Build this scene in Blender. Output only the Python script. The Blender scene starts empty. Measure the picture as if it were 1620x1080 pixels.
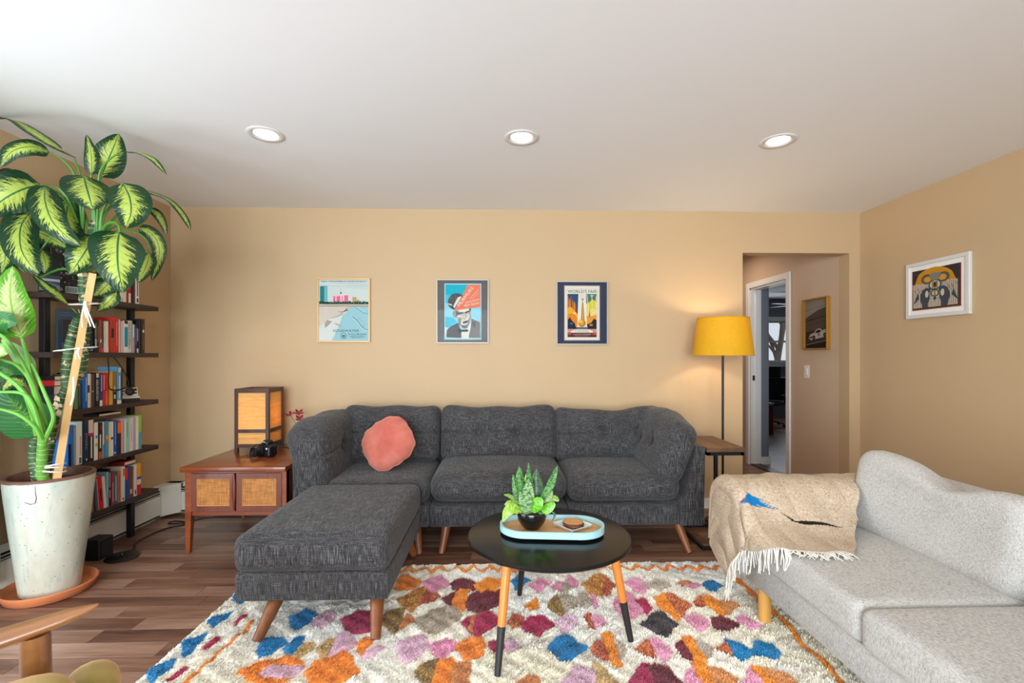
import bpy, bmesh, math, random
import numpy as np
from mathutils import Vector, Matrix

random.seed(7)
RNG = np.random.default_rng(11)
SC = bpy.context.scene
COL = SC.collection
PI = math.pi

# ------------------------------------------------------------------ camera
H_CAM = 1.246
cd = bpy.data.cameras.new('camera')
cd.sensor_fit = 'HORIZONTAL'
cd.sensor_width = 36.0
cd.lens = 743.5 / 1620 * 36.0
cd.shift_y = 24.0 / 1620
cd.clip_start = 0.05
cam = bpy.data.objects.new('camera', cd)
cam.location = (0, 0, H_CAM)
cam.rotation_euler = (PI / 2, 0, -0.0282)
COL.objects.link(cam)
SC.camera = cam

# ------------------------------------------------------------------ world, exposure, large lights
SC.view_settings.view_transform = 'Standard'
SC.view_settings.look = 'None'
SC.view_settings.gamma = 1.0
SC.view_settings.use_curve_mapping = False
SC.view_settings.exposure = 0.0
w = bpy.data.worlds.new('world')
SC.world = w
w.use_nodes = True
bg = w.node_tree.nodes['Background']
bg.inputs[0].default_value = (0.80, 0.90, 1.0, 1)
bg.inputs[1].default_value = 0.8


def area(name, loc, rot, sx, sy, power, col):
    l = bpy.data.lights.new(name, 'AREA')
    l.shape = 'RECTANGLE'
    l.size, l.size_y, l.energy, l.color = sx, sy, power, col
    o = bpy.data.objects.new(name, l)
    o.location, o.rotation_euler = loc, rot
    COL.objects.link(o)
    return o


def point(name, loc, power, col, r=0.05):
    l = bpy.data.lights.new(name, 'POINT')
    l.energy, l.color, l.shadow_soft_size = power, col, r
    o = bpy.data.objects.new(name, l)
    o.location = loc
    COL.objects.link(o)
    return o


# daylight through the patio door (left wall); unseen fill added behind the camera and in the hall
area('daylight_patio', (-2.56, 1.0, 1.05), (0, -PI / 2, 0), 1.9, 1.7, 52, (0.78, 0.90, 1.0))
area('fill_behind_camera', (-0.7, -3.52, 1.30), (PI / 2, 0, 0), 3.4, 2.1, 430, (0.80, 0.91, 1.0))  # added fill, placed to even out the ceiling and lift the right wall
area('daylight_bedroom', (5.6, 9.45, 1.5), (-PI / 2, 0, 0), 1.6, 0.9, 13, (0.80, 0.90, 1.0))
area('hall_fill', (2.4, 5.2, 2.40), (0, 0, 0), 0.3, 0.3, 5, (1.0, 0.80, 0.66))  # added to brighten the dim hall; no fixture is modelled there


# ------------------------------------------------------------------ materials
def lin(c):
    r = []
    for v in c[:3]:
        v = v / 255.0
        r.append(v / 12.92 if v <= 0.04045 else ((v + 0.055) / 1.055) ** 2.4)
    return tuple(r) + (1.0,)


def new_mat(name):
    m = bpy.data.materials.new(name)
    m.use_nodes = True
    nt = m.node_tree
    return m, nt, nt.nodes['Principled BSDF']


def N(nt, t, **kw):
    n = nt.nodes.new(t)
    for k, v in kw.items():
        if k.startswith('i_'):
            n.inputs[k[2:].replace('_', ' ')].default_value = v
        else:
            setattr(n, k, v)
    return n


def coords(nt, scale=(1, 1, 1), kind='Object', rot=(0, 0, 0)):
    tc = N(nt, 'ShaderNodeTexCoord')
    mp = N(nt, 'ShaderNodeMapping')
    mp.inputs['Scale'].default_value = scale
    mp.inputs['Rotation'].default_value = rot
    nt.links.new(tc.outputs[kind], mp.inputs['Vector'])
    return mp.outputs['Vector']


def noise(nt, vec, scale=1.0, detail=2.0, rough=0.5):
    n = N(nt, 'ShaderNodeTexNoise')
    n.inputs['Scale'].default_value = scale
    n.inputs['Detail'].default_value = detail
    n.inputs['Roughness'].default_value = rough
    nt.links.new(vec, n.inputs['Vector'])
    return n.outputs['Fac']


def ramp(nt, fac, stops, interp='LINEAR'):
    r = N(nt, 'ShaderNodeValToRGB')
    r.color_ramp.interpolation = interp
    e = r.color_ramp.elements
    while len(e) < len(stops):
        e.new(0.5)
    for i, (p, c) in enumerate(stops):
        e[i].position = p
        e[i].color = c
    nt.links.new(fac, r.inputs['Fac'])
    return r.outputs['Color']


def bump(nt, p, fac, strength, dist):
    b = N(nt, 'ShaderNodeBump')
    b.inputs['Strength'].default_value = strength
    b.inputs['Distance'].default_value = dist
    nt.links.new(fac, b.inputs['Height'])
    nt.links.new(b.outputs['Normal'], p.inputs['Normal'])


def math_node(nt, op, a, b=None, clamp=False):
    m = N(nt, 'ShaderNodeMath', operation=op)
    m.use_clamp = clamp
    for i, v in enumerate((a, b)):
        if v is None:
            continue
        if isinstance(v, (int, float)):
            m.inputs[i].default_value = v
        else:
            nt.links.new(v, m.inputs[i])
    return m.outputs[0]


def plain(name, rgb, rough=0.5, metal=0.0, var=0.08, vscale=6.0, bstr=0.0, bscale=60.0, bdist=0.002, coat=0.0, spec=None, sheen=0.0):
    m, nt, p = new_mat(name)
    c = lin(rgb)
    v = coords(nt)
    f = noise(nt, v, vscale, 3)
    col = ramp(nt, f, [(0.25, tuple(x * (1 - var) for x in c[:3]) + (1,)), (0.75, tuple(min(1, x * (1 + var)) for x in c[:3]) + (1,))])
    nt.links.new(col, p.inputs['Base Color'])
    p.inputs['Roughness'].default_value = rough
    p.inputs['Metallic'].default_value = metal
    p.inputs['Coat Weight'].default_value = coat
    if spec is not None:
        p.inputs['Specular IOR Level'].default_value = spec
    if sheen:
        p.inputs['Sheen Weight'].default_value = sheen
    if bstr:
        bump(nt, p, noise(nt, v, bscale, 3), bstr, bdist)
    return m


def wood(name, dark, light, axis='x', rough=0.4, scale=18, coat=0.0, obj_random=False):
    m, nt, p = new_mat(name)
    s = {'x': (0.09, 1, 1), 'y': (1, 0.09, 1), 'z': (1, 1, 0.09)}[axis]
    v = coords(nt, s)
    f = noise(nt, v, scale, 5, 0.62)
    f2 = noise(nt, v, scale * 7, 3, 0.6)
    mix = math_node(nt, 'ADD', math_node(nt, 'MULTIPLY', f, 0.75), math_node(nt, 'MULTIPLY', f2, 0.25))
    col = ramp(nt, mix, [(0.30, lin(dark)), (0.68, lin(light))])
    nt.links.new(col, p.inputs['Base Color'])
    p.inputs['Roughness'].default_value = rough
    p.inputs['Coat Weight'].default_value = coat
    bump(nt, p, f2, 0.08, 0.002)
    return m


def fabric(name, dark, mid, light, s=240.0, long=14.0, rough=0.9, bstr=0.5, warm=None):
    """woven slub fabric: long threads both ways, pale flecks over a dark ground"""
    m, nt, p = new_mat(name)
    a = noise(nt, coords(nt, (s, s, long)), 1.0, 2, 0.6)
    b = noise(nt, coords(nt, (long, s, s)), 1.0, 2, 0.6)
    c = noise(nt, coords(nt, (s, long, s)), 1.0, 2, 0.6)
    d = noise(nt, coords(nt, (9, 9, 9)), 1.0, 3, 0.6)
    side = math_node(nt, 'ADD', math_node(nt, 'MULTIPLY', a, 0.54), math_node(nt, 'MULTIPLY', math_node(nt, 'ADD', b, c), 0.20))
    top = math_node(nt, 'ADD', math_node(nt, 'MULTIPLY', b, 0.40), math_node(nt, 'MULTIPLY', c, 0.54))
    gm = N(nt, 'ShaderNodeNewGeometry')
    sz = N(nt, 'ShaderNodeSeparateXYZ')
    nt.links.new(gm.outputs['Normal'], sz.inputs[0])
    mxf = N(nt, 'ShaderNodeMix', data_type='FLOAT')
    nt.links.new(math_node(nt, 'ABSOLUTE', sz.outputs[2]), mxf.inputs['Factor'])
    nt.links.new(side, mxf.inputs['A'])
    nt.links.new(top, mxf.inputs['B'])
    f = math_node(nt, 'ADD', mxf.outputs['Result'], math_node(nt, 'MULTIPLY', d, 0.06))
    col = ramp(nt, f, [(0.40, lin(dark)), (0.50, lin(mid)), (0.62, lin(light))])
    nt.links.new(col, p.inputs['Base Color'])
    p.inputs['Roughness'].default_value = rough
    p.inputs['Specular IOR Level'].default_value = 0.2
    p.inputs['Sheen Weight'].default_value = 0.12
    bump(nt, p, f, bstr, 0.003)
    return m


def vcol(name, rough=0.6, nscale=0, nvar=0.15, spec=0.3, metal=0.0, coat=0.0):
    m, nt, p = new_mat(name)
    at = N(nt, 'ShaderNodeAttribute', attribute_name='Col')
    if nscale:
        f = noise(nt, coords(nt), nscale, 3)
        mx = N(nt, 'ShaderNodeMix', data_type='RGBA', blend_type='MULTIPLY')
        mx.inputs['Factor'].default_value = 1.0
        nt.links.new(at.outputs['Color'], mx.inputs['A'])
        g = ramp(nt, f, [(0.3, (1 - nvar,) * 3 + (1,)), (0.7, (1, 1, 1, 1))])
        nt.links.new(g, mx.inputs['B'])
        nt.links.new(mx.outputs['Result'], p.inputs['Base Color'])
    else:
        nt.links.new(at.outputs['Color'], p.inputs['Base Color'])
    p.inputs['Roughness'].default_value = rough
    p.inputs['Specular IOR Level'].default_value = spec
    p.inputs['Metallic'].default_value = metal
    p.inputs['Coat Weight'].default_value = coat
    return m


def emissive(name, rgb, strength):
    m, nt, p = new_mat(name)
    p.inputs['Base Color'].default_value = lin(rgb)
    p.inputs['Emission Color'].default_value = lin(rgb)
    p.inputs['Emission Strength'].default_value = strength
    return m


def translucent(name, rgb, fac=0.45, rough=0.8, weave=0):
    m, nt, p = new_mat(name)
    c = lin(rgb)
    v = coords(nt)
    f = noise(nt, v, 40, 3)
    col = ramp(nt, f, [(0.3, tuple(x * .93 for x in c[:3]) + (1,)), (0.7, c)])
    nt.links.new(col, p.inputs['Base Color'])
    p.inputs['Roughness'].default_value = rough
    tr = N(nt, 'ShaderNodeBsdfTranslucent')
    nt.links.new(col, tr.inputs['Color'])
    mx = N(nt, 'ShaderNodeMixShader')
    mx.inputs[0].default_value = fac
    nt.links.new(p.outputs[0], mx.inputs[1])
    nt.links.new(tr.outputs[0], mx.inputs[2])
    nt.links.new(mx.outputs[0], nt.nodes['Material Output'].inputs['Surface'])
    return m


def glass_pane(name):
    m, nt, p = new_mat(name)
    fr = N(nt, 'ShaderNodeFresnel')
    fr.inputs['IOR'].default_value = 1.16
    tr = N(nt, 'ShaderNodeBsdfTransparent')
    gl = N(nt, 'ShaderNodeBsdfGlossy')
    gl.inputs['Roughness'].default_value = 0.02
    mx = N(nt, 'ShaderNodeMixShader')
    gm = N(nt, 'ShaderNodeNewGeometry')
    nt.links.new(math_node(nt, 'MULTIPLY', fr.outputs[0], math_node(nt, 'SUBTRACT', 1.0, gm.outputs['Backfacing'])), mx.inputs[0])
    nt.links.new(tr.outputs[0], mx.inputs[1])
    nt.links.new(gl.outputs[0], mx.inputs[2])
    nt.links.new(mx.outputs[0], nt.nodes['Material Output'].inputs['Surface'])
    return m


def leaf_mat(name, dark, pale, thr=0.62, vein=(46, 110, 60), rough=0.38, rib=None):
    """variegated leaf: u across (-1..1), v along (0..1) come from the UV map"""
    m, nt, p = new_mat(name)
    uv = N(nt, 'ShaderNodeUVMap', uv_map='UVMap')
    sp = N(nt, 'ShaderNodeSeparateXYZ')
    nt.links.new(uv.outputs[0], sp.inputs[0])
    au = math_node(nt, 'ABSOLUTE', math_node(nt, 'SUBTRACT', math_node(nt, 'MULTIPLY', sp.outputs[0], 2.0), 1.0))
    v = sp.outputs[1]
    tc = N(nt, 'ShaderNodeObjectInfo')
    wv = math_node(nt, 'SUBTRACT', v, math_node(nt, 'MULTIPLY', au, 0.24))
    cb = N(nt, 'ShaderNodeCombineXYZ')
    nt.links.new(math_node(nt, 'MULTIPLY', sp.outputs[0], 5.0), cb.inputs[0])
    nt.links.new(math_node(nt, 'MULTIPLY', wv, 52.0), cb.inputs[1])
    nt.links.new(math_node(nt, 'MULTIPLY', tc.outputs['Random'], 50.0), cb.inputs[2])
    f = noise(nt, cb.outputs[0], 1.0, 4, 0.7)
    vv = math_node(nt, 'MULTIPLY', math_node(nt, 'MULTIPLY', v, math_node(nt, 'SUBTRACT', 1.0, v)), 1.5)
    s = math_node(nt, 'ADD', math_node(nt, 'MULTIPLY', f, 2.3), vv)
    s = math_node(nt, 'SUBTRACT', s, math_node(nt, 'MULTIPLY', au, 0.95))
    s = math_node(nt, 'SUBTRACT', s, 0.50)
    msk = ramp(nt, s, [(thr - 0.03, (0, 0, 0, 1)), (thr + 0.03, (1, 1, 1, 1))])
    mx = N(nt, 'ShaderNodeMix', data_type='RGBA')
    nt.links.new(msk, mx.inputs['Factor'])
    mx.inputs['A'].default_value = lin(dark)
    mx.inputs['B'].default_value = lin(pale)
    ribm = ramp(nt, au, [(0.025, (1, 1, 1, 1)), (0.055, (0, 0, 0, 1))])
    mx2 = N(nt, 'ShaderNodeMix', data_type='RGBA')
    nt.links.new(ribm, mx2.inputs['Factor'])
    nt.links.new(mx.outputs['Result'], mx2.inputs['A'])
    mx2.inputs['B'].default_value = lin(rib or vein)
    col = mx2.outputs['Result']
    nt.links.new(col, p.inputs['Base Color'])
    p.inputs['Roughness'].default_value = rough
    p.inputs['Specular IOR Level'].default_value = 0.5
    wave = N(nt, 'ShaderNodeMath', operation='SINE')
    nt.links.new(math_node(nt, 'MULTIPLY', wv, 75.0), wave.inputs[0])
    bump(nt, p, wave.outputs[0], 0.12, 0.004)
    tr = N(nt, 'ShaderNodeBsdfTranslucent')
    nt.links.new(col, tr.inputs['Color'])
    ms = N(nt, 'ShaderNodeMixShader')
    ms.inputs[0].default_value = 0.22
    nt.links.new(p.outputs[0], ms.inputs[1])
    nt.links.new(tr.outputs[0], ms.inputs[2])
    nt.links.new(ms.outputs[0], nt.nodes['Material Output'].inputs['Surface'])
    return m


def floor_mat(name, random_per_object=True):
    m, nt, p = new_mat(name)
    v0 = N(nt, 'ShaderNodeTexCoord')
    oi = N(nt, 'ShaderNodeObjectInfo')
    mp = N(nt, 'ShaderNodeMapping')
    mp.inputs['Scale'].default_value = (0.55, 6.5, 6.5)
    nt.links.new(v0.outputs['Object'], mp.inputs['Vector'])
    off = N(nt, 'ShaderNodeVectorMath', operation='ADD')
    cx = N(nt, 'ShaderNodeCombineXYZ')
    nt.links.new(math_node(nt, 'MULTIPLY', oi.outputs['Random'], 40.0), cx.inputs[0])
    nt.links.new(math_node(nt, 'MULTIPLY', oi.outputs['Random'], 23.0), cx.inputs[2])
    nt.links.new(mp.outputs[0], off.inputs[0])
    nt.links.new(cx.outputs[0], off.inputs[1])
    vec = off.outputs[0]
    f = noise(nt, vec, 2.2, 6, 0.62)
    g = noise(nt, vec, 13.0, 3, 0.6)
    k = math_node(nt, 'ADD', math_node(nt, 'MULTIPLY', f, 0.62), math_node(nt, 'MULTIPLY', g, 0.16))
    k = math_node(nt, 'ADD', k, math_node(nt, 'MULTIPLY', oi.outputs['Random'], 0.26))
    col = ramp(nt, k, [(0.30, lin((70, 44, 34))), (0.50, lin((122, 86, 68))), (0.74, lin((170, 136, 116)))])
    nt.links.new(col, p.inputs['Base Color'])
    p.inputs['Roughness'].default_value = 0.36
    p.inputs['Specular IOR Level'].default_value = 0.45
    bump(nt, p, g, 0.06, 0.002)
    return m


# ------------------------------------------------------------------ mesh helpers
def root_of(o):
    while o.parent:
        o = o.parent
    return o


def mk(name, v, f, mat, parent=None, smooth=True, world=False, uv=None, col=None, pcol=None, kind=None, angle=38):
    v = np.asarray(v, dtype=np.float64).reshape(-1, 3)
    if world and parent is not None:
        r = root_of(parent)
        M = (Matrix.Translation(r.location) @ r.rotation_euler.to_matrix().to_4x4()).inverted()
        M = np.array(M)
        v = v @ M[:3, :3].T + M[:3, 3]
    me = bpy.data.meshes.new(name)
    me.from_pydata(v.tolist(), [], f)
    if uv is not None:
        l = me.uv_layers.new(name='UVMap')
        idx = np.empty(len(me.loops), dtype=np.int32)
        me.loops.foreach_get('vertex_index', idx)
        l.data.foreach_set('uv', np.asarray(uv, dtype=np.float32)[idx].ravel())
    if col is not None:      # one colour per face
        a = me.color_attributes.new('Col', 'FLOAT_COLOR', 'CORNER')
        cnt = np.empty(len(me.polygons), dtype=np.int32)
        me.polygons.foreach_get('loop_total', cnt)
        a.data.foreach_set('color', np.repeat(np.asarray(col, dtype=np.float32).reshape(-1, 4), cnt, axis=0).ravel())
    if pcol is not None:     # one colour per vertex
        a = me.color_attributes.new('Col', 'FLOAT_COLOR', 'POINT')
        a.data.foreach_set('color', np.asarray(pcol, dtype=np.float32).ravel())
    if mat is not None:
        me.materials.append(mat)
    if smooth and len(me.polygons):
        me.polygons.foreach_set('use_smooth', np.ones(len(me.polygons), dtype=bool))
        if angle and angle < 180:
            me.set_sharp_from_angle(angle=math.radians(angle))
    me.update()
    o = bpy.data.objects.new(name, me)
    COL.objects.link(o)
    if parent is not None:
        o.parent = parent
    if kind:
        o['kind'] = kind
    return o


def tag(o, label, cat, group=None):
    o['label'] = label
    o['category'] = cat
    if group:
        o['group'] = group
    return o


def thing(name, label, cat, loc=(0, 0, 0), rotz=0.0, group=None):
    o = bpy.data.objects.new(name, None)
    o.empty_display_size = 0.05
    COL.objects.link(o)
    o.location = loc
    o.rotation_euler = (0, 0, rotz)
    return tag(o, label, cat, group)


def structure(o):
    o['kind'] = 'structure'
    return o


def frame_axes(t):
    t = t / (np.linalg.norm(t) + 1e-12)
    a = np.array([0, 0, 1.0]) if abs(t[2]) < 0.9 else np.array([1.0, 0, 0])
    s = np.cross(t, a)
    s /= np.linalg.norm(s)
    return t, s, np.cross(s, t)


def spline(pts, n):
    """Catmull-Rom through pts, n samples"""
    P = np.asarray(pts, dtype=float)
    if len(P) == 2:
        return P[0] + np.linspace(0, 1, n)[:, None] * (P[1] - P[0])
    Q = np.vstack([2 * P[0] - P[1], P, 2 * P[-1] - P[-2]])
    m = len(P) - 1
    out = []
    for x in np.linspace(0, m, n):
        i = min(int(x), m - 1)
        t = x - i
        a, b, c, d = Q[i], Q[i + 1], Q[i + 2], Q[i + 3]
        out.append(0.5 * (2 * b + (c - a) * t + (2 * a - 5 * b + 4 * c - d) * t * t + (3 * b - a - 3 * c + d) * t ** 3))
    return np.array(out)


class MB:
    def __init__(s):
        s.v, s.f, s.c, s.n = [], [], [], 0

    def add(s, v, f, c=None):
        v = np.asarray(v, dtype=float).reshape(-1, 3)
        s.v.append(v)
        for q in f:
            s.f.append([i + s.n for i in q])
            s.c.append(c)
        s.n += len(v)
        return s

    def box(s, x0, x1, y0, y1, z0, z1, b=0.0, c=None, M=None, seg=1):
        if b <= 0:
            v = [(x, y, z) for x in (x0, x1) for y in (y0, y1) for z in (z0, z1)]
            f = [(0, 1, 3, 2), (4, 6, 7, 5), (0, 4, 5, 1), (2, 3, 7, 6), (0, 2, 6, 4), (1, 5, 7, 3)]
        else:
            bm = bmesh.new()
            bmesh.ops.create_cube(bm, size=1.0)
            bmesh.ops.scale(bm, vec=(x1 - x0, y1 - y0, z1 - z0), verts=bm.verts)
            bmesh.ops.translate(bm, vec=((x0 + x1) / 2, (y0 + y1) / 2, (z0 + z1) / 2), verts=bm.verts)
            bmesh.ops.bevel(bm, geom=bm.edges[:], offset=b, segments=seg, affect='EDGES', profile=0.5)
            bm.verts.index_update()
            v = [tuple(q.co) for q in bm.verts]
            f = [[q.index for q in p.verts] for p in bm.faces]
            bm.free()
        v = np.array(v)
        if M is not None:
            A = np.array(M)
            v = v @ A[:3, :3].T + A[:3, 3]
        return s.add(v, f, c)

    def tube(s, pts, radii, n=10, c=None, caps=True, smooth_n=None, squash=1.0):
        P = np.asarray(pts, dtype=float)
        if np.isscalar(radii):
            R = np.full(len(P), radii, dtype=float)
        else:
            R = np.asarray(radii, dtype=float)
        if smooth_n:
            t0 = np.linspace(0, 1, len(R))
            P = spline(P, smooth_n)
            R = np.interp(np.linspace(0, 1, smooth_n), t0, R)
        k = len(P)
        V = []
        _, sd, up = frame_axes(P[1] - P[0])
        for i in range(k):
            t = P[min(i + 1, k - 1)] - P[max(i - 1, 0)]
            t = t / (np.linalg.norm(t) + 1e-12)
            sd = sd - t * np.dot(sd, t)
            sd /= np.linalg.norm(sd) + 1e-12
            up = np.cross(sd, t)
            for j in range(n):
                a = 2 * PI * j / n
                V.append(P[i] + R[i] * (math.cos(a) * sd + squash * math.sin(a) * up))
        F = [(i * n + j, i * n + (j + 1) % n, (i + 1) * n + (j + 1) % n, (i + 1) * n + j) for i in range(k - 1) for j in range(n)]
        if caps:
            F.append(list(range(n))[::-1])
            F.append([(k - 1) * n + j for j in range(n)])
        return s.add(V, F, c)

    def lathe(s, prof, cen=(0, 0, 0), n=32, c=None, sx=1.0, sy=1.0, caps=True):
        V, F = [], []
        for r, z in prof:
            for j in range(n):
                a = 2 * PI * j / n
                V.append((cen[0] + r * sx * math.cos(a), cen[1] + r * sy * math.sin(a), cen[2] + z))
        for i in range(len(prof) - 1):
            for j in range(n):
                F.append((i * n + j, i * n + (j + 1) % n, (i + 1) * n + (j + 1) % n, (i + 1) * n + j))
        if caps and prof[0][0] > 1e-6:
            F.append(list(range(n))[::-1])
        if caps and prof[-1][0] > 1e-6:
            F.append([(len(prof) - 1) * n + j for j in range(n)])
        return s.add(V, F, c)

    def prism(s, poly, a0, a1, plane='xz', c=None):
        """polygon in a plane, pushed along the third axis"""
        k = len(poly)
        mk3 = {'xz': lambda p, a: (p[0], a, p[1]), 'xy': lambda p, a: (p[0], p[1], a), 'yz': lambda p, a: (a, p[0], p[1])}[plane]
        V = [mk3(p, a0) for p in poly] + [mk3(p, a1) for p in poly]
        F = [list(range(k))[::-1], [k + i for i in range(k)]]
        F += [(i, (i + 1) % k, k + (i + 1) % k, k + i) for i in range(k)]
        return s.add(V, F, c)

    def ellipsoid(s, cen, r, n=12, m=8, c=None):
        prof = [(math.sin(PI * i / m), -math.cos(PI * i / m)) for i in range(m + 1)]
        V, F = [], []
        for q, z in prof:
            for j in range(n):
                a = 2 * PI * j / n
                V.append((cen[0] + r[0] * q * math.cos(a), cen[1] + r[1] * q * math.sin(a), cen[2] + r[2] * z))
        for i in range(m):
            for j in range(n):
                F.append((i * n + j, i * n + (j + 1) % n, (i + 1) * n + (j + 1) % n, (i + 1) * n + j))
        return s.add(V, F, c)

    def grid(s, P, c=None):
        P = np.asarray(P, dtype=float)
        a, b = P.shape[:2]
        F = [(i * b + j, (i + 1) * b + j, (i + 1) * b + j + 1, i * b + j + 1) for i in range(a - 1) for j in range(b - 1)]
        return s.add(P.reshape(-1, 3), F, c)

    def build(s, name, mat, parent=None, **kw):
        if not s.v:
            return None
        col = kw.pop('col', None)
        if col is None and any(c is not None for c in s.c):
            col = [c if c is not None else (1, 1, 1, 1) for c in s.c]
        return mk(name, np.vstack(s.v), s.f, mat, parent, col=col, **kw)


def wob(P, freq, seed, k=5):
    """cheap smooth pseudo noise in -1..1 for an (n,3) array"""
    r = np.random.default_rng(seed)
    o = np.zeros(len(P))
    for i in range(k):
        d = r.normal(size=3)
        d /= np.linalg.norm(d)
        o += np.sin(P @ d * freq * (0.7 + 0.6 * r.random()) + r.random() * 6.28)
    return o / k


def cushion(sx, sy, sz, r, n=(16, 12, 8), fn=None):
    """rounded upholstered block centred on the origin; fn(P) deforms the points"""
    h = np.array([sx, sy, sz]) / 2
    r = min(r, h.min() * 0.98)
    key, V, F = {}, [], []

    def ax(L, k):
        t = np.linspace(-1, 1, k + 1)
        e = [-L, -L + r * 0.12, -L + r * 0.3, -L + r * 0.6]
        mid = np.linspace(-L + r, L - r, max(2, k))
        return np.array(e + list(mid) + [-q for q in e[::-1]])

    A = [ax(h[i], n[i]) for i in range(3)]

    def vid(p):
        kk = tuple(np.round(p, 6))
        if kk not in key:
            key[kk] = len(V)
            V.append(p)
        return key[kk]

    for d in range(3):
        u, w2 = [(1, 2), (2, 0), (0, 1)][d]
        for sgn in (-1, 1):
            ids = []
            for a in A[u]:
                row = []
                for b in A[w2]:
                    p = np.zeros(3)
                    p[d], p[u], p[w2] = sgn * h[d], a, b
                    row.append(vid(p))
                ids.append(row)
            for i in range(len(A[u]) - 1):
                for j in range(len(A[w2]) - 1):
                    q = (ids[i][j], ids[i + 1][j], ids[i + 1][j + 1], ids[i][j + 1])
                    F.append(q if sgn > 0 else q[::-1])
    P = np.array(V)
    c = np.clip(P, -(h - r), h - r)
    d = P - c
    P = c + r * d / (np.linalg.norm(d, axis=1)[:, None] + 1e-9)
    if fn is not None:
        P = fn(P)
    return P, F


def xf(P, M):
    A = np.array(M)
    return np.asarray(P) @ A[:3, :3].T + A[:3, 3]


def TR(x, y, z, rx=0, ry=0, rz=0):
    return Matrix.Translation((x, y, z)) @ Matrix.Rotation(rz, 4, 'Z') @ Matrix.Rotation(ry, 4, 'Y') @ Matrix.Rotation(rx, 4, 'X')


_txt = {}


def text_mesh(s):
    """built-in lettering as flat polygons, height of a capital = 1, starts at x = 0"""
    if s not in _txt:
        cu = bpy.data.curves.new('lettering', 'FONT')
        cu.body = s
        cu.size = 1.0
        cu.resolution_u = 3
        ob = bpy.data.objects.new('lettering', cu)
        me = ob.to_mesh()
        v = np.array([tuple(q.co) for q in me.vertices]) if len(me.vertices) else np.zeros((0, 3))
        f = [list(p.vertices) for p in me.polygons]
        ob.to_mesh_clear()
        bpy.data.objects.remove(ob)
        bpy.data.curves.remove(cu)
        if len(v):
            v[:, 0] -= v[:, 0].min()
            v = v / 0.69
        _txt[s] = (v, f)
    return _txt[s]


def ink(rgb):
    c = lin(rgb)
    return (c[0] * .76, c[1] * .76, c[2] * .76, 1.0)


class Print:
    """flat printed artwork: polygons stacked a fraction of a millimetre apart, in a local XZ plane facing -Y"""

    def __init__(s, k, cx, cy, step=0.00004, w=None):
        s.mb, s.k, s.cx, s.cy, s.step, s.lay = MB(), k, cx, cy, step, 0

    def pt(s, x, y):
        return ((x - s.cx) * s.k, -s.step * s.lay, (s.cy - y) * s.k)

    def poly(s, pts, rgb):
        s.lay += 1
        a = sum(pts[i][0] * pts[(i + 1) % len(pts)][1] - pts[(i + 1) % len(pts)][0] * pts[i][1] for i in range(len(pts)))
        if a > 0:
            pts = pts[::-1]
        s.mb.add([s.pt(*p) for p in pts], [list(range(len(pts)))], ink(rgb))
        return s

    def rect(s, x0, y0, x1, y1, rgb):
        return s.poly([(x0, y0), (x1, y0), (x1, y1), (x0, y1)], rgb)

    def ell(s, x, y, rx, ry, rgb, n=24, a0=0, a1=2 * PI):
        return s.poly([(x + rx * math.cos(a0 + (a1 - a0) * i / n), y + ry * math.sin(a0 + (a1 - a0) * i / n)) for i in range(n)], rgb)

    def line(s, pts, wd, rgb):
        pts = [np.array(p, float) for p in pts]
        L, R = [], []
        for i, p in enumerate(pts):
            t = pts[min(i + 1, len(pts) - 1)] - pts[max(i - 1, 0)]
            t = t / (np.linalg.norm(t) + 1e-9)
            nrm = np.array([-t[1], t[0]]) * wd / 2
            L.append(tuple(p + nrm))
            R.append(tuple(p - nrm))
        s.lay += 1
        k = len(pts)
        V = [s.pt(*p) for p in L] + [s.pt(*p) for p in R]
        s.mb.add(V, [(i, i + 1, k + i + 1, k + i) for i in range(k - 1)], ink(rgb))
        return s

    def text(s, t, x, y, hgt, rgb, width=None, rot=0.0, center=False):
        v, f = text_mesh(t)
        if not len(v):
            return s
        s.lay += 1
        v = v * hgt
        if width:
            v[:, 0] *= width / v[:, 0].max()
        if center:
            v[:, 0] -= v[:, 0].max() / 2
        ca, sa = math.cos(rot), math.sin(rot)
        X = x + v[:, 0] * ca + v[:, 1] * sa
        Y = y + v[:, 0] * sa - v[:, 1] * ca
        s.mb.add([s.pt(a, b) for a, b in zip(X, Y)], f, ink(rgb))
        return s

    def build(s, name, mat, parent, y=0.0):
        s.mb.v = [q + np.array([0, y, 0]) for q in s.mb.v]
        return s.mb.build(name, mat, parent, smooth=False)
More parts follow.
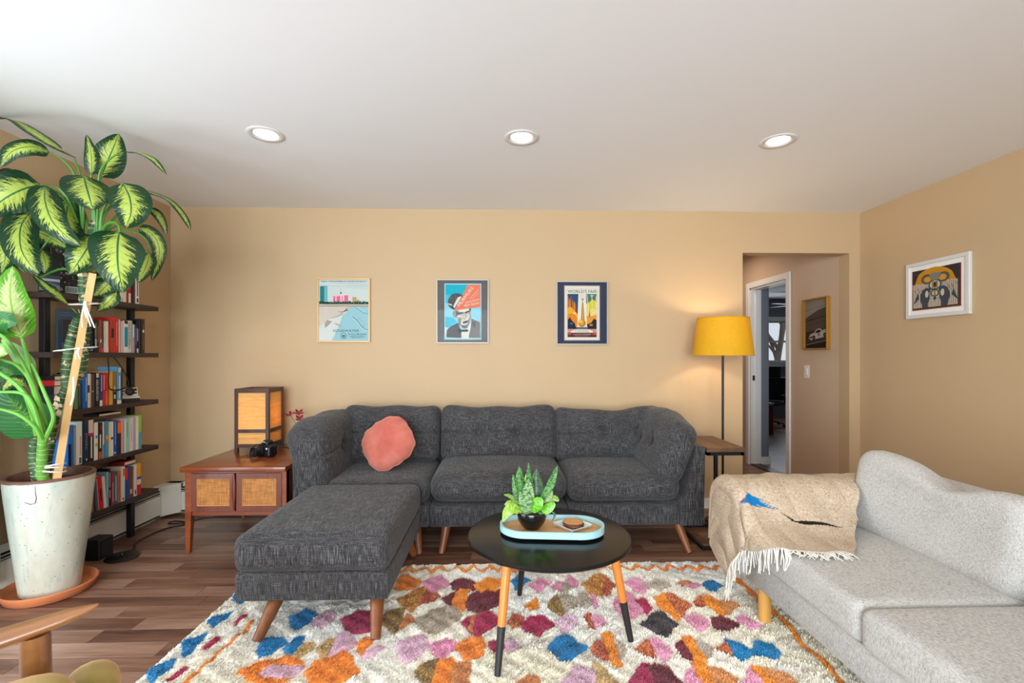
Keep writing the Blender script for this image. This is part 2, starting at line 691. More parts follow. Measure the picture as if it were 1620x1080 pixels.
RUG_PATCHES=[
('b',[(-1.37,2.24),(-1.291,2.32),(-1.283,2.258),(-1.311,2.196)]),
('b',[(-1.368,2.067),(-1.304,2.133),(-1.288,2.073),(-1.287,1.983),(-1.316,1.992)]),
('b',[(-1.392,1.897),(-1.317,1.954),(-1.305,1.902),(-1.319,1.827),(-1.352,1.848)]),
('b',[(-1.38,2.471),(-1.333,2.494),(-1.287,2.398),(-1.341,2.411)]),
('c',[(-1.222,2.207),(-1.23,2.281),(-1.208,2.291),(-1.195,2.255),(-1.208,2.201)]),
('c',[(-1.251,2.022),(-1.253,2.098),(-1.234,2.109),(-1.217,2.071),(-1.227,2.013)]),
('c',[(-1.27,1.832),(-1.26,1.904),(-1.242,1.907),(-1.235,1.872),(-1.248,1.825)]),
('b',[(-0.985,2.249),(-0.937,2.321),(-0.875,2.277),(-0.866,2.226),(-0.914,2.16),(-0.953,2.19)]),
('b',[(-1.016,1.999),(-1.017,2.091),(-0.959,2.098),(-0.915,2.045),(-0.947,1.997),(-0.981,1.959)]),
('b',[(-0.905,2.012),(-0.893,2.087),(-0.856,2.095),(-0.855,2.044),(-0.858,1.96),(-0.886,1.98)]),
('l',[(-0.874,2.246),(-0.84,2.303),(-0.808,2.307),(-0.772,2.254),(-0.801,2.166),(-0.849,2.196)]),
('m',[(-0.735,2.222),(-0.679,2.293),(-0.611,2.291),(-0.561,2.141),(-0.648,2.116)]),
('o',[(-1.01,1.873),(-0.971,1.922),(-0.875,1.956),(-0.813,1.932),(-0.785,1.887),(-0.805,1.839),(-0.84,1.782),(-0.911,1.803)]),
('l',[(-0.933,1.864),(-0.904,1.898),(-0.805,1.902),(-0.774,1.873),(-0.805,1.839),(-0.892,1.835)]),
('y',[(-0.852,1.979),(-0.842,2.06),(-0.798,2.05),(-0.785,1.993),(-0.818,1.955)]),
('y',[(-0.772,2.008),(-0.736,2.074),(-0.7,2.117),(-0.687,1.99),(-0.706,1.936)]),
('l',[(-0.699,1.944),(-0.713,2.109),(-0.679,2.117),(-0.611,2.045),(-0.643,1.973)]),
('o',[(-0.746,1.858),(-0.745,1.915),(-0.655,1.981),(-0.613,1.941),(-0.556,1.86),(-0.637,1.771),(-0.711,1.804)]),
('o',[(-0.614,2.054),(-0.579,2.091),(-0.55,2.06),(-0.562,1.963),(-0.589,1.987)]),
('l',[(-0.565,1.94),(-0.55,1.986),(-0.511,2.026),(-0.489,2.017),(-0.518,1.939)]),
('l',[(-0.434,2.015),(-0.401,2.073),(-0.343,2.098),(-0.298,2.003),(-0.369,1.912),(-0.409,1.943)]),
('p',[(-0.292,2.028),(-0.226,2.069),(-0.187,2.033),(-0.188,1.992),(-0.248,1.924),(-0.28,1.979)]),
('o',[(-0.179,2.0),(-0.134,2.066),(-0.093,2.077),(-0.055,2.013),(-0.068,1.957),(-0.134,1.92)]),
('k',[(-0.553,2.237),(-0.523,2.299),(-0.464,2.314),(-0.447,2.175),(-0.471,2.116),(-0.528,2.178)]),
('r',[(-0.458,2.176),(-0.438,2.269),(-0.389,2.213),(-0.437,2.152)]),
('g',[(-0.513,2.411),(-0.465,2.469),(-0.396,2.531),(-0.366,2.418),(-0.427,2.296)]),
('s',[(-0.394,2.339),(-0.383,2.53),(-0.3,2.416),(-0.353,2.371)]),
('o',[(-0.559,2.535),(-0.556,2.644),(-0.508,2.665),(-0.421,2.571),(-0.467,2.512),(-0.519,2.496)]),
('p',[(-0.417,2.584),(-0.329,2.652),(-0.26,2.553),(-0.345,2.478)]),
('w',[(-0.262,2.567),(-0.209,2.62),(-0.128,2.563),(-0.119,2.51),(-0.185,2.474),(-0.236,2.501)]),
('o',[(-0.121,2.549),(-0.053,2.616),(0.019,2.6),(0.012,2.546),(-0.068,2.466)]),
('w',[(-0.287,2.404),(-0.251,2.463),(-0.198,2.487),(-0.221,2.334),(-0.271,2.369)]),
('w',[(-0.172,2.378),(-0.111,2.472),(0.012,2.481),(0.023,2.361),(-0.103,2.287),(-0.149,2.305)]),
('o',[(-0.23,2.438),(-0.21,2.48),(-0.161,2.486),(-0.172,2.3),(-0.23,2.308)]),
('t',[(-0.384,2.212),(-0.32,2.304),(-0.242,2.317),(-0.179,2.247),(-0.283,2.111),(-0.34,2.144)]),
('c',[(-0.17,2.197),(-0.123,2.246),(-0.057,2.275),(-0.0,2.202),(-0.094,2.082),(-0.15,2.148)]),
('r',[(-0.139,2.138),(-0.123,2.246),(-0.09,2.245),(-0.095,2.109)]),
('k',[(-0.331,1.853),(-0.297,1.903),(-0.248,1.924),(-0.245,1.76),(-0.271,1.76)]),
('o',[(-0.254,1.765),(-0.238,1.916),(-0.192,1.929),(-0.157,1.856),(-0.192,1.758)]),
('r',[(-0.188,1.802),(-0.17,1.899),(-0.114,1.905),(-0.114,1.756),(-0.168,1.782)]),
('o',[(-0.127,2.536),(-0.059,2.616),(0.025,2.572),(-0.019,2.482),(-0.092,2.466)]),
('b',[(0.076,2.571),(0.112,2.654),(0.168,2.595),(0.139,2.542),(0.093,2.491)]),
('p',[(0.171,2.541),(0.227,2.608),(0.28,2.551),(0.202,2.458)]),
('p',[(0.282,2.512),(0.341,2.577),(0.371,2.562),(0.331,2.459)]),
('t',[(0.33,2.497),(0.377,2.603),(0.416,2.602),(0.36,2.446)]),
('p',[(0.381,2.632),(0.408,2.637),(0.437,2.534),(0.394,2.503)]),
('g',[(0.456,2.533),(0.562,2.641),(0.598,2.625),(0.536,2.405),(0.482,2.443)]),
('s',[(0.538,2.417),(0.598,2.625),(0.63,2.515),(0.562,2.416)]),
('w',[(-0.124,2.376),(-0.068,2.458),(0.018,2.431),(0.005,2.327),(-0.086,2.282),(-0.12,2.298)]),
('o',[(0.127,2.324),(0.189,2.379),(0.2,2.296),(0.152,2.269)]),
('k',[(0.252,2.354),(0.301,2.411),(0.315,2.254),(0.299,2.217),(0.246,2.299)]),
('t',[(0.314,2.423),(0.358,2.434),(0.405,2.35),(0.335,2.275),(0.318,2.275)]),
('t',[(0.401,2.397),(0.458,2.443),(0.485,2.336),(0.418,2.289)]),
('p',[(0.48,2.43),(0.496,2.418),(0.492,2.314),(0.468,2.282)]),
('s',[(0.043,2.181),(0.067,2.25),(0.116,2.218),(0.096,2.141),(0.058,2.133)]),
('c',[(0.108,2.179),(0.155,2.221),(0.216,2.22),(0.248,2.165),(0.17,2.075),(0.116,2.122)]),
('c',[(-0.115,2.205),(-0.073,2.254),(-0.011,2.192),(-0.048,2.126),(-0.099,2.088)]),
('l',[(0.266,2.174),(0.318,2.237),(0.359,2.212),(0.36,2.152),(0.293,2.095)]),
('s',[(0.403,2.21),(0.442,2.24),(0.439,2.113),(0.419,2.122)]),
('p',[(0.436,2.209),(0.486,2.232),(0.494,2.168),(0.44,2.122)]),
('p',[(0.573,2.334),(0.652,2.433),(0.684,2.437),(0.716,2.264),(0.611,2.194),(0.591,2.205)]),
('c',[(0.694,2.365),(0.737,2.387),(0.755,2.295),(0.709,2.243)]),
('p',[(0.684,2.527),(0.731,2.58),(0.771,2.584),(0.813,2.51),(0.746,2.418)]),
('t',[(0.792,2.524),(0.873,2.575),(0.926,2.507),(0.841,2.445)]),
('r',[(0.968,2.532),(1.041,2.571),(1.062,2.543),(0.989,2.505)]),
('p',[(1.008,2.504),(1.077,2.548),(1.084,2.502),(1.024,2.465)]),
('b',[(1.114,2.528),(1.18,2.559),(1.197,2.499),(1.132,2.442),(1.1,2.468)]),
('s',[(0.859,2.408),(0.909,2.394),(0.948,2.312),(0.87,2.217),(0.859,2.292)]),
('o',[(0.795,2.362),(0.857,2.42),(0.859,2.292),(0.857,2.197),(0.831,2.188),(0.797,2.283)]),
('o',[(1.035,2.391),(1.083,2.401),(1.117,2.307),(1.103,2.242),(1.054,2.212),(1.029,2.321)]),
('r',[(1.11,2.33),(1.169,2.328),(1.193,2.305),(1.088,2.211)]),
('s',[(0.981,2.334),(1.035,2.391),(1.025,2.299),(0.985,2.289)]),
('d',[(0.662,2.144),(0.734,2.232),(0.782,2.241),(0.816,2.149),(0.735,2.047),(0.689,2.096)]),
('p',[(0.879,2.197),(0.947,2.226),(0.978,2.145),(0.898,2.085)]),
('w',[(0.997,2.173),(1.06,2.202),(1.108,2.141),(1.029,2.081),(0.987,2.116)]),
('p',[(1.128,2.19),(1.166,2.209),(1.205,2.129),(1.137,2.093),(1.118,2.15)]),
('b',[(0.218,1.989),(0.246,2.055),(0.305,2.071),(0.367,1.984),(0.292,1.916),(0.252,1.909)]),
('s',[(0.385,1.976),(0.447,2.032),(0.451,1.896),(0.416,1.912)]),
('o',[(0.45,2.067),(0.496,2.084),(0.495,1.957),(0.495,1.88),(0.454,1.87),(0.459,1.974)]),
('t',[(0.503,2.031),(0.535,1.996),(0.53,1.94),(0.493,1.91)]),
('s',[(0.578,1.97),(0.651,2.027),(0.646,1.906),(0.613,1.922)]),
('p',[(0.651,2.027),(0.7,2.034),(0.725,1.95),(0.665,1.878)]),
('w',[(0.746,1.966),(0.802,2.031),(0.812,1.886),(0.761,1.903)]),
('o',[(0.805,2.039),(0.851,2.05),(0.845,1.885),(0.805,1.869)]),
('t',[(0.85,2.021),(0.914,1.961),(0.857,1.9)]),
('s',[(0.914,1.961),(1.001,2.025),(0.993,1.919),(0.933,1.936)]),
('b',[(0.997,2.017),(1.044,1.998),(1.072,1.965),(1.11,2.005),(1.165,1.995),(1.167,1.938),(1.13,1.892),(1.061,1.917),(0.988,1.881),(0.993,1.959)]),
('m',[(0.499,1.776),(0.579,1.878),(0.612,1.862),(0.606,1.736),(0.51,1.738)]),
('w',[(0.601,1.87),(0.677,1.832),(0.693,1.733),(0.597,1.736)]),
('p',[(0.706,1.777),(0.769,1.851),(0.791,1.774),(0.763,1.731),(0.711,1.733)]),
('o',[(0.774,1.865),(0.82,1.871),(0.815,1.73),(0.767,1.731)]),
('r',[(0.834,1.849),(0.88,1.826),(0.916,1.771),(0.876,1.728),(0.815,1.73)]),
('p',[(0.934,1.77),(1.006,1.844),(1.015,1.768),(0.999,1.725),(0.929,1.727)]),
('o',[(1.007,1.837),(1.059,1.828),(1.051,1.723),(0.999,1.725)]),
('r',[(1.045,1.822),(1.116,1.799),(1.136,1.745),(1.06,1.723)]),
('y',[(0.377,1.884),(0.419,1.839),(0.466,1.74),(0.362,1.743)]),
('l',[(0.246,1.79),(0.313,1.871),(0.373,1.841),(0.344,1.743),(0.257,1.746)]),
('r',[(0.061,1.769),(0.109,1.82),(0.149,1.813),(0.152,1.749),(0.074,1.751)]),
('c',[(-0.046,2.038),(-0.006,2.062),(0.025,2.002),(-0.02,1.963)]),
('l',[(0.025,2.036),(0.056,2.061),(0.094,2.0),(0.043,1.954)]),
('o',[(-0.107,2.039),(-0.077,2.064),(-0.06,2.005),(-0.092,1.942)])]
RUG_LEFT_LINE=[(-1.151, 2.234), (-1.143, 2.139), (-1.161, 2.061), (-1.178, 1.988), (-1.174, 1.92), (-1.189, 1.871), (-1.181, 1.81)]
RUG_RIGHT_LINE=[(1.329, 2.116), (1.301, 1.983), (1.316, 1.887), (1.301, 1.76), (1.304, 1.716)]
BOOK_SPANS={
1:[(3.08,3.11,0.141),(3.11,3.139,0.076),(3.141,3.162,0.084),(3.165,3.185,0.116),(3.187,3.207,0.115),(3.211,3.231,0.153),(3.233,3.245,0.155),(3.248,3.276,0.185)],
2:[(2.896,2.918,0.208),(2.919,2.938,0.219),(2.939,2.951,0.223),(2.953,2.971,0.224),(2.972,2.993,0.218),(2.994,3.01,0.217),(3.01,3.025,0.217),(3.027,3.039,0.2),(3.039,3.064,0.224),(3.065,3.101,0.246),(3.104,3.119,0.235),(3.122,3.146,0.225),(3.147,3.179,0.233),(3.181,3.212,0.235),(3.212,3.223,0.237),(3.224,3.238,0.213),(3.24,3.255,0.209),(3.256,3.276,0.244),(3.278,3.293,0.247),(3.295,3.325,0.255)],
3:[(2.789,2.814,0.225),(2.815,2.838,0.234),(2.841,2.874,0.236),(2.875,2.891,0.227),(2.892,2.901,0.225),(2.902,2.915,0.224),(2.916,2.93,0.227),(2.933,2.959,0.231),(2.961,2.981,0.226),(2.983,3.002,0.223),(3.003,3.026,0.227),(3.033,3.061,0.234),(3.063,3.088,0.233),(3.092,3.125,0.263),(3.126,3.139,0.247)],
4:[(2.709,2.729,0.274),(2.73,2.779,0.259),(2.781,2.802,0.247),(2.795,2.839,0.272),(2.84,2.851,0.278),(2.852,2.878,0.278),(2.88,2.921,0.273),(2.922,2.951,0.25),(2.952,2.983,0.245),(2.983,2.994,0.248),(3.0,3.029,0.249),(3.03,3.066,0.241),(3.067,3.094,0.245),(3.095,3.125,0.229),(3.127,3.151,0.25),(3.152,3.193,0.245),(3.194,3.23,0.243),(3.227,3.249,0.243),(3.252,3.272,0.247),(3.274,3.297,0.253)],
5:[(2.921,2.936,0.154),(2.936,2.958,0.22),(2.959,2.987,0.231),(2.988,3.008,0.22),(3.009,3.027,0.241),(3.028,3.043,0.257),(3.045,3.063,0.226),(3.065,3.093,0.221),(3.096,3.12,0.223),(3.123,3.151,0.247),(3.153,3.19,0.234),(3.191,3.216,0.223),(3.217,3.232,0.227),(3.235,3.26,0.235),(3.261,3.297,0.236)],
}
LEAVES=[
('a',[(-2.084,2.38,2.226),(-2.117,2.32,2.252),(-2.193,2.3,2.305),(-2.336,2.35,2.388),(-2.492,2.42,2.446)],0.065,'up'),
('a',[(-2.233,2.4,2.264),(-2.267,2.34,2.262),(-2.316,2.3,2.219),(-2.347,2.28,2.139)],0.090,'cu'),
('a',[(-2.295,2.42,2.107),(-2.308,2.34,2.053),(-2.362,2.3,1.985),(-2.441,2.3,1.903)],0.185,'c'),
('a',[(-2.233,2.38,2.09),(-2.161,2.3,1.996),(-2.097,2.26,1.894),(-2.045,2.26,1.829),(-1.993,2.3,1.774)],0.123,'c'),
('a',[(-2.338,2.42,1.98),(-2.301,2.33,1.873),(-2.252,2.28,1.759),(-2.214,2.28,1.687),(-2.187,2.3,1.64)],0.129,'c'),
('a',[(-2.085,2.42,2.157),(-1.984,2.32,2.062),(-1.927,2.27,1.991),(-1.912,2.27,1.937)],0.184,'cu'),
('a',[(-2.197,2.47,2.062),(-2.177,2.43,1.966),(-2.159,2.42,1.868),(-2.14,2.44,1.783)],0.136,'c'),
('a',[(-2.081,2.52,2.186),(-2.032,2.5,2.261),(-2.0,2.5,2.337),(-1.998,2.53,2.417)],0.140,'c'),
('a',[(-2.073,2.45,2.169),(-2.062,2.44,2.236),(-2.068,2.44,2.299),(-2.087,2.44,2.37)],0.058,'c'),
('a',[(-1.886,2.42,2.274),(-1.788,2.38,2.258),(-1.7,2.36,2.216),(-1.633,2.36,2.142)],0.041,'u'),
('a',[(-1.908,2.44,2.128),(-1.82,2.37,2.032),(-1.798,2.35,1.948),(-1.841,2.37,1.879)],0.173,'c'),
('a',[(-1.912,2.55,2.132),(-1.866,2.6,2.13),(-1.82,2.66,2.109),(-1.777,2.7,2.044),(-1.748,2.72,1.964)],0.057,'u'),
('a',[(-1.901,2.62,2.053),(-1.888,2.66,2.031),(-1.875,2.68,1.988),(-1.868,2.7,1.929)],0.048,'c'),
('a',[(-1.953,2.6,1.947),(-1.908,2.64,1.921),(-1.881,2.66,1.849),(-1.895,2.66,1.751),(-1.93,2.67,1.668)],0.074,'c'),
('a',[(-1.892,2.4,1.871),(-1.846,2.33,1.779),(-1.819,2.3,1.666),(-1.811,2.32,1.554)],0.210,'c'),
('a',[(-2.046,2.44,1.861),(-2.029,2.38,1.786),(-2.046,2.35,1.711),(-2.1,2.36,1.648)],0.143,'c'),
('a',[(-1.864,2.56,1.799),(-1.873,2.56,1.748),(-1.904,2.57,1.693),(-1.938,2.58,1.643)],0.077,'c'),
('a',[(-2.138,2.46,1.452),(-2.136,2.38,1.52),(-2.177,2.34,1.577),(-2.255,2.34,1.644)],0.051,'u'),
('a',[(-2.029,2.52,1.647),(-2.039,2.5,1.614),(-2.071,2.5,1.581),(-2.103,2.5,1.561)],0.080,'c'),
('a',[(-2.019,2.54,1.587),(-2.032,2.52,1.544),(-2.068,2.52,1.511),(-2.1,2.52,1.484)],0.070,'c'),
('a',[(-2.489,2.4,1.885),(-2.412,2.36,1.798),(-2.396,2.35,1.719),(-2.424,2.36,1.647)],0.086,'c'),
('a',[(-2.516,2.45,1.898),(-2.471,2.43,1.824),(-2.424,2.42,1.727),(-2.379,2.43,1.665)],0.042,'c'),
('a',[(-2.428,2.52,1.905),(-2.345,2.5,1.874),(-2.282,2.5,1.839),(-2.218,2.5,1.803)],0.096,'c'),
('a',[(-2.402,2.54,1.808),(-2.38,2.53,1.763),(-2.373,2.53,1.723),(-2.38,2.53,1.683)],0.065,'c'),
('y',[(-2.266,2.3,1.333),(-2.244,2.24,1.433),(-2.241,2.22,1.542),(-2.249,2.24,1.664)],0.140,'c'),
('d',[(-2.336,2.22,1.368),(-2.276,2.2,1.395),(-2.227,2.19,1.406),(-2.19,2.2,1.398)],0.104,'c'),
('y',[(-2.292,2.16,1.257),(-2.236,2.14,1.268),(-2.193,2.13,1.268),(-2.171,2.14,1.257)],0.083,'c'),
('u',[(-2.261,2.34,1.166),(-2.257,2.3,1.228),(-2.284,2.28,1.282),(-2.342,2.28,1.329)],0.064,'c'),
('d',[(-2.259,2.36,0.857),(-2.318,2.38,0.932),(-2.378,2.38,1.01),(-2.43,2.36,1.098)],0.188,'c'),
('a',[(-2.343,2.4,1.095),(-2.366,2.38,1.125),(-2.388,2.36,1.117),(-2.424,2.36,1.067)],0.076,'cu'),
('d',[(-2.455,2.46,1.13),(-2.476,2.45,1.163),(-2.5,2.44,1.189),(-2.543,2.44,1.195)],0.105,'c'),
]
PETIOLES=[
([(-2.143,2.48,1.779),(-2.119,2.46,1.969),(-2.097,2.42,2.141),(-2.084,2.37,2.215)],0.0060),
([(-2.13,2.48,1.78),(-2.132,2.46,2.001),(-2.146,2.44,2.164),(-2.19,2.42,2.235),(-2.233,2.4,2.264)],0.0060),
([(-2.111,2.48,1.796),(-2.157,2.46,1.952),(-2.217,2.44,2.064),(-2.295,2.42,2.107)],0.0070),
([(-2.118,2.48,1.796),(-2.164,2.45,1.998),(-2.199,2.42,2.083),(-2.233,2.38,2.09)],0.0060),
([(-2.111,2.48,1.796),(-2.189,2.46,1.904),(-2.273,2.45,1.965),(-2.338,2.42,1.98)],0.0060),
([(-2.079,2.48,1.812),(-2.071,2.47,1.972),(-2.079,2.45,2.095),(-2.085,2.42,2.157)],0.0060),
([(-2.102,2.48,1.796),(-2.118,2.48,1.942),(-2.159,2.48,2.046),(-2.197,2.47,2.062)],0.0060),
([(-2.073,2.48,1.829),(-2.096,2.5,2.014),(-2.107,2.52,2.119),(-2.081,2.52,2.186)],0.0080),
([(-2.079,2.48,1.829),(-2.081,2.47,2.005),(-2.082,2.46,2.098),(-2.073,2.45,2.169)],0.0080),
([(-2.07,2.48,1.829),(-2.055,2.47,2.07),(-2.037,2.46,2.189),(-1.965,2.44,2.253),(-1.886,2.42,2.274)],0.0050),
([(-2.054,2.48,1.878),(-2.033,2.47,1.989),(-1.976,2.45,2.057),(-1.908,2.44,2.128)],0.0070),
([(-2.048,2.48,1.861),(-2.038,2.48,1.959),(-2.0,2.5,2.041),(-1.959,2.53,2.084),(-1.912,2.55,2.132)],0.0060),
([(-2.064,2.5,1.85),(-2.024,2.55,1.997),(-1.963,2.6,2.064),(-1.901,2.62,2.053)],0.0050),
([(-2.071,2.5,1.85),(-2.04,2.53,1.917),(-1.997,2.57,1.956),(-1.953,2.6,1.947)],0.0050),
([(-2.06,2.48,1.852),(-1.99,2.44,1.913),(-1.922,2.41,1.917),(-1.895,2.4,1.896),(-1.892,2.4,1.864)],0.0070),
([(-2.073,2.48,1.796),(-2.071,2.47,1.826),(-2.051,2.45,1.854),(-2.046,2.44,1.861)],0.0060),
([(-2.064,2.5,1.834),(-2.008,2.53,1.904),(-1.925,2.55,1.904),(-1.877,2.56,1.866),(-1.864,2.56,1.799)],0.0050),
([(-2.103,2.5,1.686),(-2.072,2.51,1.704),(-2.048,2.52,1.69),(-2.029,2.52,1.647)],0.0050),
([(-2.103,2.5,1.653),(-2.065,2.52,1.663),(-2.031,2.53,1.632),(-2.019,2.54,1.587)],0.0050),
([(-2.135,2.5,1.653),(-2.211,2.45,1.692),(-2.282,2.4,1.635),(-2.253,2.36,1.629),(-2.241,2.35,1.735),(-2.208,2.38,1.835)],0.0055),
([(-2.226,2.36,0.857),(-2.227,2.33,0.984),(-2.226,2.31,1.137),(-2.245,2.3,1.258),(-2.266,2.3,1.333)],0.0110),
([(-2.239,2.38,0.91),(-2.207,2.3,1.084),(-2.225,2.25,1.228),(-2.263,2.22,1.33),(-2.336,2.22,1.368)],0.0110),
([(-2.232,2.36,0.95),(-2.216,2.3,1.108),(-2.221,2.24,1.199),(-2.243,2.2,1.229),(-2.292,2.16,1.257)],0.0075),
([(-2.238,2.36,0.888),(-2.222,2.3,1.017),(-2.267,2.28,1.109),(-2.327,2.26,1.169),(-2.384,2.26,1.199)],0.0100),
([(-2.213,2.34,0.86),(-2.216,2.3,1.017),(-2.246,2.28,1.073),(-2.327,2.26,1.081),(-2.384,2.26,1.081)],0.0080),
([(-2.213,2.34,0.845),(-2.217,2.31,0.911),(-2.261,2.28,0.972),(-2.327,2.26,1.001),(-2.384,2.26,1.004)],0.0080),
([(-2.259,2.36,0.857),(-2.299,2.38,0.947),(-2.349,2.4,1.039),(-2.419,2.44,1.115),(-2.455,2.46,1.13)],0.0050),
([(-2.22,2.36,0.832),(-2.156,2.33,0.917),(-2.141,2.32,0.97),(-2.167,2.31,1.062),(-2.199,2.3,1.162),(-2.222,2.3,1.213)],0.0085),
]
TRUNKS=[
([(-2.352,2.46,0.654),(-2.364,2.46,0.738),(-2.342,2.44,0.844)],0.0200),
([(-2.323,2.47,0.651),(-2.308,2.48,0.788),(-2.292,2.49,0.9),(-2.269,2.5,1.013),(-2.231,2.5,1.108)],0.0210),
([(-2.237,2.5,1.095),(-2.237,2.5,1.21),(-2.215,2.5,1.341),(-2.162,2.48,1.448)],0.0190),
([(-2.227,2.51,1.088),(-2.187,2.52,1.177),(-2.171,2.52,1.309),(-2.15,2.51,1.44),(-2.151,2.5,1.554),(-2.145,2.49,1.651),(-2.111,2.48,1.796),(-2.079,2.48,1.943)],0.0200),
([(-2.289,2.42,0.676),(-2.267,2.4,0.772),(-2.235,2.37,0.855)],0.0190),
]
# ------------------------------------------------------------------ shared materials
M_WALL = plain('wall_paint_tan', (193, 165, 128), 0.62, var=0.025, vscale=1.3, bstr=0.06, bscale=240, bdist=0.001, spec=0.35)
M_HALLW = plain('hall_paint_beige', (205, 178, 150), 0.6, var=0.02, bstr=0.05, bscale=240, bdist=0.001, spec=0.35)
M_CEIL = plain('ceiling_paint', (240, 240, 240), 0.85, var=0.012, vscale=0.8, bstr=0.03, bscale=300, bdist=0.001)
M_WHITE = plain('white_trim_paint', (232, 229, 222), 0.4, var=0.02)
M_GREYW = plain('bedroom_paint_grey', (118, 122, 130), 0.7, var=0.02)
M_FLOOR = floor_mat('walnut_laminate')
M_BLACKM = plain('black_metal', (22, 22, 26), 0.45, metal=0.3, var=0.1)
M_DKWOOD = wood('dark_shelf_wood', (38, 28, 26), (70, 54, 48), 'y', 0.5, 16)
M_CAB = wood('red_walnut', (96, 40, 18), (158, 80, 40), 'x', 0.28, 12, coat=0.3)
M_CABD = wood('dark_red_walnut', (82, 34, 20), (128, 62, 36), 'z', 0.35, 12, coat=0.2)
M_LEG = wood('walnut_leg', (98, 50, 22), (148, 88, 46), 'z', 0.4, 14)
M_BLACK = plain('black_plastic', (20, 20, 22), 0.4, var=0.1)
M_BLACKG = plain('gloss_black', (14, 14, 15), 0.18, var=0.05, coat=0.3)
M_VCOL = vcol('painted_colours', 0.55)
M_PRINT = vcol('printed_paper', 0.7, spec=0.15)
M_GLASS = glass_pane('picture_glass')
M_SOFA = fabric('charcoal_weave', (33, 32, 33), (54, 52, 53), (116, 114, 114), s=460, long=17, bstr=.4)
M_GREY = fabric('light_grey_weave', (146, 144, 141), (188, 184, 178), (210, 207, 202), s=480, long=80, bstr=0.3)

D, XL, XR, HC = 3.82, -2.615, 2.998, 2.44
YF = -3.6

# ------------------------------------------------------------------ floor: slab and single planks
fl = MB().box(XL - .1, 6.8, YF - .1, 9.8, -0.10, -0.0062).build('floor', M_FLOOR, smooth=False)
structure(fl)
yy, row, n_pl = 1.40, 0, 0
cuts_rng = random.Random(5)
while yy < D - 0.01:
    y1 = min(yy + 0.0995, D)
    x = XL - cuts_rng.random() * 0.6
    while x < XR:
        L = cuts_rng.uniform(0.52, 0.98)
        x0, x1 = max(x, XL), min(x + L, XR)
        if x1 - x0 > 0.03 and not (yy > 2.95 and x0 > -0.4 and x1 < 0.42 and yy > 3.45):
            g = 0.0006
            MB().box(x0 - (x0 + x1) / 2 + g, x1 - (x0 + x1) / 2 - g, g, y1 - yy - g, -0.006, 0.0 + cuts_rng.uniform(-.0002, .0002), b=0.0006).build('plank', M_FLOOR, fl, smooth=False).location = ((x0 + x1) / 2, yy, 0)
            n_pl += 1
        x += L
    yy = y1
    row += 1
# nearer and hall floor beyond the single planks: joined boards
for nm, (a0, a1, b0, b1) in {'floorboards': (XL, XR, YF, 1.40), 'floorboards_hall': (1.5, 6.7, D, 9.7)}.items():
    m = MB()
    y = b0
    while y < b1 - .01:
        x = a0 - cuts_rng.random()
        while x < a1:
            L = cuts_rng.uniform(.7, 1.3)
            if min(x + L, a1) - max(x, a0) > .02:
                m.box(max(x, a0) + .0006, min(x + L, a1) - .0006, y + .0006, min(y + .13, b1) - .0006, -.006, 0)
            x += L
        y += .13
    m.build('floorboards', M_FLOOR, fl, smooth=False)['kind'] = 'stuff'

# ------------------------------------------------------------------ walls and ceiling
OX0, OX1, OZ = 2.010, 2.908, 2.103     # hall opening in the back wall
wb = MB()
wb.box(XL - .12, OX0, D, D + .12, 0, HC)
wb.box(OX0, OX1, D, D + .12, OZ, HC)
wb.box(OX1, XR + .12, D, D + .12, 0, HC)
structure(wb.build('wall_back', M_WALL, smooth=False))
wl = MB()
PY0, PY1, PZ = 0.15, 2.10, 2.06         # patio door opening in the left wall
wl.box(XL - .12, XL, YF, PY0, 0, HC)
wl.box(XL - .12, XL, PY1, D, 0, HC)
wl.box(XL - .12, XL, PY0, PY1, PZ, HC)
structure(wl.build('wall_left', M_WALL, smooth=False))
structure(MB().box(XR, XR + .12, YF, D, 0, HC).build('wall_right', M_WALL, smooth=False))
wf = MB()
WX0, WX1, WZ0, WZ1 = -2.4, 1.0, 0.22, 2.36  # unseen opening, sized and shifted to suit the added fill light
wf.box(XL - .12, WX0, YF - .12, YF, 0, HC)
wf.box(WX1, XR + .12, YF - .12, YF, 0, HC)
wf.box(WX0, WX1, YF - .12, YF, 0, WZ0)
wf.box(WX0, WX1, YF - .12, YF, WZ1, HC)
structure(wf.build('wall_front', M_WALL, smooth=False))
ce = MB()
LX, LY, HH = (-1.251, 0.124, 1.546), 2.56, .060      # openings for the recessed lights
ce.box(XL - .12, 6.8, YF - .12, LY - HH, HC, HC + .1).box(XL - .12, 6.8, LY + HH, 9.8, HC, HC + .1)
for a, b in zip((XL - .12,) + tuple(x + HH for x in LX), tuple(x - HH for x in LX) + (6.8,)):
    ce.box(a, b, LY - HH, LY + HH, HC, HC + .1)
structure(ce.build('ceiling', M_CEIL, smooth=False))

# unseen window behind the camera, added for the fill light, and patio door
wn = structure(MB().box(WX0, WX1, YF - .09, YF - .03, WZ0, WZ0 + .06).box(WX0, WX1, YF - .09, YF - .03, WZ1 - .06, WZ1)
               .box(WX0, WX0 + .06, YF - .09, YF - .03, WZ0, WZ1).box(WX1 - .06, WX1, YF - .09, YF - .03, WZ0, WZ1)
                 .box(-.73, -.67, YF - .09, YF - .03, WZ0, WZ1).build('fill_window', M_WHITE, smooth=False))
MB().box(WX0 + .06, WX1 - .06, YF - .065, YF - .06, WZ0 + .06, WZ1 - .06).build('pane', M_GLASS, wn, smooth=False)
dr = MB()
for a, b in ((PY0, PY0 + .07), (PY1 - .07, PY1), (1.09, 1.16)):
    dr.box(XL - .09, XL - .03, a, b, 0, PZ)
dr.box(XL - .09, XL - .03, PY0, PY1, PZ - .08, PZ).box(XL - .09, XL - .03, PY0, PY1, 0, .08)
dr = structure(dr.build('door_1', M_WHITE, smooth=False))
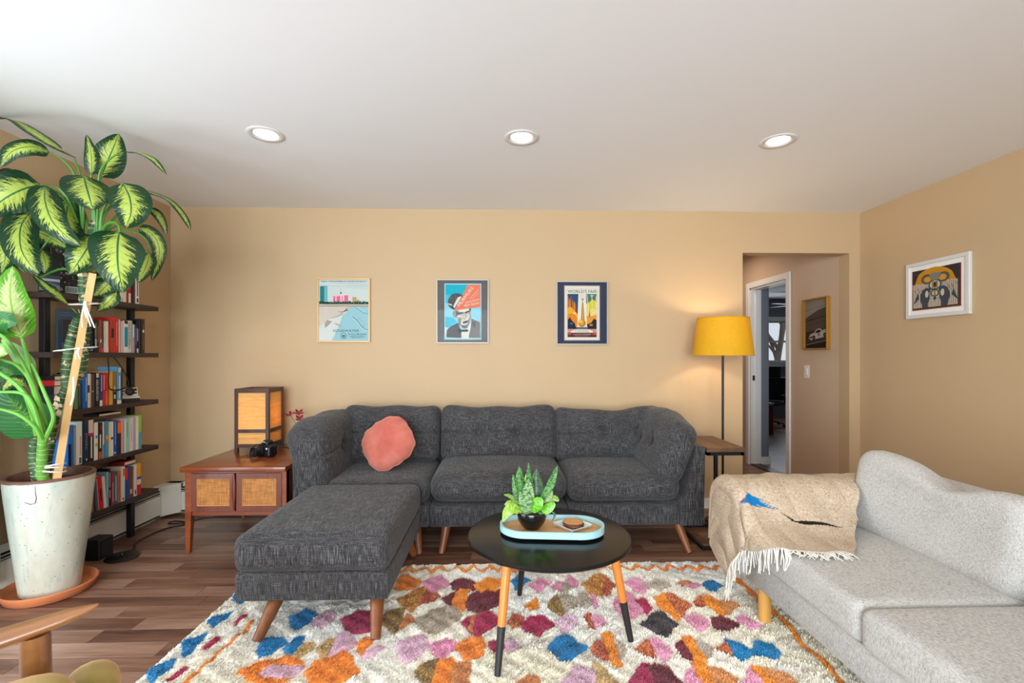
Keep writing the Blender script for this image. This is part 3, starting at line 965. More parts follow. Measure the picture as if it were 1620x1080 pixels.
MB().box(XL - .065, XL - .06, PY0 + .07, 1.09, .08, PZ - .08).build('pane', M_GLASS, dr, smooth=False)
MB().box(XL - .065, XL - .06, 1.16, PY1 - .07, .08, PZ - .08).build('pane', M_GLASS, dr, smooth=False)

# hall beyond the opening
HX = 2.908
DY0, DY1, DZ = 4.66, 5.36, 2.03         # bedroom door in the hall wall
hw = MB()
hw.box(HX, HX + .12, D + .12, DY0, 0, HC)
hw.box(HX, HX + .12, DY1, 6.3, 0, HC)
hw.box(HX, HX + .12, DY0, DY1, DZ, HC)
structure(hw.build('wall_hall_right', M_HALLW, smooth=False))
structure(MB().box(1.75, 1.87, D + .12, 6.3, 0, HC).build('wall_hall_left', M_HALLW, smooth=False))
structure(MB().box(1.87, HX, 6.18, 6.3, 0, HC).build('wall_hall_end', M_HALLW, smooth=False))
# bedroom shell
structure(MB().box(HX + .12, 3.128, 5.36, 5.5, 0, HC).build('wall_bedroom_stub', M_GREYW, smooth=False))
BW = (5.13, 6.25, 1.14, 1.98)
bw = MB()
bw.box(2.9, BW[0], 9.6, 9.72, 0, HC).box(BW[1], 6.8, 9.6, 9.72, 0, HC)
bw.box(BW[0], BW[1], 9.6, 9.72, 0, BW[2]).box(BW[0], BW[1], 9.6, 9.72, BW[3], HC)
structure(bw.build('wall_bedroom_far', M_GREYW, smooth=False))
structure(MB().box(6.68, 6.8, 4.2, 9.6, 0, HC).build('wall_bedroom_right', M_GREYW, smooth=False))
structure(MB().box(3.03, 6.8, 4.08, 4.2, 0, HC).build('wall_bedroom_near', M_GREYW, smooth=False))
structure(MB().box(2.9, 3.02, 6.3, 9.6, 0, HC).build('wall_bedroom_left', M_GREYW, smooth=False))
structure(MB().box(3.028, 3.142, 5.345, 5.36, 0, .09, b=.003).build('baseboard_bedroom', M_WHITE, smooth=False))
# bedroom window
bx0, bx1, bz0, bz1 = BW
wi = MB()
wi.box(bx0 - .07, bx1 + .07, 9.575, 9.60, bz1, bz1 + .09).box(bx0 - .09, bx1 + .09, 9.56, 9.60, bz0 - .10, bz0)
wi.box(bx0 - .07, bx0, 9.575, 9.60, bz0, bz1).box(bx1, bx1 + .07, 9.575, 9.60, bz0, bz1)
wi.box(bx0, bx1, 9.62, 9.66, (bz0 + bz1) / 2 - .02, (bz0 + bz1) / 2 + .02)
wi.box(bx0, bx1, 9.62, 9.66, bz0, bz0 + .03).box(bx0, bx1, 9.62, 9.66, bz1 - .03, bz1)
win = structure(wi.build('window_1', M_WHITE, smooth=False))
MB().box(bx0, bx1, 9.638, 9.642, bz0 + .03, (bz0 + bz1) / 2 - .02).build('pane', M_GLASS, win, smooth=False)
MB().box(bx0, bx1, 9.638, 9.642, (bz0 + bz1) / 2 + .02, bz1 - .03).build('pane', M_GLASS, win, smooth=False)

# bedroom door casing, jamb lining, strike plate, threshold
tr = MB()
for x0, x1 in ((HX - .018, HX), (HX + .12, HX + .136)):
    if x0 > HX:
        tr.box(x0, x1, DY1, DY1 + .0, 0, 0.001)
        continue
    tr.box(x0, x1, DY0 - .065, DY0, 0, DZ + .065, b=.004)
    tr.box(x0, x1, DY1, DY1 + .065, 0, DZ + .065, b=.004)
    tr.box(x0, x1, DY0, DY1, DZ, DZ + .065, b=.004)
tr.box(HX, HX + .12, DY0, DY0 + .018, 0, DZ).box(HX, HX + .12, DY1 - .018, DY1, 0, DZ).box(HX, HX + .12, DY0, DY1, DZ - .018, DZ)
tr.box(HX + .05, HX + .085, DY1 - .03, DY1 - .018, 0, DZ - .018)
tr = structure(tr.build('trim_1', M_WHITE, smooth=False))
MB().box(HX + .02, HX + .045, DY1 - .021, DY1 - .017, .97, 1.03, b=.001).build('strike_plate', plain('aged_brass', (96, 74, 48), 0.4, metal=0.8), tr)
structure(MB().box(HX + .0, HX + .12, DY0, DY1, 0, .012, b=.003).build('trim_2', wood('threshold_wood', (40, 26, 20), (62, 42, 32), 'y', 0.4), smooth=False))
# baseboards
structure(MB().box(1.30, OX0, D - .014, D, 0, .085, b=.004).build('baseboard_back', M_WHITE))
structure(MB().box(XR - .014, XR, YF, D, 0, .085, b=.004).build('baseboard_right', M_WHITE))
structure(MB().box(HX - .014, HX, D + .12, DY0 - .065, 0, .085, b=.004).build('baseboard_hall', M_WHITE))

# ------------------------------------------------------------------ baseboard heaters
M_HEAT = plain('heater_enamel', (226, 221, 208), 0.45, var=0.03)
M_SLOT = plain('heater_slot', (26, 25, 24), 0.6)


def heater(label, p0, ux, L, depth, slots):
    """enamel hot-water heater: local x along the wall, -y into the room"""
    t = thing('baseboard_heater', label, 'heater', p0, math.atan2(ux[1], ux[0]))
    d = depth
    MB().prism([(0, .0), (0, .25), (-d * .35, .262), (-d * .75, .235), (-d * .80, .228), (-.004, .228), (-.004, 0)], 0, L, 'yz').build('back_cover', M_HEAT, t, smooth=False)
    MB().prism([(-d, .045), (-d, .178), (-d + .006, .186), (-d + .010, .182), (-d + .006, .045)], .0, L, 'yz').build('front_panel', M_HEAT, t, smooth=False)
    MB().box(.0, L, -d * .78, -.006, .03, .2262).build('fin_core', M_SLOT, t, smooth=False)
    MB().box(.0, L, -d * .97, -d * .80, .193, .197).box(.0, L, -d * .90, -d * .80, .21, .214).build('damper', M_HEAT, t, smooth=False)
    return t


ht = heater('cream enamel baseboard heater running along left wall behind the bookcase', (XL, 2.2, 0), (0, 1), 1.45, .046, 0)
ht.scale = (1, 1, 1)
# the left run faces +x: local -y must point to +x, so the run is turned a quarter
ht.rotation_euler = (0, 0, PI / 2)
hb = heater('cream enamel baseboard heater along back wall behind the record cabinet', (-2.49, D, 0), (1, 0), 1.18, .062, 0)
MB().box(-.127, .0, -.066, -.002, .03, .257, b=.006).prism([(-.125, -.01), (-.125, -.165), (-.079, -.165), (0, -.066), (0, -.01)], .03, .257, 'xy').build('corner_cover', M_HEAT, hb, smooth=False)

# ------------------------------------------------------------------ recessed ceiling lights
M_LENS = emissive('lamp_lens', (255, 250, 240), 5.0)
M_BAFF = plain('white_baffle', (244, 242, 238), .5, var=.01)
M_RING = plain('lamp_ring', (222, 220, 215), 0.5, var=0.01)
for i, (x, lab) in enumerate(((-1.251, 'round recessed ceiling light nearest the tall leafy plant'), (0.124, 'round recessed ceiling light in the middle of the row, above coffee table'), (1.546, 'round recessed ceiling light nearest the right wall'))):
    t = thing('recessed_light', lab, 'ceiling light', (x, 2.56, HC), 0, 'recessed lights in the ceiling')
    MB().lathe([(.094, -.0004), (.092, -.004), (.070, -.005), (.064, -.001), (.0595, .004)], n=44, caps=False).build('trim_ring', M_RING, t, angle=60)
    MB().lathe([(.0595, .004), (.054, .030), (.0525, .036)], n=44, caps=False).build('baffle', M_BAFF, t)
    MB().lathe([(.0, .030), (.046, .031), (.0525, .036), (.0, .04)], n=44).build('lens', M_LENS, t)
    s = bpy.data.lights.new('downlight', 'SPOT')
    s.energy, s.color, s.spot_size, s.spot_blend, s.shadow_soft_size = 11, (1.0, 0.93, 0.82), 2.3, 0.8, 0.06
    o = bpy.data.objects.new('downlight', s)
    o.location = (x, 2.56, HC - .035)
    COL.objects.link(o)

# light switch on the hall wall
t = thing('light_switch', 'cream rocker light switch on hall wall beneath the framed car photo', 'switch', (HX, 4.355, 1.103), -PI / 2)
MB().box(-.038, .038, -.006, 0, -.06, .06, b=.003).build('cover_plate', M_WHITE, t)
MB().box(-.017, .017, -.011, -.006, -.034, .034, b=.002).build('rocker', M_WHITE, t)

# ------------------------------------------------------------------ curtain and rod on the left wall
t = thing('curtain_rod', 'dark brown curtain rod end with round finial high on left wall', 'curtain rod', (XL, 1.2, 2.19))
M_ROD = plain('dark_bronze', (52, 36, 32), 0.45, var=0.2, vscale=30)
MB().tube([(.075, -1.2, 0), (.075, 1.28, 0)], .012, 12).build('rod', M_ROD, t)
m = MB()
for k in range(7):
    m.lathe([(0, -.002), (.020 + .012 * math.sin(PI * (k + .5) / 7), 0), (.020 + .012 * math.sin(PI * (k + .5) / 7), .006), (0, .008)], (0, 0, k * .0075), 14)
o = m.build('finial', M_ROD, t)
o.location = (.075, 1.285, 0)
o.rotation_euler = (-PI / 2, 0, 0)
for q in (-1.1, 1.22):
    MB().box(.0, .08, q - .008, q + .008, -.02, -.006, b=.002).box(0, .008, q - .02, q + .02, -.06, .02, b=.002).build('bracket', M_ROD, t)
cg = []
for i in range(46):
    y = 2.14 + .335 * i / 45
    cg.append([(XL + .055 + .018 * math.sin(i * 1.05) + .004 * math.sin(z * 9 + i), y, z) for z in np.linspace(.09, 2.172, 14)])
c2 = [[(a + .004, b, c) for a, b, c in r] for r in cg]
cu = MB().grid(cg).grid(c2).build('curtain', translucent('curtain_cloth', (206, 208, 196), 0.3), angle=180)
tag(cu, 'pale green-grey curtain edge hanging behind the big planter', 'curtain')

# ------------------------------------------------------------------ hall picture and bedroom contents
M_GOLD = plain('gold_frame', (176, 126, 40), 0.35, metal=0.35, var=0.06)


def frame_bars(t, w2, h2, bar, dep, mat, b=.002, name='frame'):
    m = MB()
    m.box(-w2, w2, -dep, 0, h2 - bar, h2, b=b).box(-w2, w2, -dep, 0, -h2, -h2 + bar, b=b)
    m.box(-w2, -w2 + bar, -dep, 0, -h2 + bar * .98, h2 - bar * .98, b=b).box(w2 - bar, w2, -dep, 0, -h2 + bar * .98, h2 - bar * .98, b=b)
    return m.build(name, mat, t, smooth=False)


t = thing('framed_photo', 'gold framed black and white racing car photo on the hall wall', 'picture', (HX, 4.205, 1.545), -PI / 2)
frame_bars(t, .167, .235, .014, .035, M_GOLD)
P = Print(1.0 / 1000 * .306 / .306, 0, 0)
P.rect(-153, -221, 153, 221, (92, 80, 72))
P.poly([(-153, -221), (153, -221), (153, -120), (20, -95), (-153, -60)], (158, 146, 134))
P.poly([(-153, -60), (-60, -95), (20, -125), (153, -150), (153, -90), (-153, -40)], (88, 76, 68))
P.line([(-153, -130), (153, -165)], 4, (112, 100, 90)).line([(-153, -30), (153, -72)], 9, (58, 48, 42)).line([(-153, 10), (153, -20)], 5, (76, 64, 57))
P.poly([(-153, 70), (153, 40), (153, 221), (-153, 221)], (60, 51, 45))
P.line([(-153, 190), (153, 150)], 5, (150, 140, 128))
P.poly([(-153, 196), (153, 158), (153, 221), (-153, 221)], (40, 34, 30))
P.poly([(-100, 110), (-85, 92), (-30, 78), (0, 48), (50, 44), (85, 66), (90, 56), (128, 52), (130, 76), (150, 84), (150, 108), (120, 122), (60, 128), (-20, 140), (-70, 146), (-108, 134)], (196, 186, 174))
P.poly([(-20, 82), (6, 58), (40, 54), (66, 70), (30, 84)], (40, 34, 32))
P.poly([(-104, 118), (-40, 108), (-38, 122), (-98, 134)], (96, 84, 78))
P.ell(-36, 126, 21, 22, (32, 28, 26)).ell(108, 104, 19, 20, (32, 28, 26)).ell(-36, 126, 10, 11, (110, 100, 92)).ell(108, 104, 9, 10, (110, 100, 92))
P.rect(20, 88, 44, 112, (120, 108, 98))
P.build('photo_print', M_PRINT, t, -.012)
MB().box(-.156, .156, -.016, -.0155, -.224, .224).build('glass', M_GLASS, t, smooth=False)

t = thing('office_chair', 'black high-backed office chair in front of bedroom window', 'office chair', (4.86, 8.35, .008), -.9)
t.scale = (.88, .88, .80)
P_, F_ = cushion(.50, .48, .08, .035, (8, 8, 3))
MB().add(P_ + [0, 0, .50], F_).build('seat', M_BLACK, t)
P_, F_ = cushion(.48, .06, .52, .028, (8, 3, 8), lambda P: P + np.c_[0 * P[:, 0], .25 * P[:, 0] ** 2 * -1, 0 * P[:, 0]])
MB().add(xf(P_, TR(0, .25, .82, -.15)), F_).build('backrest', M_BLACK, t)
P_, F_ = cushion(.24, .05, .26, .022, (6, 3, 6))
MB().add(xf(P_, TR(0, .33, 1.20, -.1)), F_).build('headrest', M_BLACK, t)
for s in (-1, 1):
    MB().tube([(s * .27, .1, .5), (s * .29, .08, .66), (s * .28, -.1, .70)], .016, 8, smooth_n=9).build('armrest', M_BLACK, t)
MB().tube([(0, 0, .1), (0, 0, .48)], .028, 10).build('gas_column', plain('grey_metal', (120, 122, 126), .35, metal=.6), t)
m = MB()
for k in range(5):
    a = k * 2 * PI / 5
    m.tube([(0, 0, .12), (.3 * math.cos(a), .3 * math.sin(a), .07)], [.024, .014], 6)
    m.ellipsoid((.3 * math.cos(a), .3 * math.sin(a), .031), (.03, .03, .03), 8, 6)
m.build('star_base', M_BLACK, t)
t = thing('wooden_bench', 'reddish wooden bench end just inside bedroom doorway', 'bench', (4.28, 7.42, 0))
M_REDW = wood('red_wood', (84, 30, 22), (122, 52, 36), 'z', .4)
for s in (0, 1):
    for q in (0, 1):
        MB().box(-.62 + s * .70 - .03, -.62 + s * .70 + .03, q * .42 - .03, q * .42 + .03, 0, .47, b=.004).build('leg', M_REDW, t)
MB().box(-.68, .115, -.04, .46, .47, .505, b=.004).build('bench_top', plain('pale_top', (160, 140, 128), .4), t)
MB().box(-.60, .06, -.02, 0, .36, .45, b=.002).build('apron', M_REDW, t)
rg = MB().box(4.15, 6.3, 7.95, 9.35, 0, .008, b=.004).build('bedroom_rug', plain('brown_rug', (104, 66, 46), .95, var=.5, vscale=26, bstr=.4), smooth=False)
tag(rg, 'brown patterned rug on bedroom floor under the office chair', 'rug')
t = thing('ceiling_fan', 'ceiling fan with pale blades glimpsed in the bedroom', 'ceiling fan', (5.75, 8.9, HC))
MB().lathe([(.05, 0), (.05, -.02), (.015, -.03), (.015, -.14), (.09, -.16), (.09, -.22), (.0, -.25)], n=20).build('motor', M_WHITE, t)
for k in range(4):
    a = k * PI / 2 + .35
    MB().box(.09, .62, -.06, .06, -.197, -.19, b=.003, M=Matrix.Rotation(a, 4, 'Z')).build('blade', M_WHITE, t)
# outside the bedroom window
gr = MB().box(-4, 22, 9.9, 40, -.45, -.4).build('ground_outside', plain('winter_grass', (122, 118, 92), .95, var=.25, vscale=3))
structure(gr)
tm = MB()
trng = random.Random(3)


def branch(p, d, L, r, lev):
    d = d.normalized()
    q = p + d * L
    tm.tube([tuple(p), tuple(p + d * L * .5 + Vector((trng.uniform(-.06, .06), 0, trng.uniform(-.04, .04))) * L), tuple(q)], [r, r * .85, r * .68], 6, caps=False)
    if lev == 0:
        return
    for k in range(3 if lev > 2 else 4):
        nd = (d + Vector((trng.uniform(-.9, .9), trng.uniform(-.7, .7), trng.uniform(-.25, .65)))).normalized()
        branch(p + d * L * trng.uniform(.55, 1.0), nd, L * trng.uniform(.6, .78), r * .55, lev - 1)


branch(Vector((8.28, 13.6, -.4)), Vector((-.03, 0, 1)), 1.9, .10, 5)
branch(Vector((8.22, 13.6, 1.2)), Vector((.25, 0, 1)), 1.7, .07, 4)
o = tm.build('bare_tree', plain('bark', (112, 98, 88), .9, var=.25, vscale=20))
tag(o, 'bare winter tree with thick trunk outside the bedroom window', 'tree')
# ------------------------------------------------------------------ rug
RUG_PAL = {'b': (36, 140, 194), 'c': (190, 52, 92), 'l': (230, 194, 208), 'm': (178, 46, 94), 'o': (244, 154, 58), 'y': (222, 198, 140),
           'p': (236, 166, 192), 'k': (136, 108, 80), 'r': (218, 148, 90), 'g': (220, 172, 84), 's': (184, 74, 70), 'w': (140, 60, 70),
           't': (190, 174, 154), 'd': (66, 60, 66)}
SPECK = {'y': (196, 150, 96), 'k': (196, 156, 70), 's': (220, 150, 80), 'w': (96, 50, 52), 'g': (190, 96, 50), 'm': (190, 70, 100), 'd': (96, 84, 84), 't': (206, 190, 172)}


def in_poly(X, Y, poly):
    r = np.zeros(X.shape, bool)
    j = len(poly) - 1
    for i in range(len(poly)):
        xi, yi = poly[i]
        xj, yj = poly[j]
        cnd = ((yi > Y) != (yj > Y)) & (X < (xj - xi) * (Y - yi) / (yj - yi + 1e-12) + xi)
        r ^= cnd
        j = i
    return r


def dist_line(X, Y, pts):
    d = np.full(X.shape, 9.0)
    for (ax, ay), (bx, by) in zip(pts[:-1], pts[1:]):
        L = (bx - ax) ** 2 + (by - ay) ** 2
        t = np.clip(((X - ax) * (bx - ax) + (Y - ay) * (by - ay)) / L, 0, 1)
        d = np.minimum(d, np.hypot(X - ax - t * (bx - ax), Y - ay - t * (by - ay)))
    return d


RX0, RX1, RY0, RY1 = -1.385, 1.47, 0.25, 2.80
# the nearer half of the rug repeats the same lozenges in other colours
_r = random.Random(9)
EXTRA = []
ky = 0
y = 1.60
while y > .3:
    x = -1.05 + (.17 if ky % 2 else 0)
    while x < 1.25:
        if _r.random() < .75:
            a, b = .12 * _r.uniform(.8, 1.2), .10 * _r.uniform(.8, 1.2)
            EXTRA.append((_r.choice('boplcrtswgmk'), [(x - a, y), (x, y + b), (x + a, y), (x, y - b)]))
        x += .34
    y -= .17
    ky += 1
ZIG = []
for i in range(60):
    xx = -1.25 + i * .048
    ZIG.append((xx, 2.735 - (xx + .5) * .012 + (.033 if i % 2 else -.033)))


def rug_lookup(X, Y):
    """pattern index per point: 0 is cream wool"""
    idx = np.zeros(X.shape, np.int32)
    allp = [(k, [tuple(c + (np.array(q) - c) * 1.16) for q in p]) for k, p, c in ((k, p, np.array(p).mean(0)) for k, p in RUG_PATCHES + EXTRA)]
    wx = X + .004 * np.sin(Y * 61 + X * 23) + .002 * np.sin(X * 97)
    wy = Y + .004 * np.sin(X * 53 + 1.3) + .002 * np.sin(Y * 89 + X * 31)
    for i, (k, p) in enumerate(allp):
        q = np.array(p)
        if q[:, 1].max() < RY0:
            continue
        idx[in_poly(wx, wy, p)] = i + 1
    ll = list(RUG_LEFT_LINE) + [(-1.2, 1.2), (-1.21, .3)]
    rl = [(1.322, 2.6), (1.325, 2.3)] + list(RUG_RIGHT_LINE) + [(1.33, 1.2), (1.335, .3)]
    idx[dist_line(wx, wy, ll) < .010] = 9001
    idx[dist_line(wx, wy, rl) < .014] = 9001
    idx[dist_line(wx, wy, ZIG) < .011] = 9001
    return idx


def rug_colour(X, Y, idx, rng):
    n = len(X)
    cream1, cream2, grey = np.array(lin((255, 242, 218))), np.array(lin((247, 243, 236))), np.array(lin((228, 223, 216)))
    f = .5 + .5 * np.sin(X * 3.1 + 1.0) * np.sin(Y * 4.3 + X * 2.0)
    f2 = np.clip(.5 + .5 * np.sin(X * 17 + Y * 9) * np.sin(Y * 23 - X * 5), 0, 1)
    c = cream1 * f[:, None] + cream2 * (1 - f[:, None])
    c = c * (1 - .38 * (f2 > .72))[:, None] + grey * (.38 * (f2 > .72))[:, None]
    rnd = rng.random(n)
    allp = RUG_PATCHES + EXTRA
    codes = [''] + [p[0] for p in allp]
    for i in np.unique(idx):
        if i == 0:
            continue
        m = idx == i
        k = 'o' if i == 9001 else codes[i]
        base = np.array(lin(RUG_PAL[k]))
        c[m] = base
        if k in SPECK:
            mm = m & (rnd > .62)
            c[mm] = np.array(lin(SPECK[k]))
    c[:, :3] *= (.86 + .28 * rng.random(n))[:, None]
    c[:, 3] = 1
    return np.clip(c, 0, 1)


rug = thing('area_rug', 'cream shaggy wool rug with multicoloured diamond pattern under the coffee table', 'rug', (0, 1.5, 0))
st = .008
gx, gy = np.arange(RX0, RX1 + st / 2, st), np.arange(RY0, RY1 + st / 2, st)
GX, GY = np.meshgrid(gx, gy, indexing='ij')
jx = GX + RNG.uniform(-.002, .002, GX.shape)
jy = GY + RNG.uniform(-.002, .002, GX.shape)
ID = rug_lookup(GX.ravel(), GY.ravel()).reshape(GX.shape)
edge = np.zeros(GX.shape)
for ax in (0, 1):
    for sh in (-1, 1):
        edge = np.maximum(edge, (np.roll(ID, sh, ax) != ID).astype(float))
hgt = .0125 + .0055 * np.sin(GX * 41 + 2 * np.sin(GY * 17)) * np.sin(GY * 47 + GX * 13) + RNG.uniform(-.0015, .0015, GX.shape)
# wandering furrows between rows of cream tufts
fur = np.abs(np.sin(GY * 24 + 1.4 * np.sin(GX * 7) + .8 * np.sin(GX * 19)))
lat_u = GX / .25 + GY / .205 + .10 * np.sin(GX * 9) + .06 * np.sin(GY * 13)
lat_v = GX / .25 - GY / .205 + .10 * np.sin(GY * 11 + 1) + .05 * np.sin(GX * 17)
lat = np.minimum(np.abs((lat_u % 1) - .5), np.abs((lat_v % 1) - .5))
hgt -= .007 * (lat < .035) * (ID == 0)
hgt -= .004 * (fur < .10) * (ID == 0)
hgt -= .003 * edge
bd = np.minimum(np.minimum(GX - RX0, RX1 - GX), np.minimum(GY - RY0, RY1 - GY))
hgt *= np.clip(bd / .02, .12, 1)
wave_e = .008 * np.sin(GY * 19) + .006 * np.sin(GX * 23)
V = np.stack([jx, jy, np.maximum(hgt, .002)], -1).reshape(-1, 3)
a, b = GX.shape
i0 = (np.arange(a - 1)[:, None] * b + np.arange(b - 1)[None, :]).ravel()
F = np.stack([i0, i0 + b, i0 + b + 1, i0 + 1], -1).tolist()
C = rug_colour(GX.ravel(), GY.ravel(), ID.ravel(), RNG)
C[:, :3] *= 1.0
M_RUG = vcol('rug_wool', 0.95, spec=0.1)
M_RUG.node_tree.nodes['Principled BSDF'].inputs['Sheen Weight'].default_value = .35
mk('rug_backing', V, F, M_RUG, rug, world=True, pcol=C, angle=180)
# the pile: short leaning tufts
ns = 300000
sx = RNG.uniform(RX0 + .004, RX1 - .004, ns)
sy = RY1 - .004 - (RY1 - RY0 - .01) * RNG.random(ns) ** 1.45
keep = ~((sx > 1.42) | ((sx > -1.1) & (sx < -.55) & (sy > 2.35)))
sx, sy = sx[keep], sy[keep]
ns = len(sx)
sid = rug_lookup(sx, sy)
ia = np.clip(((sx - RX0) / st).round().astype(int), 0, a - 1)
ib = np.clip(((sy - RY0) / st).round().astype(int), 0, b - 1)
base = hgt[ia, ib]
flow = 2.0 * np.sin(sx * 2.3 + 1.2 * np.sin(sy * 3.1)) + 1.4 * np.sin(sy * 5.0 + sx * 3.0) + RNG.normal(0, .8, ns)
lean = RNG.uniform(.15, .75, ns)
L = RNG.uniform(.010, .019, ns) * np.where(edge[ia, ib] > 0, .7, 1) * np.where((lat[ia, ib] < .045) & (ID[ia, ib] == 0), .5, 1)
dx, dy = np.cos(flow) * lean, np.sin(flow) * lean
px, py = -np.sin(flow), np.cos(flow)
wd = RNG.uniform(.0012, .0022, ns)
p0 = np.stack([sx, sy, base - .002], -1)
up = np.stack([dx * .35, dy * .35, np.full(ns, .8)], -1)
p1 = p0 + up * (L * .55)[:, None]
up2 = np.stack([dx, dy, np.full(ns, .35)], -1)
p2 = p1 + up2 * (L * .6)[:, None]
sd = np.stack([px, py, np.zeros(ns)], -1) * wd[:, None]
VS = np.stack([p0 - sd, p0 + sd, p1 - sd, p1 + sd, p2 - sd * .5, p2 + sd * .5], 1).reshape(-1, 3)
k6 = np.arange(ns) * 6
FS = np.concatenate([np.stack([k6, k6 + 1, k6 + 3, k6 + 2], -1), np.stack([k6 + 2, k6 + 3, k6 + 5, k6 + 4], -1)]).tolist()
CS = rug_colour(sx, sy, sid, RNG)
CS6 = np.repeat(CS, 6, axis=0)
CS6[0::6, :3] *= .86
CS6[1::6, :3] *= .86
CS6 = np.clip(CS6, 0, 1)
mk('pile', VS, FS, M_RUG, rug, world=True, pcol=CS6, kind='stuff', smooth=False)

# ------------------------------------------------------------------ charcoal sectional sofa
sofa = thing('sectional_sofa', 'charcoal tufted three-section sofa against the back wall', 'sofa', (0, 3.4, 0))


def cush(name, size, r, M, mat, parent, n=(18, 12, 8), fn=None, kind=None):
    P_, F_ = cushion(*size, r, n, fn)
    return mk(name, xf(P_, M), F_, mat, parent, world=True, angle=180)


def seat_fn(crown, seed, wr=.003):
    def fn(P):
        h = np.abs(P).max(0)
        x, y = P[:, 0] / h[0], P[:, 1] / h[1]
        P = P.copy()
        P[:, 2] += crown * (1 - x ** 2) * (1 - y ** 2) * (P[:, 2] > 0)
        fr = np.clip(-y, 0, 1) ** 3
        P[:, 1] -= .012 * fr * (1 - x ** 2)
        P += (wr * wob(P, 14, seed))[:, None] * np.array([.5, .5, 1])
        return P
    return fn


def back_fn(seed, buttons, zc=0.0, puff=.03, wr=.005, crease=.016, sag=0.0, bd=.034):
    """y- is the face; buttons in (x, z)"""
    def fn(P):
        h = np.abs(P).max(0)
        x, z = P[:, 0] / h[0], P[:, 2] / h[2]
        P = P.copy()
        face = np.clip(-P[:, 1] / h[1], 0, 1)
        P[:, 1] -= puff * (1 - np.abs(x) ** 2.6) * (1 - np.abs(z) ** 2.6) * face
        d = crease * np.exp(-((P[:, 2] - zc - .006 * np.sin(P[:, 0] * 15 + seed)) / .011) ** 2)
        for bx, bz in buttons:
            rr = ((P[:, 0] - bx) ** 2 + (P[:, 2] - bz) ** 2)
            d = np.maximum(d, bd * np.exp(-rr / .0016) + .010 * np.exp(-rr / .010))
            d += .006 * np.exp(-((P[:, 0] - bx) / .010) ** 2) * np.exp(-((P[:, 2] - bz) / .14) ** 2)
        P[:, 1] += d * face
        top = np.clip(z, 0, 1) ** 2
        P[:, 2] += top * (-sag * np.exp(-((P[:, 0]) / (.5 * h[0])) ** 2) + .006 * np.sin(P[:, 0] * 18 + seed))
        P += (wr * wob(P, 13, seed))[:, None] * np.array([.6, 1, .8])
        return P
    return fn


# bases
for nm, x0, x1 in (('corner', -1.295, -.442), ('middle', -.438, .438), ('right', .442, 1.17)):
    MB().box(x0, x1, 2.985, 3.76, .165, .305, b=.012, seg=2).build('base', M_SOFA, sofa, world=True)
MB().prism([(1.166, .165), (1.312, .165), (1.318, .40), (1.322, .668), (1.262, .672), (1.222, .46), (1.196, .345), (1.166, .33)], 2.975, 3.76).build('arm_panel', M_SOFA, sofa, world=True, angle=25)
MB().box(-1.295, 1.312, 3.68, 3.77, .30, .70, b=.02, seg=2).build('back_panel', M_SOFA, sofa, world=True)
MB().box(-1.295, -1.215, 2.975, 3.70, .165, .70, b=.02, seg=2).build('side_panel', M_SOFA, sofa, world=True)
# seat cushions
cush('seat_cushion', (.66, .70, .155), .055, TR(-.775, 3.33, .385), M_SOFA, sofa, fn=seat_fn(.012, 3))
cush('seat_cushion', (.885, .68, .185), .085, TR(0, 3.305, .408), M_SOFA, sofa, fn=seat_fn(.028, 4))
cush('seat_cushion', (.735, .68, .175), .075, TR(.805, 3.305, .402), M_SOFA, sofa, fn=seat_fn(.022, 5))
# back cushions (lean back)
lean_ = -.17
bcs = []
for (cx, wd_, seed, bt, sg, zz) in ((-.80, .71, 7, [(-.12, .0)], .0, .668), (0, .862, 8, [(-.14, 0), (.14, 0)], .010, .668), (.815, .78, 9, [(-.02, .01), (.24, .02)], .030, .655)):
    M_ = TR(cx, 3.575, zz, lean_)
    c_ = cush('back_cushion', (wd_, .20, .41), .060, M_, M_SOFA, sofa, n=(64, 4, 34), fn=back_fn(seed, bt, .0, sag=sg))
    for bx, bz in bt:
        p = M_ @ Vector((bx, -.105, bz))
        MB().ellipsoid(tuple(p), (.013, .006, .013), 10, 6).build('button', M_SOFA, c_, world=True)
# left side back: faces the room (+x)
M_ = TR(-1.195, 3.36, .60, 0, 0, PI / 2) @ TR(0, 0, 0, -.05)


def side_fn(P):
    P = back_fn(11, [(-.06, .03), (.2, .03)], .03, puff=.02, wr=.004)(P)
    # the free end droops and rounds over
    e = np.clip((-P[:, 0] - .05) / .33, 0, 1)
    P[:, 2] -= .055 * e ** 2 * np.clip(P[:, 2] / .2, 0, 1)
    P[:, 1] += .05 * np.clip((P[:, 2] - .0) / .22, 0, 1) * np.clip(P[:, 1] / .1, 0, 1)
    return P


c_ = cush('back_cushion', (.80, .235, .49), .085, M_, M_SOFA, sofa, n=(60, 5, 36), fn=side_fn)
for bx, bz in ((-.06, .03), (.2, .03)):
    p = M_ @ Vector((bx, -.118, bz))
    MB().ellipsoid(tuple(p), (.007, .012, .012), 10, 6).build('button', M_SOFA, c_, world=True)
# right arm cushion leaning out over the arm panel
def arm_fn(P):
    P = back_fn(15, [(.1, -.02), (-.12, -.04)], -.03, puff=.035, wr=.006, crease=.006)(P)
    e = np.clip(P[:, 0] / .33, 0, 1)
    P[:, 2] -= .075 * e ** 1.6 * np.clip(P[:, 2] / .2, 0, 1)
    return P


M_ = TR(1.150, 3.285, .655) @ Matrix.Rotation(.36, 4, 'Y') @ Matrix.Rotation(-PI / 2, 4, 'Z')
c_ = cush('arm_cushion', (.68, .19, .44), .065, M_, M_SOFA, sofa, n=(52, 5, 34), fn=arm_fn)
for bx, bz in ((.1, -.02), (-.12, -.04)):
    p = M_ @ Vector((bx, -.112, bz))
    MB().ellipsoid(tuple(p), (.008, .012, .012), 10, 6).build('button', M_SOFA, c_, world=True)


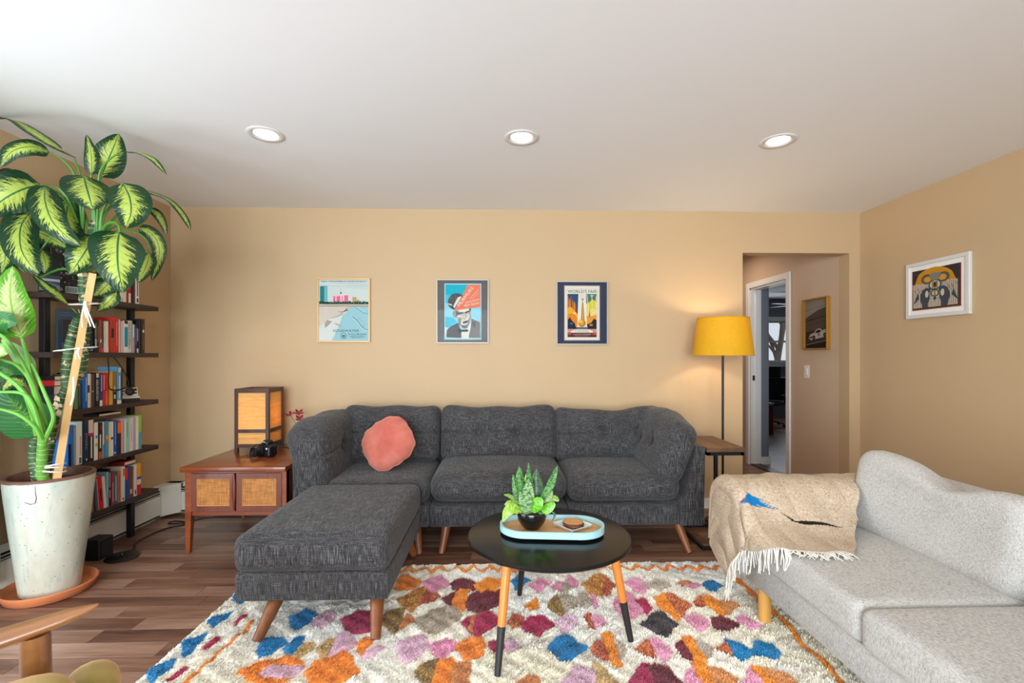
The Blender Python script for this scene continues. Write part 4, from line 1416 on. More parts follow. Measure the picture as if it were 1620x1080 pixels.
def leg(parent, top, foot, r0, r1, mat=None, name='leg'):
    m = MB()
    m.tube([top, foot], [r0, r1], 18)
    return m.build(name, mat or M_LEG, parent, world=True, angle=50)


for tx, ty, fx, fy in ((-.335, 3.05, -.362, 2.985), (1.17, 3.05, 1.212, 2.955), (-.36, 3.66, -.36, 3.72), (1.2, 3.66, 1.23, 3.72), (-1.24, 3.66, -1.25, 3.72), (-.53, 3.05, -.50, 2.985), (.40, 3.66, .40, 3.72), (-1.25, 3.04, -1.25, 2.99)):
    leg(sofa, (tx, ty, .168), (fx, fy, 0), .030, .019)

# ottoman
ott = thing('ottoman', 'charcoal upholstered ottoman pushed against sofa corner, in front of record cabinet', 'ottoman', (-.83, 2.5, .022))
MB().box(-1.165, -.492, 2.10, 2.955, .165, .292, b=.012, seg=2).build('base', M_SOFA, ott, world=True)


def ott_fn(P):
    P = P.copy()
    h = np.abs(P).max(0)
    x, y = P[:, 0] / h[0], P[:, 1] / h[1]
    P[:, 2] += .018 * (1 - x ** 2) * (1 - y ** 2) * (P[:, 2] > 0)
    edge_ = np.exp(-((P[:, 2] - .01) / .05) ** 2)
    P[:, :2] *= (1 + .006 * edge_)[:, None]
    P += (.0025 * wob(P, 16, 21))[:, None]
    return P


cush('seat_cushion', (.685, .868, .168), .045, TR(-.8285, 2.525, .372), M_SOFA, ott, n=(22, 26, 8), fn=ott_fn)
for tx, ty, fx, fy in ((-1.005, 2.19, -1.040, 2.05), (-.560, 2.19, -.533, 2.05), (-1.09, 2.87, -1.11, 2.93), (-.57, 2.87, -.525, 2.93)):
    leg(ott, (tx, ty, .168), (fx, fy, .022), .034, .021)

# round velvet cushion
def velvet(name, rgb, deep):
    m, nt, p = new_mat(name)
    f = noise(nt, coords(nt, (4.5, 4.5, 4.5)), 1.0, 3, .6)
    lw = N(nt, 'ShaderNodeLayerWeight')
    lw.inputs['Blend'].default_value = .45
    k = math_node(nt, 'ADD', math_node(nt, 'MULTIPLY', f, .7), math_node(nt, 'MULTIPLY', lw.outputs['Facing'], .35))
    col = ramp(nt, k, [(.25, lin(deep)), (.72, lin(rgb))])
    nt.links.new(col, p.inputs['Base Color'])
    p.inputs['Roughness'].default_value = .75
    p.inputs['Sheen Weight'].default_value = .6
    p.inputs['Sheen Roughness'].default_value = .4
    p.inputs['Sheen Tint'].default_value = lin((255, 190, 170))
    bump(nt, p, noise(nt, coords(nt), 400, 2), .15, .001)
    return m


NP = 56
prof = []
V, F = [], []
nr = 20
for i in range(nr + 1):
    t = -1 + 2 * i / nr
    rr = math.sqrt(max(0, 1 - abs(t) ** 2.0)) ** .8
    for j in range(NP):
        a = 2 * PI * j / NP
        pl = 1 + (.010 * math.sin(a * 9 + 1) + .006 * math.sin(a * 23)) * rr ** 4
        edge_w = .010 * math.sin(a * 13 + .6) * (1 - abs(t)) * rr
        V.append((.190 * rr * pl * math.cos(a), .085 * t * (1 + .1 * rr ** 2 * math.cos(a * 3)) + edge_w, .182 * rr * pl * math.sin(a)))
for i in range(nr):
    for j in range(NP):
        F.append((i * NP + j, i * NP + (j + 1) % NP, (i + 1) * NP + (j + 1) % NP, (i + 1) * NP + j))
F += [list(range(NP))[::-1], [nr * NP + j for j in range(NP)]]
V = [(x * (1 + .05 * math.cos(4 * math.atan2(z, x) + .4)), y, z * (1 + .05 * math.cos(4 * math.atan2(z, x) + .4))) for x, y, z in V]
V = xf(np.array(V), TR(-.765, 3.27, .650, -.42, .0, -.30))
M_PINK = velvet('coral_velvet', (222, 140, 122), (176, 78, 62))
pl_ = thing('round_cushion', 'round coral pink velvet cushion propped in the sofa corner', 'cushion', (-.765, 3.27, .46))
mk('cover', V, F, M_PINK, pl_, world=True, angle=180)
ring = [(.190 * math.cos(a) * (1 + .05 * math.cos(4 * a + .4)), .0 + .010 * math.sin(a * 13 + .6), .182 * math.sin(a) * (1 + .05 * math.cos(4 * a + .4))) for a in np.linspace(0, 2 * PI, 57)]
MB().tube(xf(np.array(ring), TR(-.765, 3.27, .650, -.42, .0, -.30)), .0045, 6, caps=False).build('piping', M_PINK, pl_, world=True)

# ------------------------------------------------------------------ round coffee table
ct = thing('coffee_table', 'round black coffee table on three orange and black legs', 'coffee table', (.222, 2.08, .012))
MB().lathe([(0, .442), (.335, .442), (.352, .446), (.360, .453), (.360, .458), (.354, .464), (.345, .466), (0, .466)], (.222, 2.08, 0), 96).build('table_top', plain('black_lacquer', (18, 16, 16), .2, var=.1, coat=.0, spec=.35), ct, world=True, angle=30)
M_ORANGE = wood('orange_stained_wood', (196, 104, 34), (232, 146, 66), 'z', .35, 20)
M_LEGB = plain('black_dipped', (34, 33, 34), .5)
for (fx, fy), (tx, ty) in (((-.005, 1.805), (.035, 1.90)), ((.569, 2.01), (.488, 2.02)), ((.107, 2.42), (.135, 2.31))):
    top, foot = np.array([tx, ty, .445]), np.array([fx, fy, .022])
    k = .60 if fy < 1.9 or fx > .3 else .50
    mid = top + (foot - top) * k
    l_ = MB().tube([top, mid], [.020, .0165], 18).build('leg', M_ORANGE, ct, world=True, angle=50)
    MB().tube([mid, foot], [.0166, .0125], 18).build('black_foot', M_LEGB, l_, world=True, angle=50)

# tray
tray = thing('oval_tray', 'pale blue rimmed oval wooden tray on the coffee table', 'tray', (.236, 2.085, .478), -.085)


def stadium(L, Wd, n=20):
    r = Wd / 2
    q = L / 2 - r
    return [(q + r * math.cos(a), r * math.sin(a)) for a in np.linspace(-PI / 2, PI / 2, n)] + [(-q - r * math.cos(a), -r * math.sin(a)) for a in np.linspace(-PI / 2, PI / 2, n)]


so, si = stadium(.462, .232), stadium(.442, .212)
k = len(so)
V = [(x, y, 0) for x, y in so] + [(x, y, .028) for x, y in so] + [(x, y, .028) for x, y in si] + [(x, y, .006) for x, y in si]
F = [(i + a * k, (i + 1) % k + a * k, (i + 1) % k + (a + 1) * k, i + (a + 1) * k) for a in range(3) for i in range(k)]
F.append(list(range(k))[::-1])
mk('rim', V, F, plain('pale_blue_paint', (164, 206, 210), .4), tray, angle=35)
MB().prism(stadium(.441, .211), .0055, .0075, 'xy').build('wood_base', wood('oak_tray', (176, 122, 66), (214, 164, 104), 'x', .4, 16), tray, smooth=False)
dish = thing('square_dish', 'small pale grey square dish on the tray', 'dish', (.330, 2.095, .4857), .62)
dish.scale = (1.16, 1.16, 1.0)
MB().box(-.045, .045, -.045, .045, 0, .004, b=.002).prism([(-.056, .014), (-.045, 0), (-.043, .003), (-.053, .015)], -.05, .05).prism([(.056, .014), (.045, 0), (.043, .003), (.053, .015)], -.05, .05).prism([(-.056, .014), (-.045, 0), (-.043, .003), (-.053, .015)], -.05, .05, 'yz').prism([(.056, .014), (.045, 0), (.043, .003), (.053, .015)], -.05, .05, 'yz').build('bowl', plain('pale_ceramic', (206, 214, 208), .25, coat=.3), dish, smooth=False)
M_BARK = plain('bark_edge', (92, 52, 32), .85, var=.3, vscale=90)


def rings_mat():
    m, nt, p = new_mat('cut_wood_rings')
    tc = N(nt, 'ShaderNodeTexCoord')
    wv = N(nt, 'ShaderNodeTexWave', wave_type='RINGS', rings_direction='Z')
    wv.inputs['Scale'].default_value = 55
    wv.inputs['Distortion'].default_value = 3.0
    wv.inputs['Detail'].default_value = 2
    nt.links.new(tc.outputs['Object'], wv.inputs['Vector'])
    nt.links.new(ramp(nt, wv.outputs['Fac'], [(.2, lin((186, 128, 74))), (.8, lin((222, 170, 112)))]), p.inputs['Base Color'])
    p.inputs['Roughness'].default_value = .7
    return m


M_RINGS = rings_mat()
for i, lab in enumerate(('lower round wood slice coaster in the square dish', 'upper round wood slice coaster showing cut rings')):
    t = thing('wood_coaster', lab, 'coaster', (.336 - .003 * i, 2.093 + .003 * i, .490 + .0092 * i), i * 1.1, 'wood slice coasters')
    prof = [.045 * (1 + .04 * math.sin(3 * a + i) + .02 * math.sin(7 * a)) for a in np.linspace(0, 2 * PI, 36, endpoint=False)]
    ring = [(r_ * math.cos(a), r_ * math.sin(a)) for r_, a in zip(prof, np.linspace(0, 2 * PI, 36, endpoint=False))]
    MB().prism(ring, 0, .0086, 'xy').build('bark', M_BARK, t, smooth=False)
    MB().prism([(x * .94, y * .94) for x, y in ring], .0006, .009, 'xy').build('cut_face', M_RINGS, t, smooth=False)

# ------------------------------------------------------------------ light grey sofa on the right
ls = thing('grey_sofa', 'light grey two-seat sofa on round wooden legs along right side', 'sofa', (1.6, 1.4, .0))
MB().box(1.195, 2.00, .62, 2.26, .170, .300, b=.022, seg=2).build('base', M_GREY, ls, world=True)
MB().box(1.90, 2.06, .50, 2.42, .17, .70, b=.05, seg=3).build('back_frame', M_GREY, ls, world=True)


def sarm(P):
    P = P.copy()
    P += (.003 * wob(P, 10, 5))[:, None]
    return P


cush('arm', (.84, .19, .452), .06, TR(1.58, 2.315, .396), M_GREY, ls, n=(18, 5, 12), fn=sarm)
cush('arm', (.86, .19, .452), .06, TR(1.57, .52, .396), M_GREY, ls, n=(12, 4, 8), fn=sarm)


def lseat(seed):
    def fn(P):
        h = np.abs(P).max(0)
        x, y = P[:, 0] / h[0], P[:, 1] / h[1]
        P = P.copy()
        P[:, 2] += .010 * (1 - x ** 2) * (1 - y ** 2) * (P[:, 2] > 0)
        P += (.0022 * wob(P, 12, seed))[:, None]
        return P
    return fn


cush('seat_cushion', (.74, .712, .140), .034, TR(1.545, 1.862, .366), M_GREY, ls, n=(20, 20, 6), fn=lseat(31))
cush('seat_cushion', (.75, .88, .140), .034, TR(1.545, 1.062, .366), M_GREY, ls, n=(20, 22, 6), fn=lseat(32))


def lback(seed, dips):
    def fn(P):
        h = np.abs(P).max(0)
        x, z = P[:, 0] / h[0], P[:, 2] / h[2]
        P = P.copy()
        P[:, 1] -= .035 * (1 - x ** 2) * (1 - z ** 2) * np.sign(-P[:, 1]) * -1 * (P[:, 1] < 0)
        for px_, dep, wd_ in dips:
            P[:, 2] -= dep * np.exp(-((P[:, 0] - px_) / wd_) ** 2) * np.clip(z, 0, 1) ** 1.5
        P += (.005 * wob(P, 9, seed))[:, None]
        return P
    return fn


# local x runs along the sofa, local -y faces the seat: turn -90 so -y -> -x
Mb = TR(1.812, 1.885, .600) @ Matrix.Rotation(.20, 4, 'Y') @ Matrix.Rotation(-PI / 2, 4, 'Z')
cush('back_cushion', (.80, .19, .40), .085, Mb, M_GREY, ls, n=(24, 6, 16), fn=lback(41, [(.06, .085, .17), (.33, .03, .1)]))
Mb = TR(1.812, 1.058, .600) @ Matrix.Rotation(.20, 4, 'Y') @ Matrix.Rotation(-PI / 2, 4, 'Z')
cush('back_cushion', (.84, .20, .40), .085, Mb, M_GREY, ls, n=(24, 6, 16), fn=lback(42, [(.1, .04, .2)]))
M_OAKLEG = wood('honey_oak', (196, 136, 62), (226, 172, 96), 'z', .35, 16)
for x, y in ((1.235, 2.15), (1.94, 2.3), (1.24, .66), (1.94, .62)):
    MB().tube([(x, y, .172), (x, y, .022 if x < 1.47 else 0)], .0275, 20).build('leg', M_OAKLEG, ls, world=True, angle=50)
MB().box(1.26, 1.95, 2.20, 2.24, .125, .170, b=.006).build('cross_rail', M_OAKLEG, ls, world=True)
# ------------------------------------------------------------------ record cabinet with cane doors
def cane_mat(name, a, b, sc=330, gaps=True):
    m, nt, p = new_mat(name)
    w1 = N(nt, 'ShaderNodeTexWave', wave_type='BANDS', bands_direction='X')
    w2 = N(nt, 'ShaderNodeTexWave', wave_type='BANDS', bands_direction='Z')
    v = coords(nt)
    for q in (w1, w2):
        q.inputs['Scale'].default_value = sc / 6.28 / 1.0
        q.inputs['Distortion'].default_value = .6
        nt.links.new(v, q.inputs['Vector'])
    k = math_node(nt, 'MULTIPLY', w1.outputs['Fac'], w2.outputs['Fac'])
    f = noise(nt, coords(nt, (14, 14, 90)), 1.0, 3)
    f2 = noise(nt, coords(nt, (90, 14, 14)), 1.0, 3)
    k2 = math_node(nt, 'ADD', math_node(nt, 'MULTIPLY', k, .42), math_node(nt, 'MULTIPLY', math_node(nt, 'ADD', f, f2), .36))
    nt.links.new(ramp(nt, k2, [(.30, lin(b)), (.56, lin(a))]), p.inputs['Base Color'])
    p.inputs['Roughness'].default_value = .55
    bump(nt, p, k, .5, .002)
    return m


M_CANE = cane_mat('woven_cane', (206, 138, 62), (122, 66, 24))
cab = thing('record_cabinet', 'low red walnut cabinet with two woven cane doors, left of the sofa', 'cabinet', (-1.64, 3.4, 0))
CX0, CX1, CY0, CY1 = -1.985, -1.352, 3.03, 3.74
MB().box(CX0 - .015, CX1 + .008, CY0 - .03, CY1 + .01, .520, .552, b=.006, seg=2).build('top', M_CAB, cab, world=True)
m = MB()
m.box(CX0 + .03, CX1 - .004, CY0 + .02, CY1, .245, .262).box(CX0 + .03, CX1, CY1 - .012, CY1, .25, .52).box(CX0 + .012, CX0 + .032, CY0 + .03, CY1 - .03, .245, .52).box(CX1 - .02, CX1, CY0 + .012, CY1, .245, .52)
m.box(CX0 + .03, CX1, CY0 + .012, CY0 + .032, .234, .262, b=.002).box(CX0 + .03, CX1, CY0 + .004, CY0 + .03, .508, .521)
m.build('carcass', M_CAB, cab, world=True, smooth=False)
for x, y in ((CX0 + .018, CY0 + .022), (CX1 - .018, CY0 + .022), (CX0 + .018, CY1 - .04), (CX1 - .018, CY1 - .04)):
    if x > -1.5 and y < 3.3:
        MB().prism([(x - .018, y - .02), (x + .018, y - .02), (x + .018, y + .02), (x - .018, y + .02)], .245, .521, 'xy').build('corner_post', M_CAB, cab, world=True, smooth=False)
        MB().tube([(x, y, .25), (x, y, 0)], [.024, .015], 4).build('leg', M_CAB, cab, world=True, smooth=False)
        continue
    s_ = .019
    V = [(x - s_, y - s_, .521), (x + s_, y - s_, .521), (x + s_, y + s_, .521), (x - s_, y + s_, .521)]
    V += [(x - s_, y - s_, .25), (x + s_, y - s_, .25), (x + s_, y + s_, .25), (x - s_, y + s_, .25)]
    e = .012
    V += [(x - s_, y - e, 0), (x - s_ + 2 * e, y - e, 0), (x - s_ + 2 * e, y + e, 0), (x - s_, y + e, 0)]
    F = [(0, 1, 2, 3), (8, 11, 10, 9)] + [(r + i, r + 4 + i, r + 4 + (i + 1) % 4, r + (i + 1) % 4) for r in (0, 4) for i in range(4)]
    mk('leg', V, F, M_CAB, cab, world=True, smooth=False)
for x0, x1, hx in ((CX0 + .040, -1.672, 1), (-1.664, CX1 - .028, -1)):
    y0 = CY0 - .002
    z0, z1, b_ = .266, .506, .034
    dm = MB()
    dm.prism([(x0, z0), (x1, z0), (x1 - b_, z0 + b_), (x0 + b_, z0 + b_)], y0, y0 + .02).prism([(x0, z1), (x0 + b_, z1 - b_), (x1 - b_, z1 - b_), (x1, z1)], y0, y0 + .02)
    dm.prism([(x0, z0), (x0 + b_, z0 + b_), (x0 + b_, z1 - b_), (x0, z1)], y0, y0 + .02).prism([(x1, z0), (x1, z1), (x1 - b_, z1 - b_), (x1 - b_, z0 + b_)], y0, y0 + .02)
    d_ = dm.build('door', M_CABD, cab, world=True, smooth=False)
    MB().box(x0 + b_ - .002, x1 - b_ + .002, y0 + .008, y0 + .013, z0 + b_ - .002, z1 - b_ + .002).build('cane_panel', M_CANE, d_, world=True, smooth=False)
    bd = MB()
    for q in (z0 + b_, z1 - b_):
        bd.tube([(x0 + b_, y0 + .006, q), (x1 - b_, y0 + .006, q)], .003, 6)
    for q in (x0 + b_, x1 - b_):
        bd.tube([(q, y0 + .006, z0 + b_), (q, y0 + .006, z1 - b_)], .003, 6)
    bd.build('cane_beading', plain('cane_beading', (216, 150, 72), .5), d_, world=True)
    if hx > 0:
        MB().tube([(x1 - .004, y0 - .004, z) for z in np.linspace(z0 + .01, z1, 9)], [.004, .007, .010, .012, .013, .012, .010, .007, .004], 8).build('pull', M_CABD, d_, world=True)

# bamboo table lamp
BX0, BX1, BY0, BY1, BZ = -1.912, -1.668, 3.455, 3.695, .552
lamp = thing('table_lamp', 'square dark wood lantern lamp with woven bamboo panels on the record cabinet', 'lamp', ((BX0 + BX1) / 2, (BY0 + BY1) / 2, BZ))
M_LFR = wood('dark_lamp_frame', (56, 30, 22), (88, 52, 36), 'z', .45, 16)


def bamboo():
    m, nt, p = new_mat('woven_bamboo')
    a_ = noise(nt, coords(nt, (5, 5, 330)), 1.0, 3, .6)
    b2 = noise(nt, coords(nt, (24, 24, 420)), 1.0, 2, .6)
    w_ = N(nt, 'ShaderNodeTexWave', wave_type='BANDS', bands_direction='DIAGONAL')
    k = math_node(nt, 'ADD', math_node(nt, 'MULTIPLY', a_, .6), math_node(nt, 'MULTIPLY', b2, .4))
    col = ramp(nt, k, [(.28, lin((188, 134, 64))), (.48, lin((234, 186, 106))), (.66, lin((246, 210, 144)))])
    nt.links.new(col, p.inputs['Base Color'])
    p.inputs['Roughness'].default_value = .6
    bump(nt, p, a_, .4, .002)
    tr_ = N(nt, 'ShaderNodeBsdfTranslucent')
    nt.links.new(col, tr_.inputs['Color'])
    ms = N(nt, 'ShaderNodeMixShader')
    ms.inputs[0].default_value = .35
    nt.links.new(p.outputs[0], ms.inputs[1])
    nt.links.new(tr_.outputs[0], ms.inputs[2])
    nt.links.new(ms.outputs[0], nt.nodes['Material Output'].inputs['Surface'])
    return m


M_BAM = bamboo()
LH = .462
m = MB()
pw = .022
for x in (BX0, BX1 - pw):
    for y in (BY0, BY1 - pw):
        m.box(x, x + pw, y, y + pw, BZ, BZ + LH)
for z0, z1 in ((.035, .06), (.142, .166), (LH - .03, LH)):
    m.box(BX0 + pw, BX1 - pw, BY0 + .001, BY0 + pw, BZ + z0, BZ + z1).box(BX0 + pw, BX1 - pw, BY1 - pw, BY1 - .001, BZ + z0, BZ + z1)
    m.box(BX0 + .001, BX0 + pw, BY0 + pw, BY1 - pw, BZ + z0, BZ + z1).box(BX1 - pw, BX1 - .001, BY0 + pw, BY1 - pw, BZ + z0, BZ + z1)
m.build('frame', M_LFR, lamp, world=True, smooth=False)
for z0, z1 in ((.06, .142), (.166, LH - .03)):
    for bx in ((BX0 + pw, BX1 - pw, BY0 + .009, BY0 + .012), (BX0 + pw, BX1 - pw, BY1 - .012, BY1 - .009), (BX0 + .009, BX0 + .012, BY0 + pw, BY1 - pw), (BX1 - .012, BX1 - .009, BY0 + pw, BY1 - pw)):
        MB().box(*bx, BZ + z0, BZ + z1).build('bamboo_panel', M_BAM, lamp, world=True, smooth=False)
MB().box(BX0 + pw, BX1 - pw, BY0 + pw, BY1 - pw, BZ + .04, BZ + .05).build('floor_plate', M_LFR, lamp, world=True, smooth=False)
MB().lathe([(0, .05), (.02, .05), (.02, .10), (.014, .11), (.03, .15), (.03, .18), (0, .205)], ((BX0 + BX1) / 2, (BY0 + BY1) / 2, BZ), 16).build('bulb', emissive('warm_bulb', (255, 214, 150), 3.0), lamp, world=True)
point('lantern_bulb', ((BX0 + BX1) / 2, (BY0 + BY1) / 2, BZ + .26), 1.9, (1.0, .82, .54), .03)

# camera on the cabinet
dc = thing('dslr_camera', 'black camera with lens and neck strap lying on the record cabinet', 'camera', (-1.615, 3.33, .552), -.45)
P_, F_ = cushion(.135, .062, .085, .018, (8, 5, 6))
MB().add(P_ + [0, 0, .0435], F_).build('body', plain('camera_black', (20, 20, 22), .5, bstr=.2, bscale=900), dc, angle=60)
P_, F_ = cushion(.060, .060, .040, .015, (5, 5, 4), lambda P: P * np.array([1, 1, 1]) * (1 - .25 * np.clip(P[:, 2:] / .02, 0, 1) * np.array([1, 1, 0])))
MB().add(P_ + [0, .002, .094], F_).build('prism_hump', M_BLACK, dc, angle=60)
P_, F_ = cushion(.036, .045, .075, .015, (4, 4, 5))
MB().add(P_ + [.052, -.022, .040], F_).build('grip', M_BLACK, dc, angle=60)
ln = MB().lathe([(.034, 0), (.034, .026), (.031, .027), (.031, .052), (.033, .053), (.033, .070), (.028, .071), (.024, .062), (0, .060)], n=28).build('lens', M_BLACK, dc, angle=40)
ln.location = (-.016, -.028, .042)
ln.rotation_euler = (PI / 2, 0, 0)
g_ = MB().lathe([(0, .066), (.014, .0645), (.023, .0605)], n=24).build('front_element', plain('coated_glass', (24, 26, 34), .05, coat=1.0), ln)
MB().box(-.018, .018, -.031, -.0285, .100, .105, b=.0005).build('badge', plain('silver_badge', (196, 196, 198), .4), dc)
MB().box(.040, .054, -.0455, -.044, .056, .068, b=.0005).build('badge', plain('white_badge', (220, 220, 220), .4), dc)
MB().lathe([(.012, .086), (.012, .096), (.010, .098), (0, .098)], (-.045, .005, 0), 16).build('mode_dial', M_BLACK, dc, angle=40)
st_ = MB()
st_.tube([(.066, .0, .07), (.10, .02, .075), (.15, .06, .052), (.20, .09, .022), (.235, .10, .012)], .011, 8, smooth_n=18, squash=.2)
st_.tube([(-.066, .0, .07), (-.11, .0, .072), (-.135, -.02, .045), (-.12, -.045, .014), (-.085, -.070, .011), (-.05, -.09, .011)], .009, 8, smooth_n=22, squash=.25)
st_.build('strap', plain('strap_webbing', (34, 34, 32), .8), dc)

# red flowers in a slim vase behind the sofa arm
vs = thing('flower_vase', 'red poppy stems in a small vase on cabinet behind sofa arm', 'vase', (-1.47, 3.55, .552))
MB().lathe([(.030, 0), (.036, .02), (.034, .08), (.016, .12), (.018, .135), (.015, .135), (.012, .12), (.0, .02)], n=20).build('vase_body', plain('dark_glaze', (40, 36, 38), .25, coat=.4), vs)
M_STEM = plain('green_stem', (66, 96, 48), .6)
M_PETAL = plain('red_petal', (128, 8, 28), .6, var=.25, vscale=60)
for (fx, fy, fz, tilt, dir_) in ((-.075, -.02, .262, .45, -1.9), (-.020, .0, .272, .55, -1.2), (.004, -.04, .232, .7, -.9)):
    s_ = MB().tube([(0, 0, .10), (fx * .35, fy * .4, .17), (fx, fy, fz)], .002, 6, smooth_n=8).build('stem', M_STEM, vs)
    fm = MB()
    R_ = Matrix.Translation((fx, fy, fz)) @ Matrix.Rotation(dir_, 4, 'Z') @ Matrix.Rotation(tilt, 4, 'Y')
    for k in range(5):
        a = k * 2 * PI / 5
        G = []
        for u in np.linspace(0, 1, 5):
            G.append([(u * .041 * math.cos(a + q * .55 * math.sin(PI * min(1, u * .8 + .2))), u * .041 * math.sin(a + q * .55 * math.sin(PI * min(1, u * .8 + .2))), .016 * u ** 2 + .002 * math.sin(q * 6)) for q in np.linspace(-1, 1, 5)])
        fm.grid(xf(np.array(G).reshape(-1, 3), R_).reshape(5, 5, 3))
    fm.ellipsoid(tuple(R_ @ Vector((0, 0, .004))), (.005, .005, .005), 8, 5)
    fm.build('bloom', M_PETAL, vs, angle=180)

# ------------------------------------------------------------------ floor lamp
fx, fy = 1.690, 3.50
fl_ = thing('floor_lamp', 'black pole floor lamp with mustard yellow drum shade, beside hall opening', 'lamp', (fx, fy, 0))
MB().lathe([(0, 0), (.125, 0), (.128, .006), (.122, .014), (.02, .022), (0, .022)], n=40).build('base', M_BLACKM, fl_, angle=40)
MB().tube([(0, 0, .02), (0, 0, 1.30)], .0085, 12).build('pole', M_BLACKM, fl_)
M_SHADE = translucent('mustard_linen', (222, 172, 20), .20)
MB().lathe([(.216, 1.256), (.181, 1.536)], n=64, caps=False).lathe([(.179, 1.535), (.214, 1.257)], n=64, caps=False).build('shade', M_SHADE, fl_, angle=180)
rim_ = MB()
for r_, z in ((.2165, 1.257), (.1815, 1.535)):
    rim_.tube([(r_ * math.cos(a), r_ * math.sin(a), z) for a in np.linspace(0, 2 * PI, 49)], .0035, 6, caps=False)
rim_.build('shade_trim', plain('mustard_trim', (216, 146, 20), .7), fl_)
m = MB()
for k in range(3):
    a = k * 2 * PI / 3 + .4
    m.tube([(0, 0, 1.30), (.2 * math.cos(a), .2 * math.sin(a), 1.30), (.2105 * math.cos(a), .2105 * math.sin(a), 1.297)], .002, 5)
m.build('shade_spider', M_BLACKM, fl_)
MB().lathe([(.016, 1.30), (.016, 1.33), (.026, 1.36), (.026, 1.38), (0, 1.40)], n=16).build('bulb', emissive('lit_bulb', (255, 214, 150), 14.0), fl_)
point('floor_lamp_bulb', (fx, fy, 1.445), 6.5, (1.0, .84, .58), .03)

# C-shaped side table
sd = thing('side_table', 'C-shaped black metal side table with dark wood top, right of the sofa', 'side table', (1.44, 3.2, 0))
MB().box(1.335, 1.585, 2.975, 3.44, .632, .660, b=.003).build('top', wood('rustic_top', (66, 44, 32), (112, 78, 54), 'y', .5, 12), sd, world=True, smooth=False)
m = MB()
q = .010
for a in ((1.34, 1.58, 2.985, 3.005, .610, .632), (1.34, 1.58, 3.41, 3.43, .610, .632), (1.34, 1.36, 2.985, 3.43, .610, .632), (1.56, 1.58, 2.985, 3.43, .610, .632)):
    m.box(*a)
m.build('top_frame', M_BLACKM, sd, world=True, smooth=False)
for y in (3.0, 3.41):
    MB().box(1.392, 1.412, y - q, y + q, .02, .612).build('post', M_BLACKM, sd, world=True, smooth=False)
m = MB()
for y in (3.0, 3.41):
    m.box(1.31, 1.56, y - q, y + q, 0, .02)
m.box(1.54, 1.56, 3.0, 3.41, 0, .02).prism([(1.31, 3.0), (1.33, 3.0), (1.33, 3.41), (1.31, 3.41)], 0, .02, 'xy')
m.build('foot_frame', M_BLACKM, sd, world=True, smooth=False)

# ------------------------------------------------------------------ bookcase
SY0, SY1, SXF = 2.650, 3.452, -2.446
ZT = {1: 1.603, 2: 1.272, 3: .940, 4: .615, 5: .303}
bc = thing('bookcase', 'dark wood open bookcase with black metal uprights along left wall', 'bookcase', (-2.53, 3.05, 0))
for z in ZT.values():
    MB().box(XL + .006, SXF, SY0 if z > .7 else (2.752 if z < .5 else 2.745), SY1, z - .031, z, b=.0015).build('shelf', M_DKWOOD, bc, world=True, smooth=False)
for y in (2.715, 3.332):
    MB().box(-2.568, -2.536, y - .019, y + .019, 0, 1.93, b=.002).build('upright', M_BLACKM, bc, world=True, smooth=False)
M_BOOK = vcol('book_cover', .5, spec=.35)
M_PAGE = plain('book_pages', (226, 216, 196), .9, var=.06, vscale=200)
SHN = {1: 'top bookcase shelf', 2: 'second bookcase shelf from the top', 3: 'middle bookcase shelf', 4: 'fourth bookcase shelf down', 5: 'lowest bookcase shelf'}
W_, K_ = (232, 228, 220), (24, 24, 28)
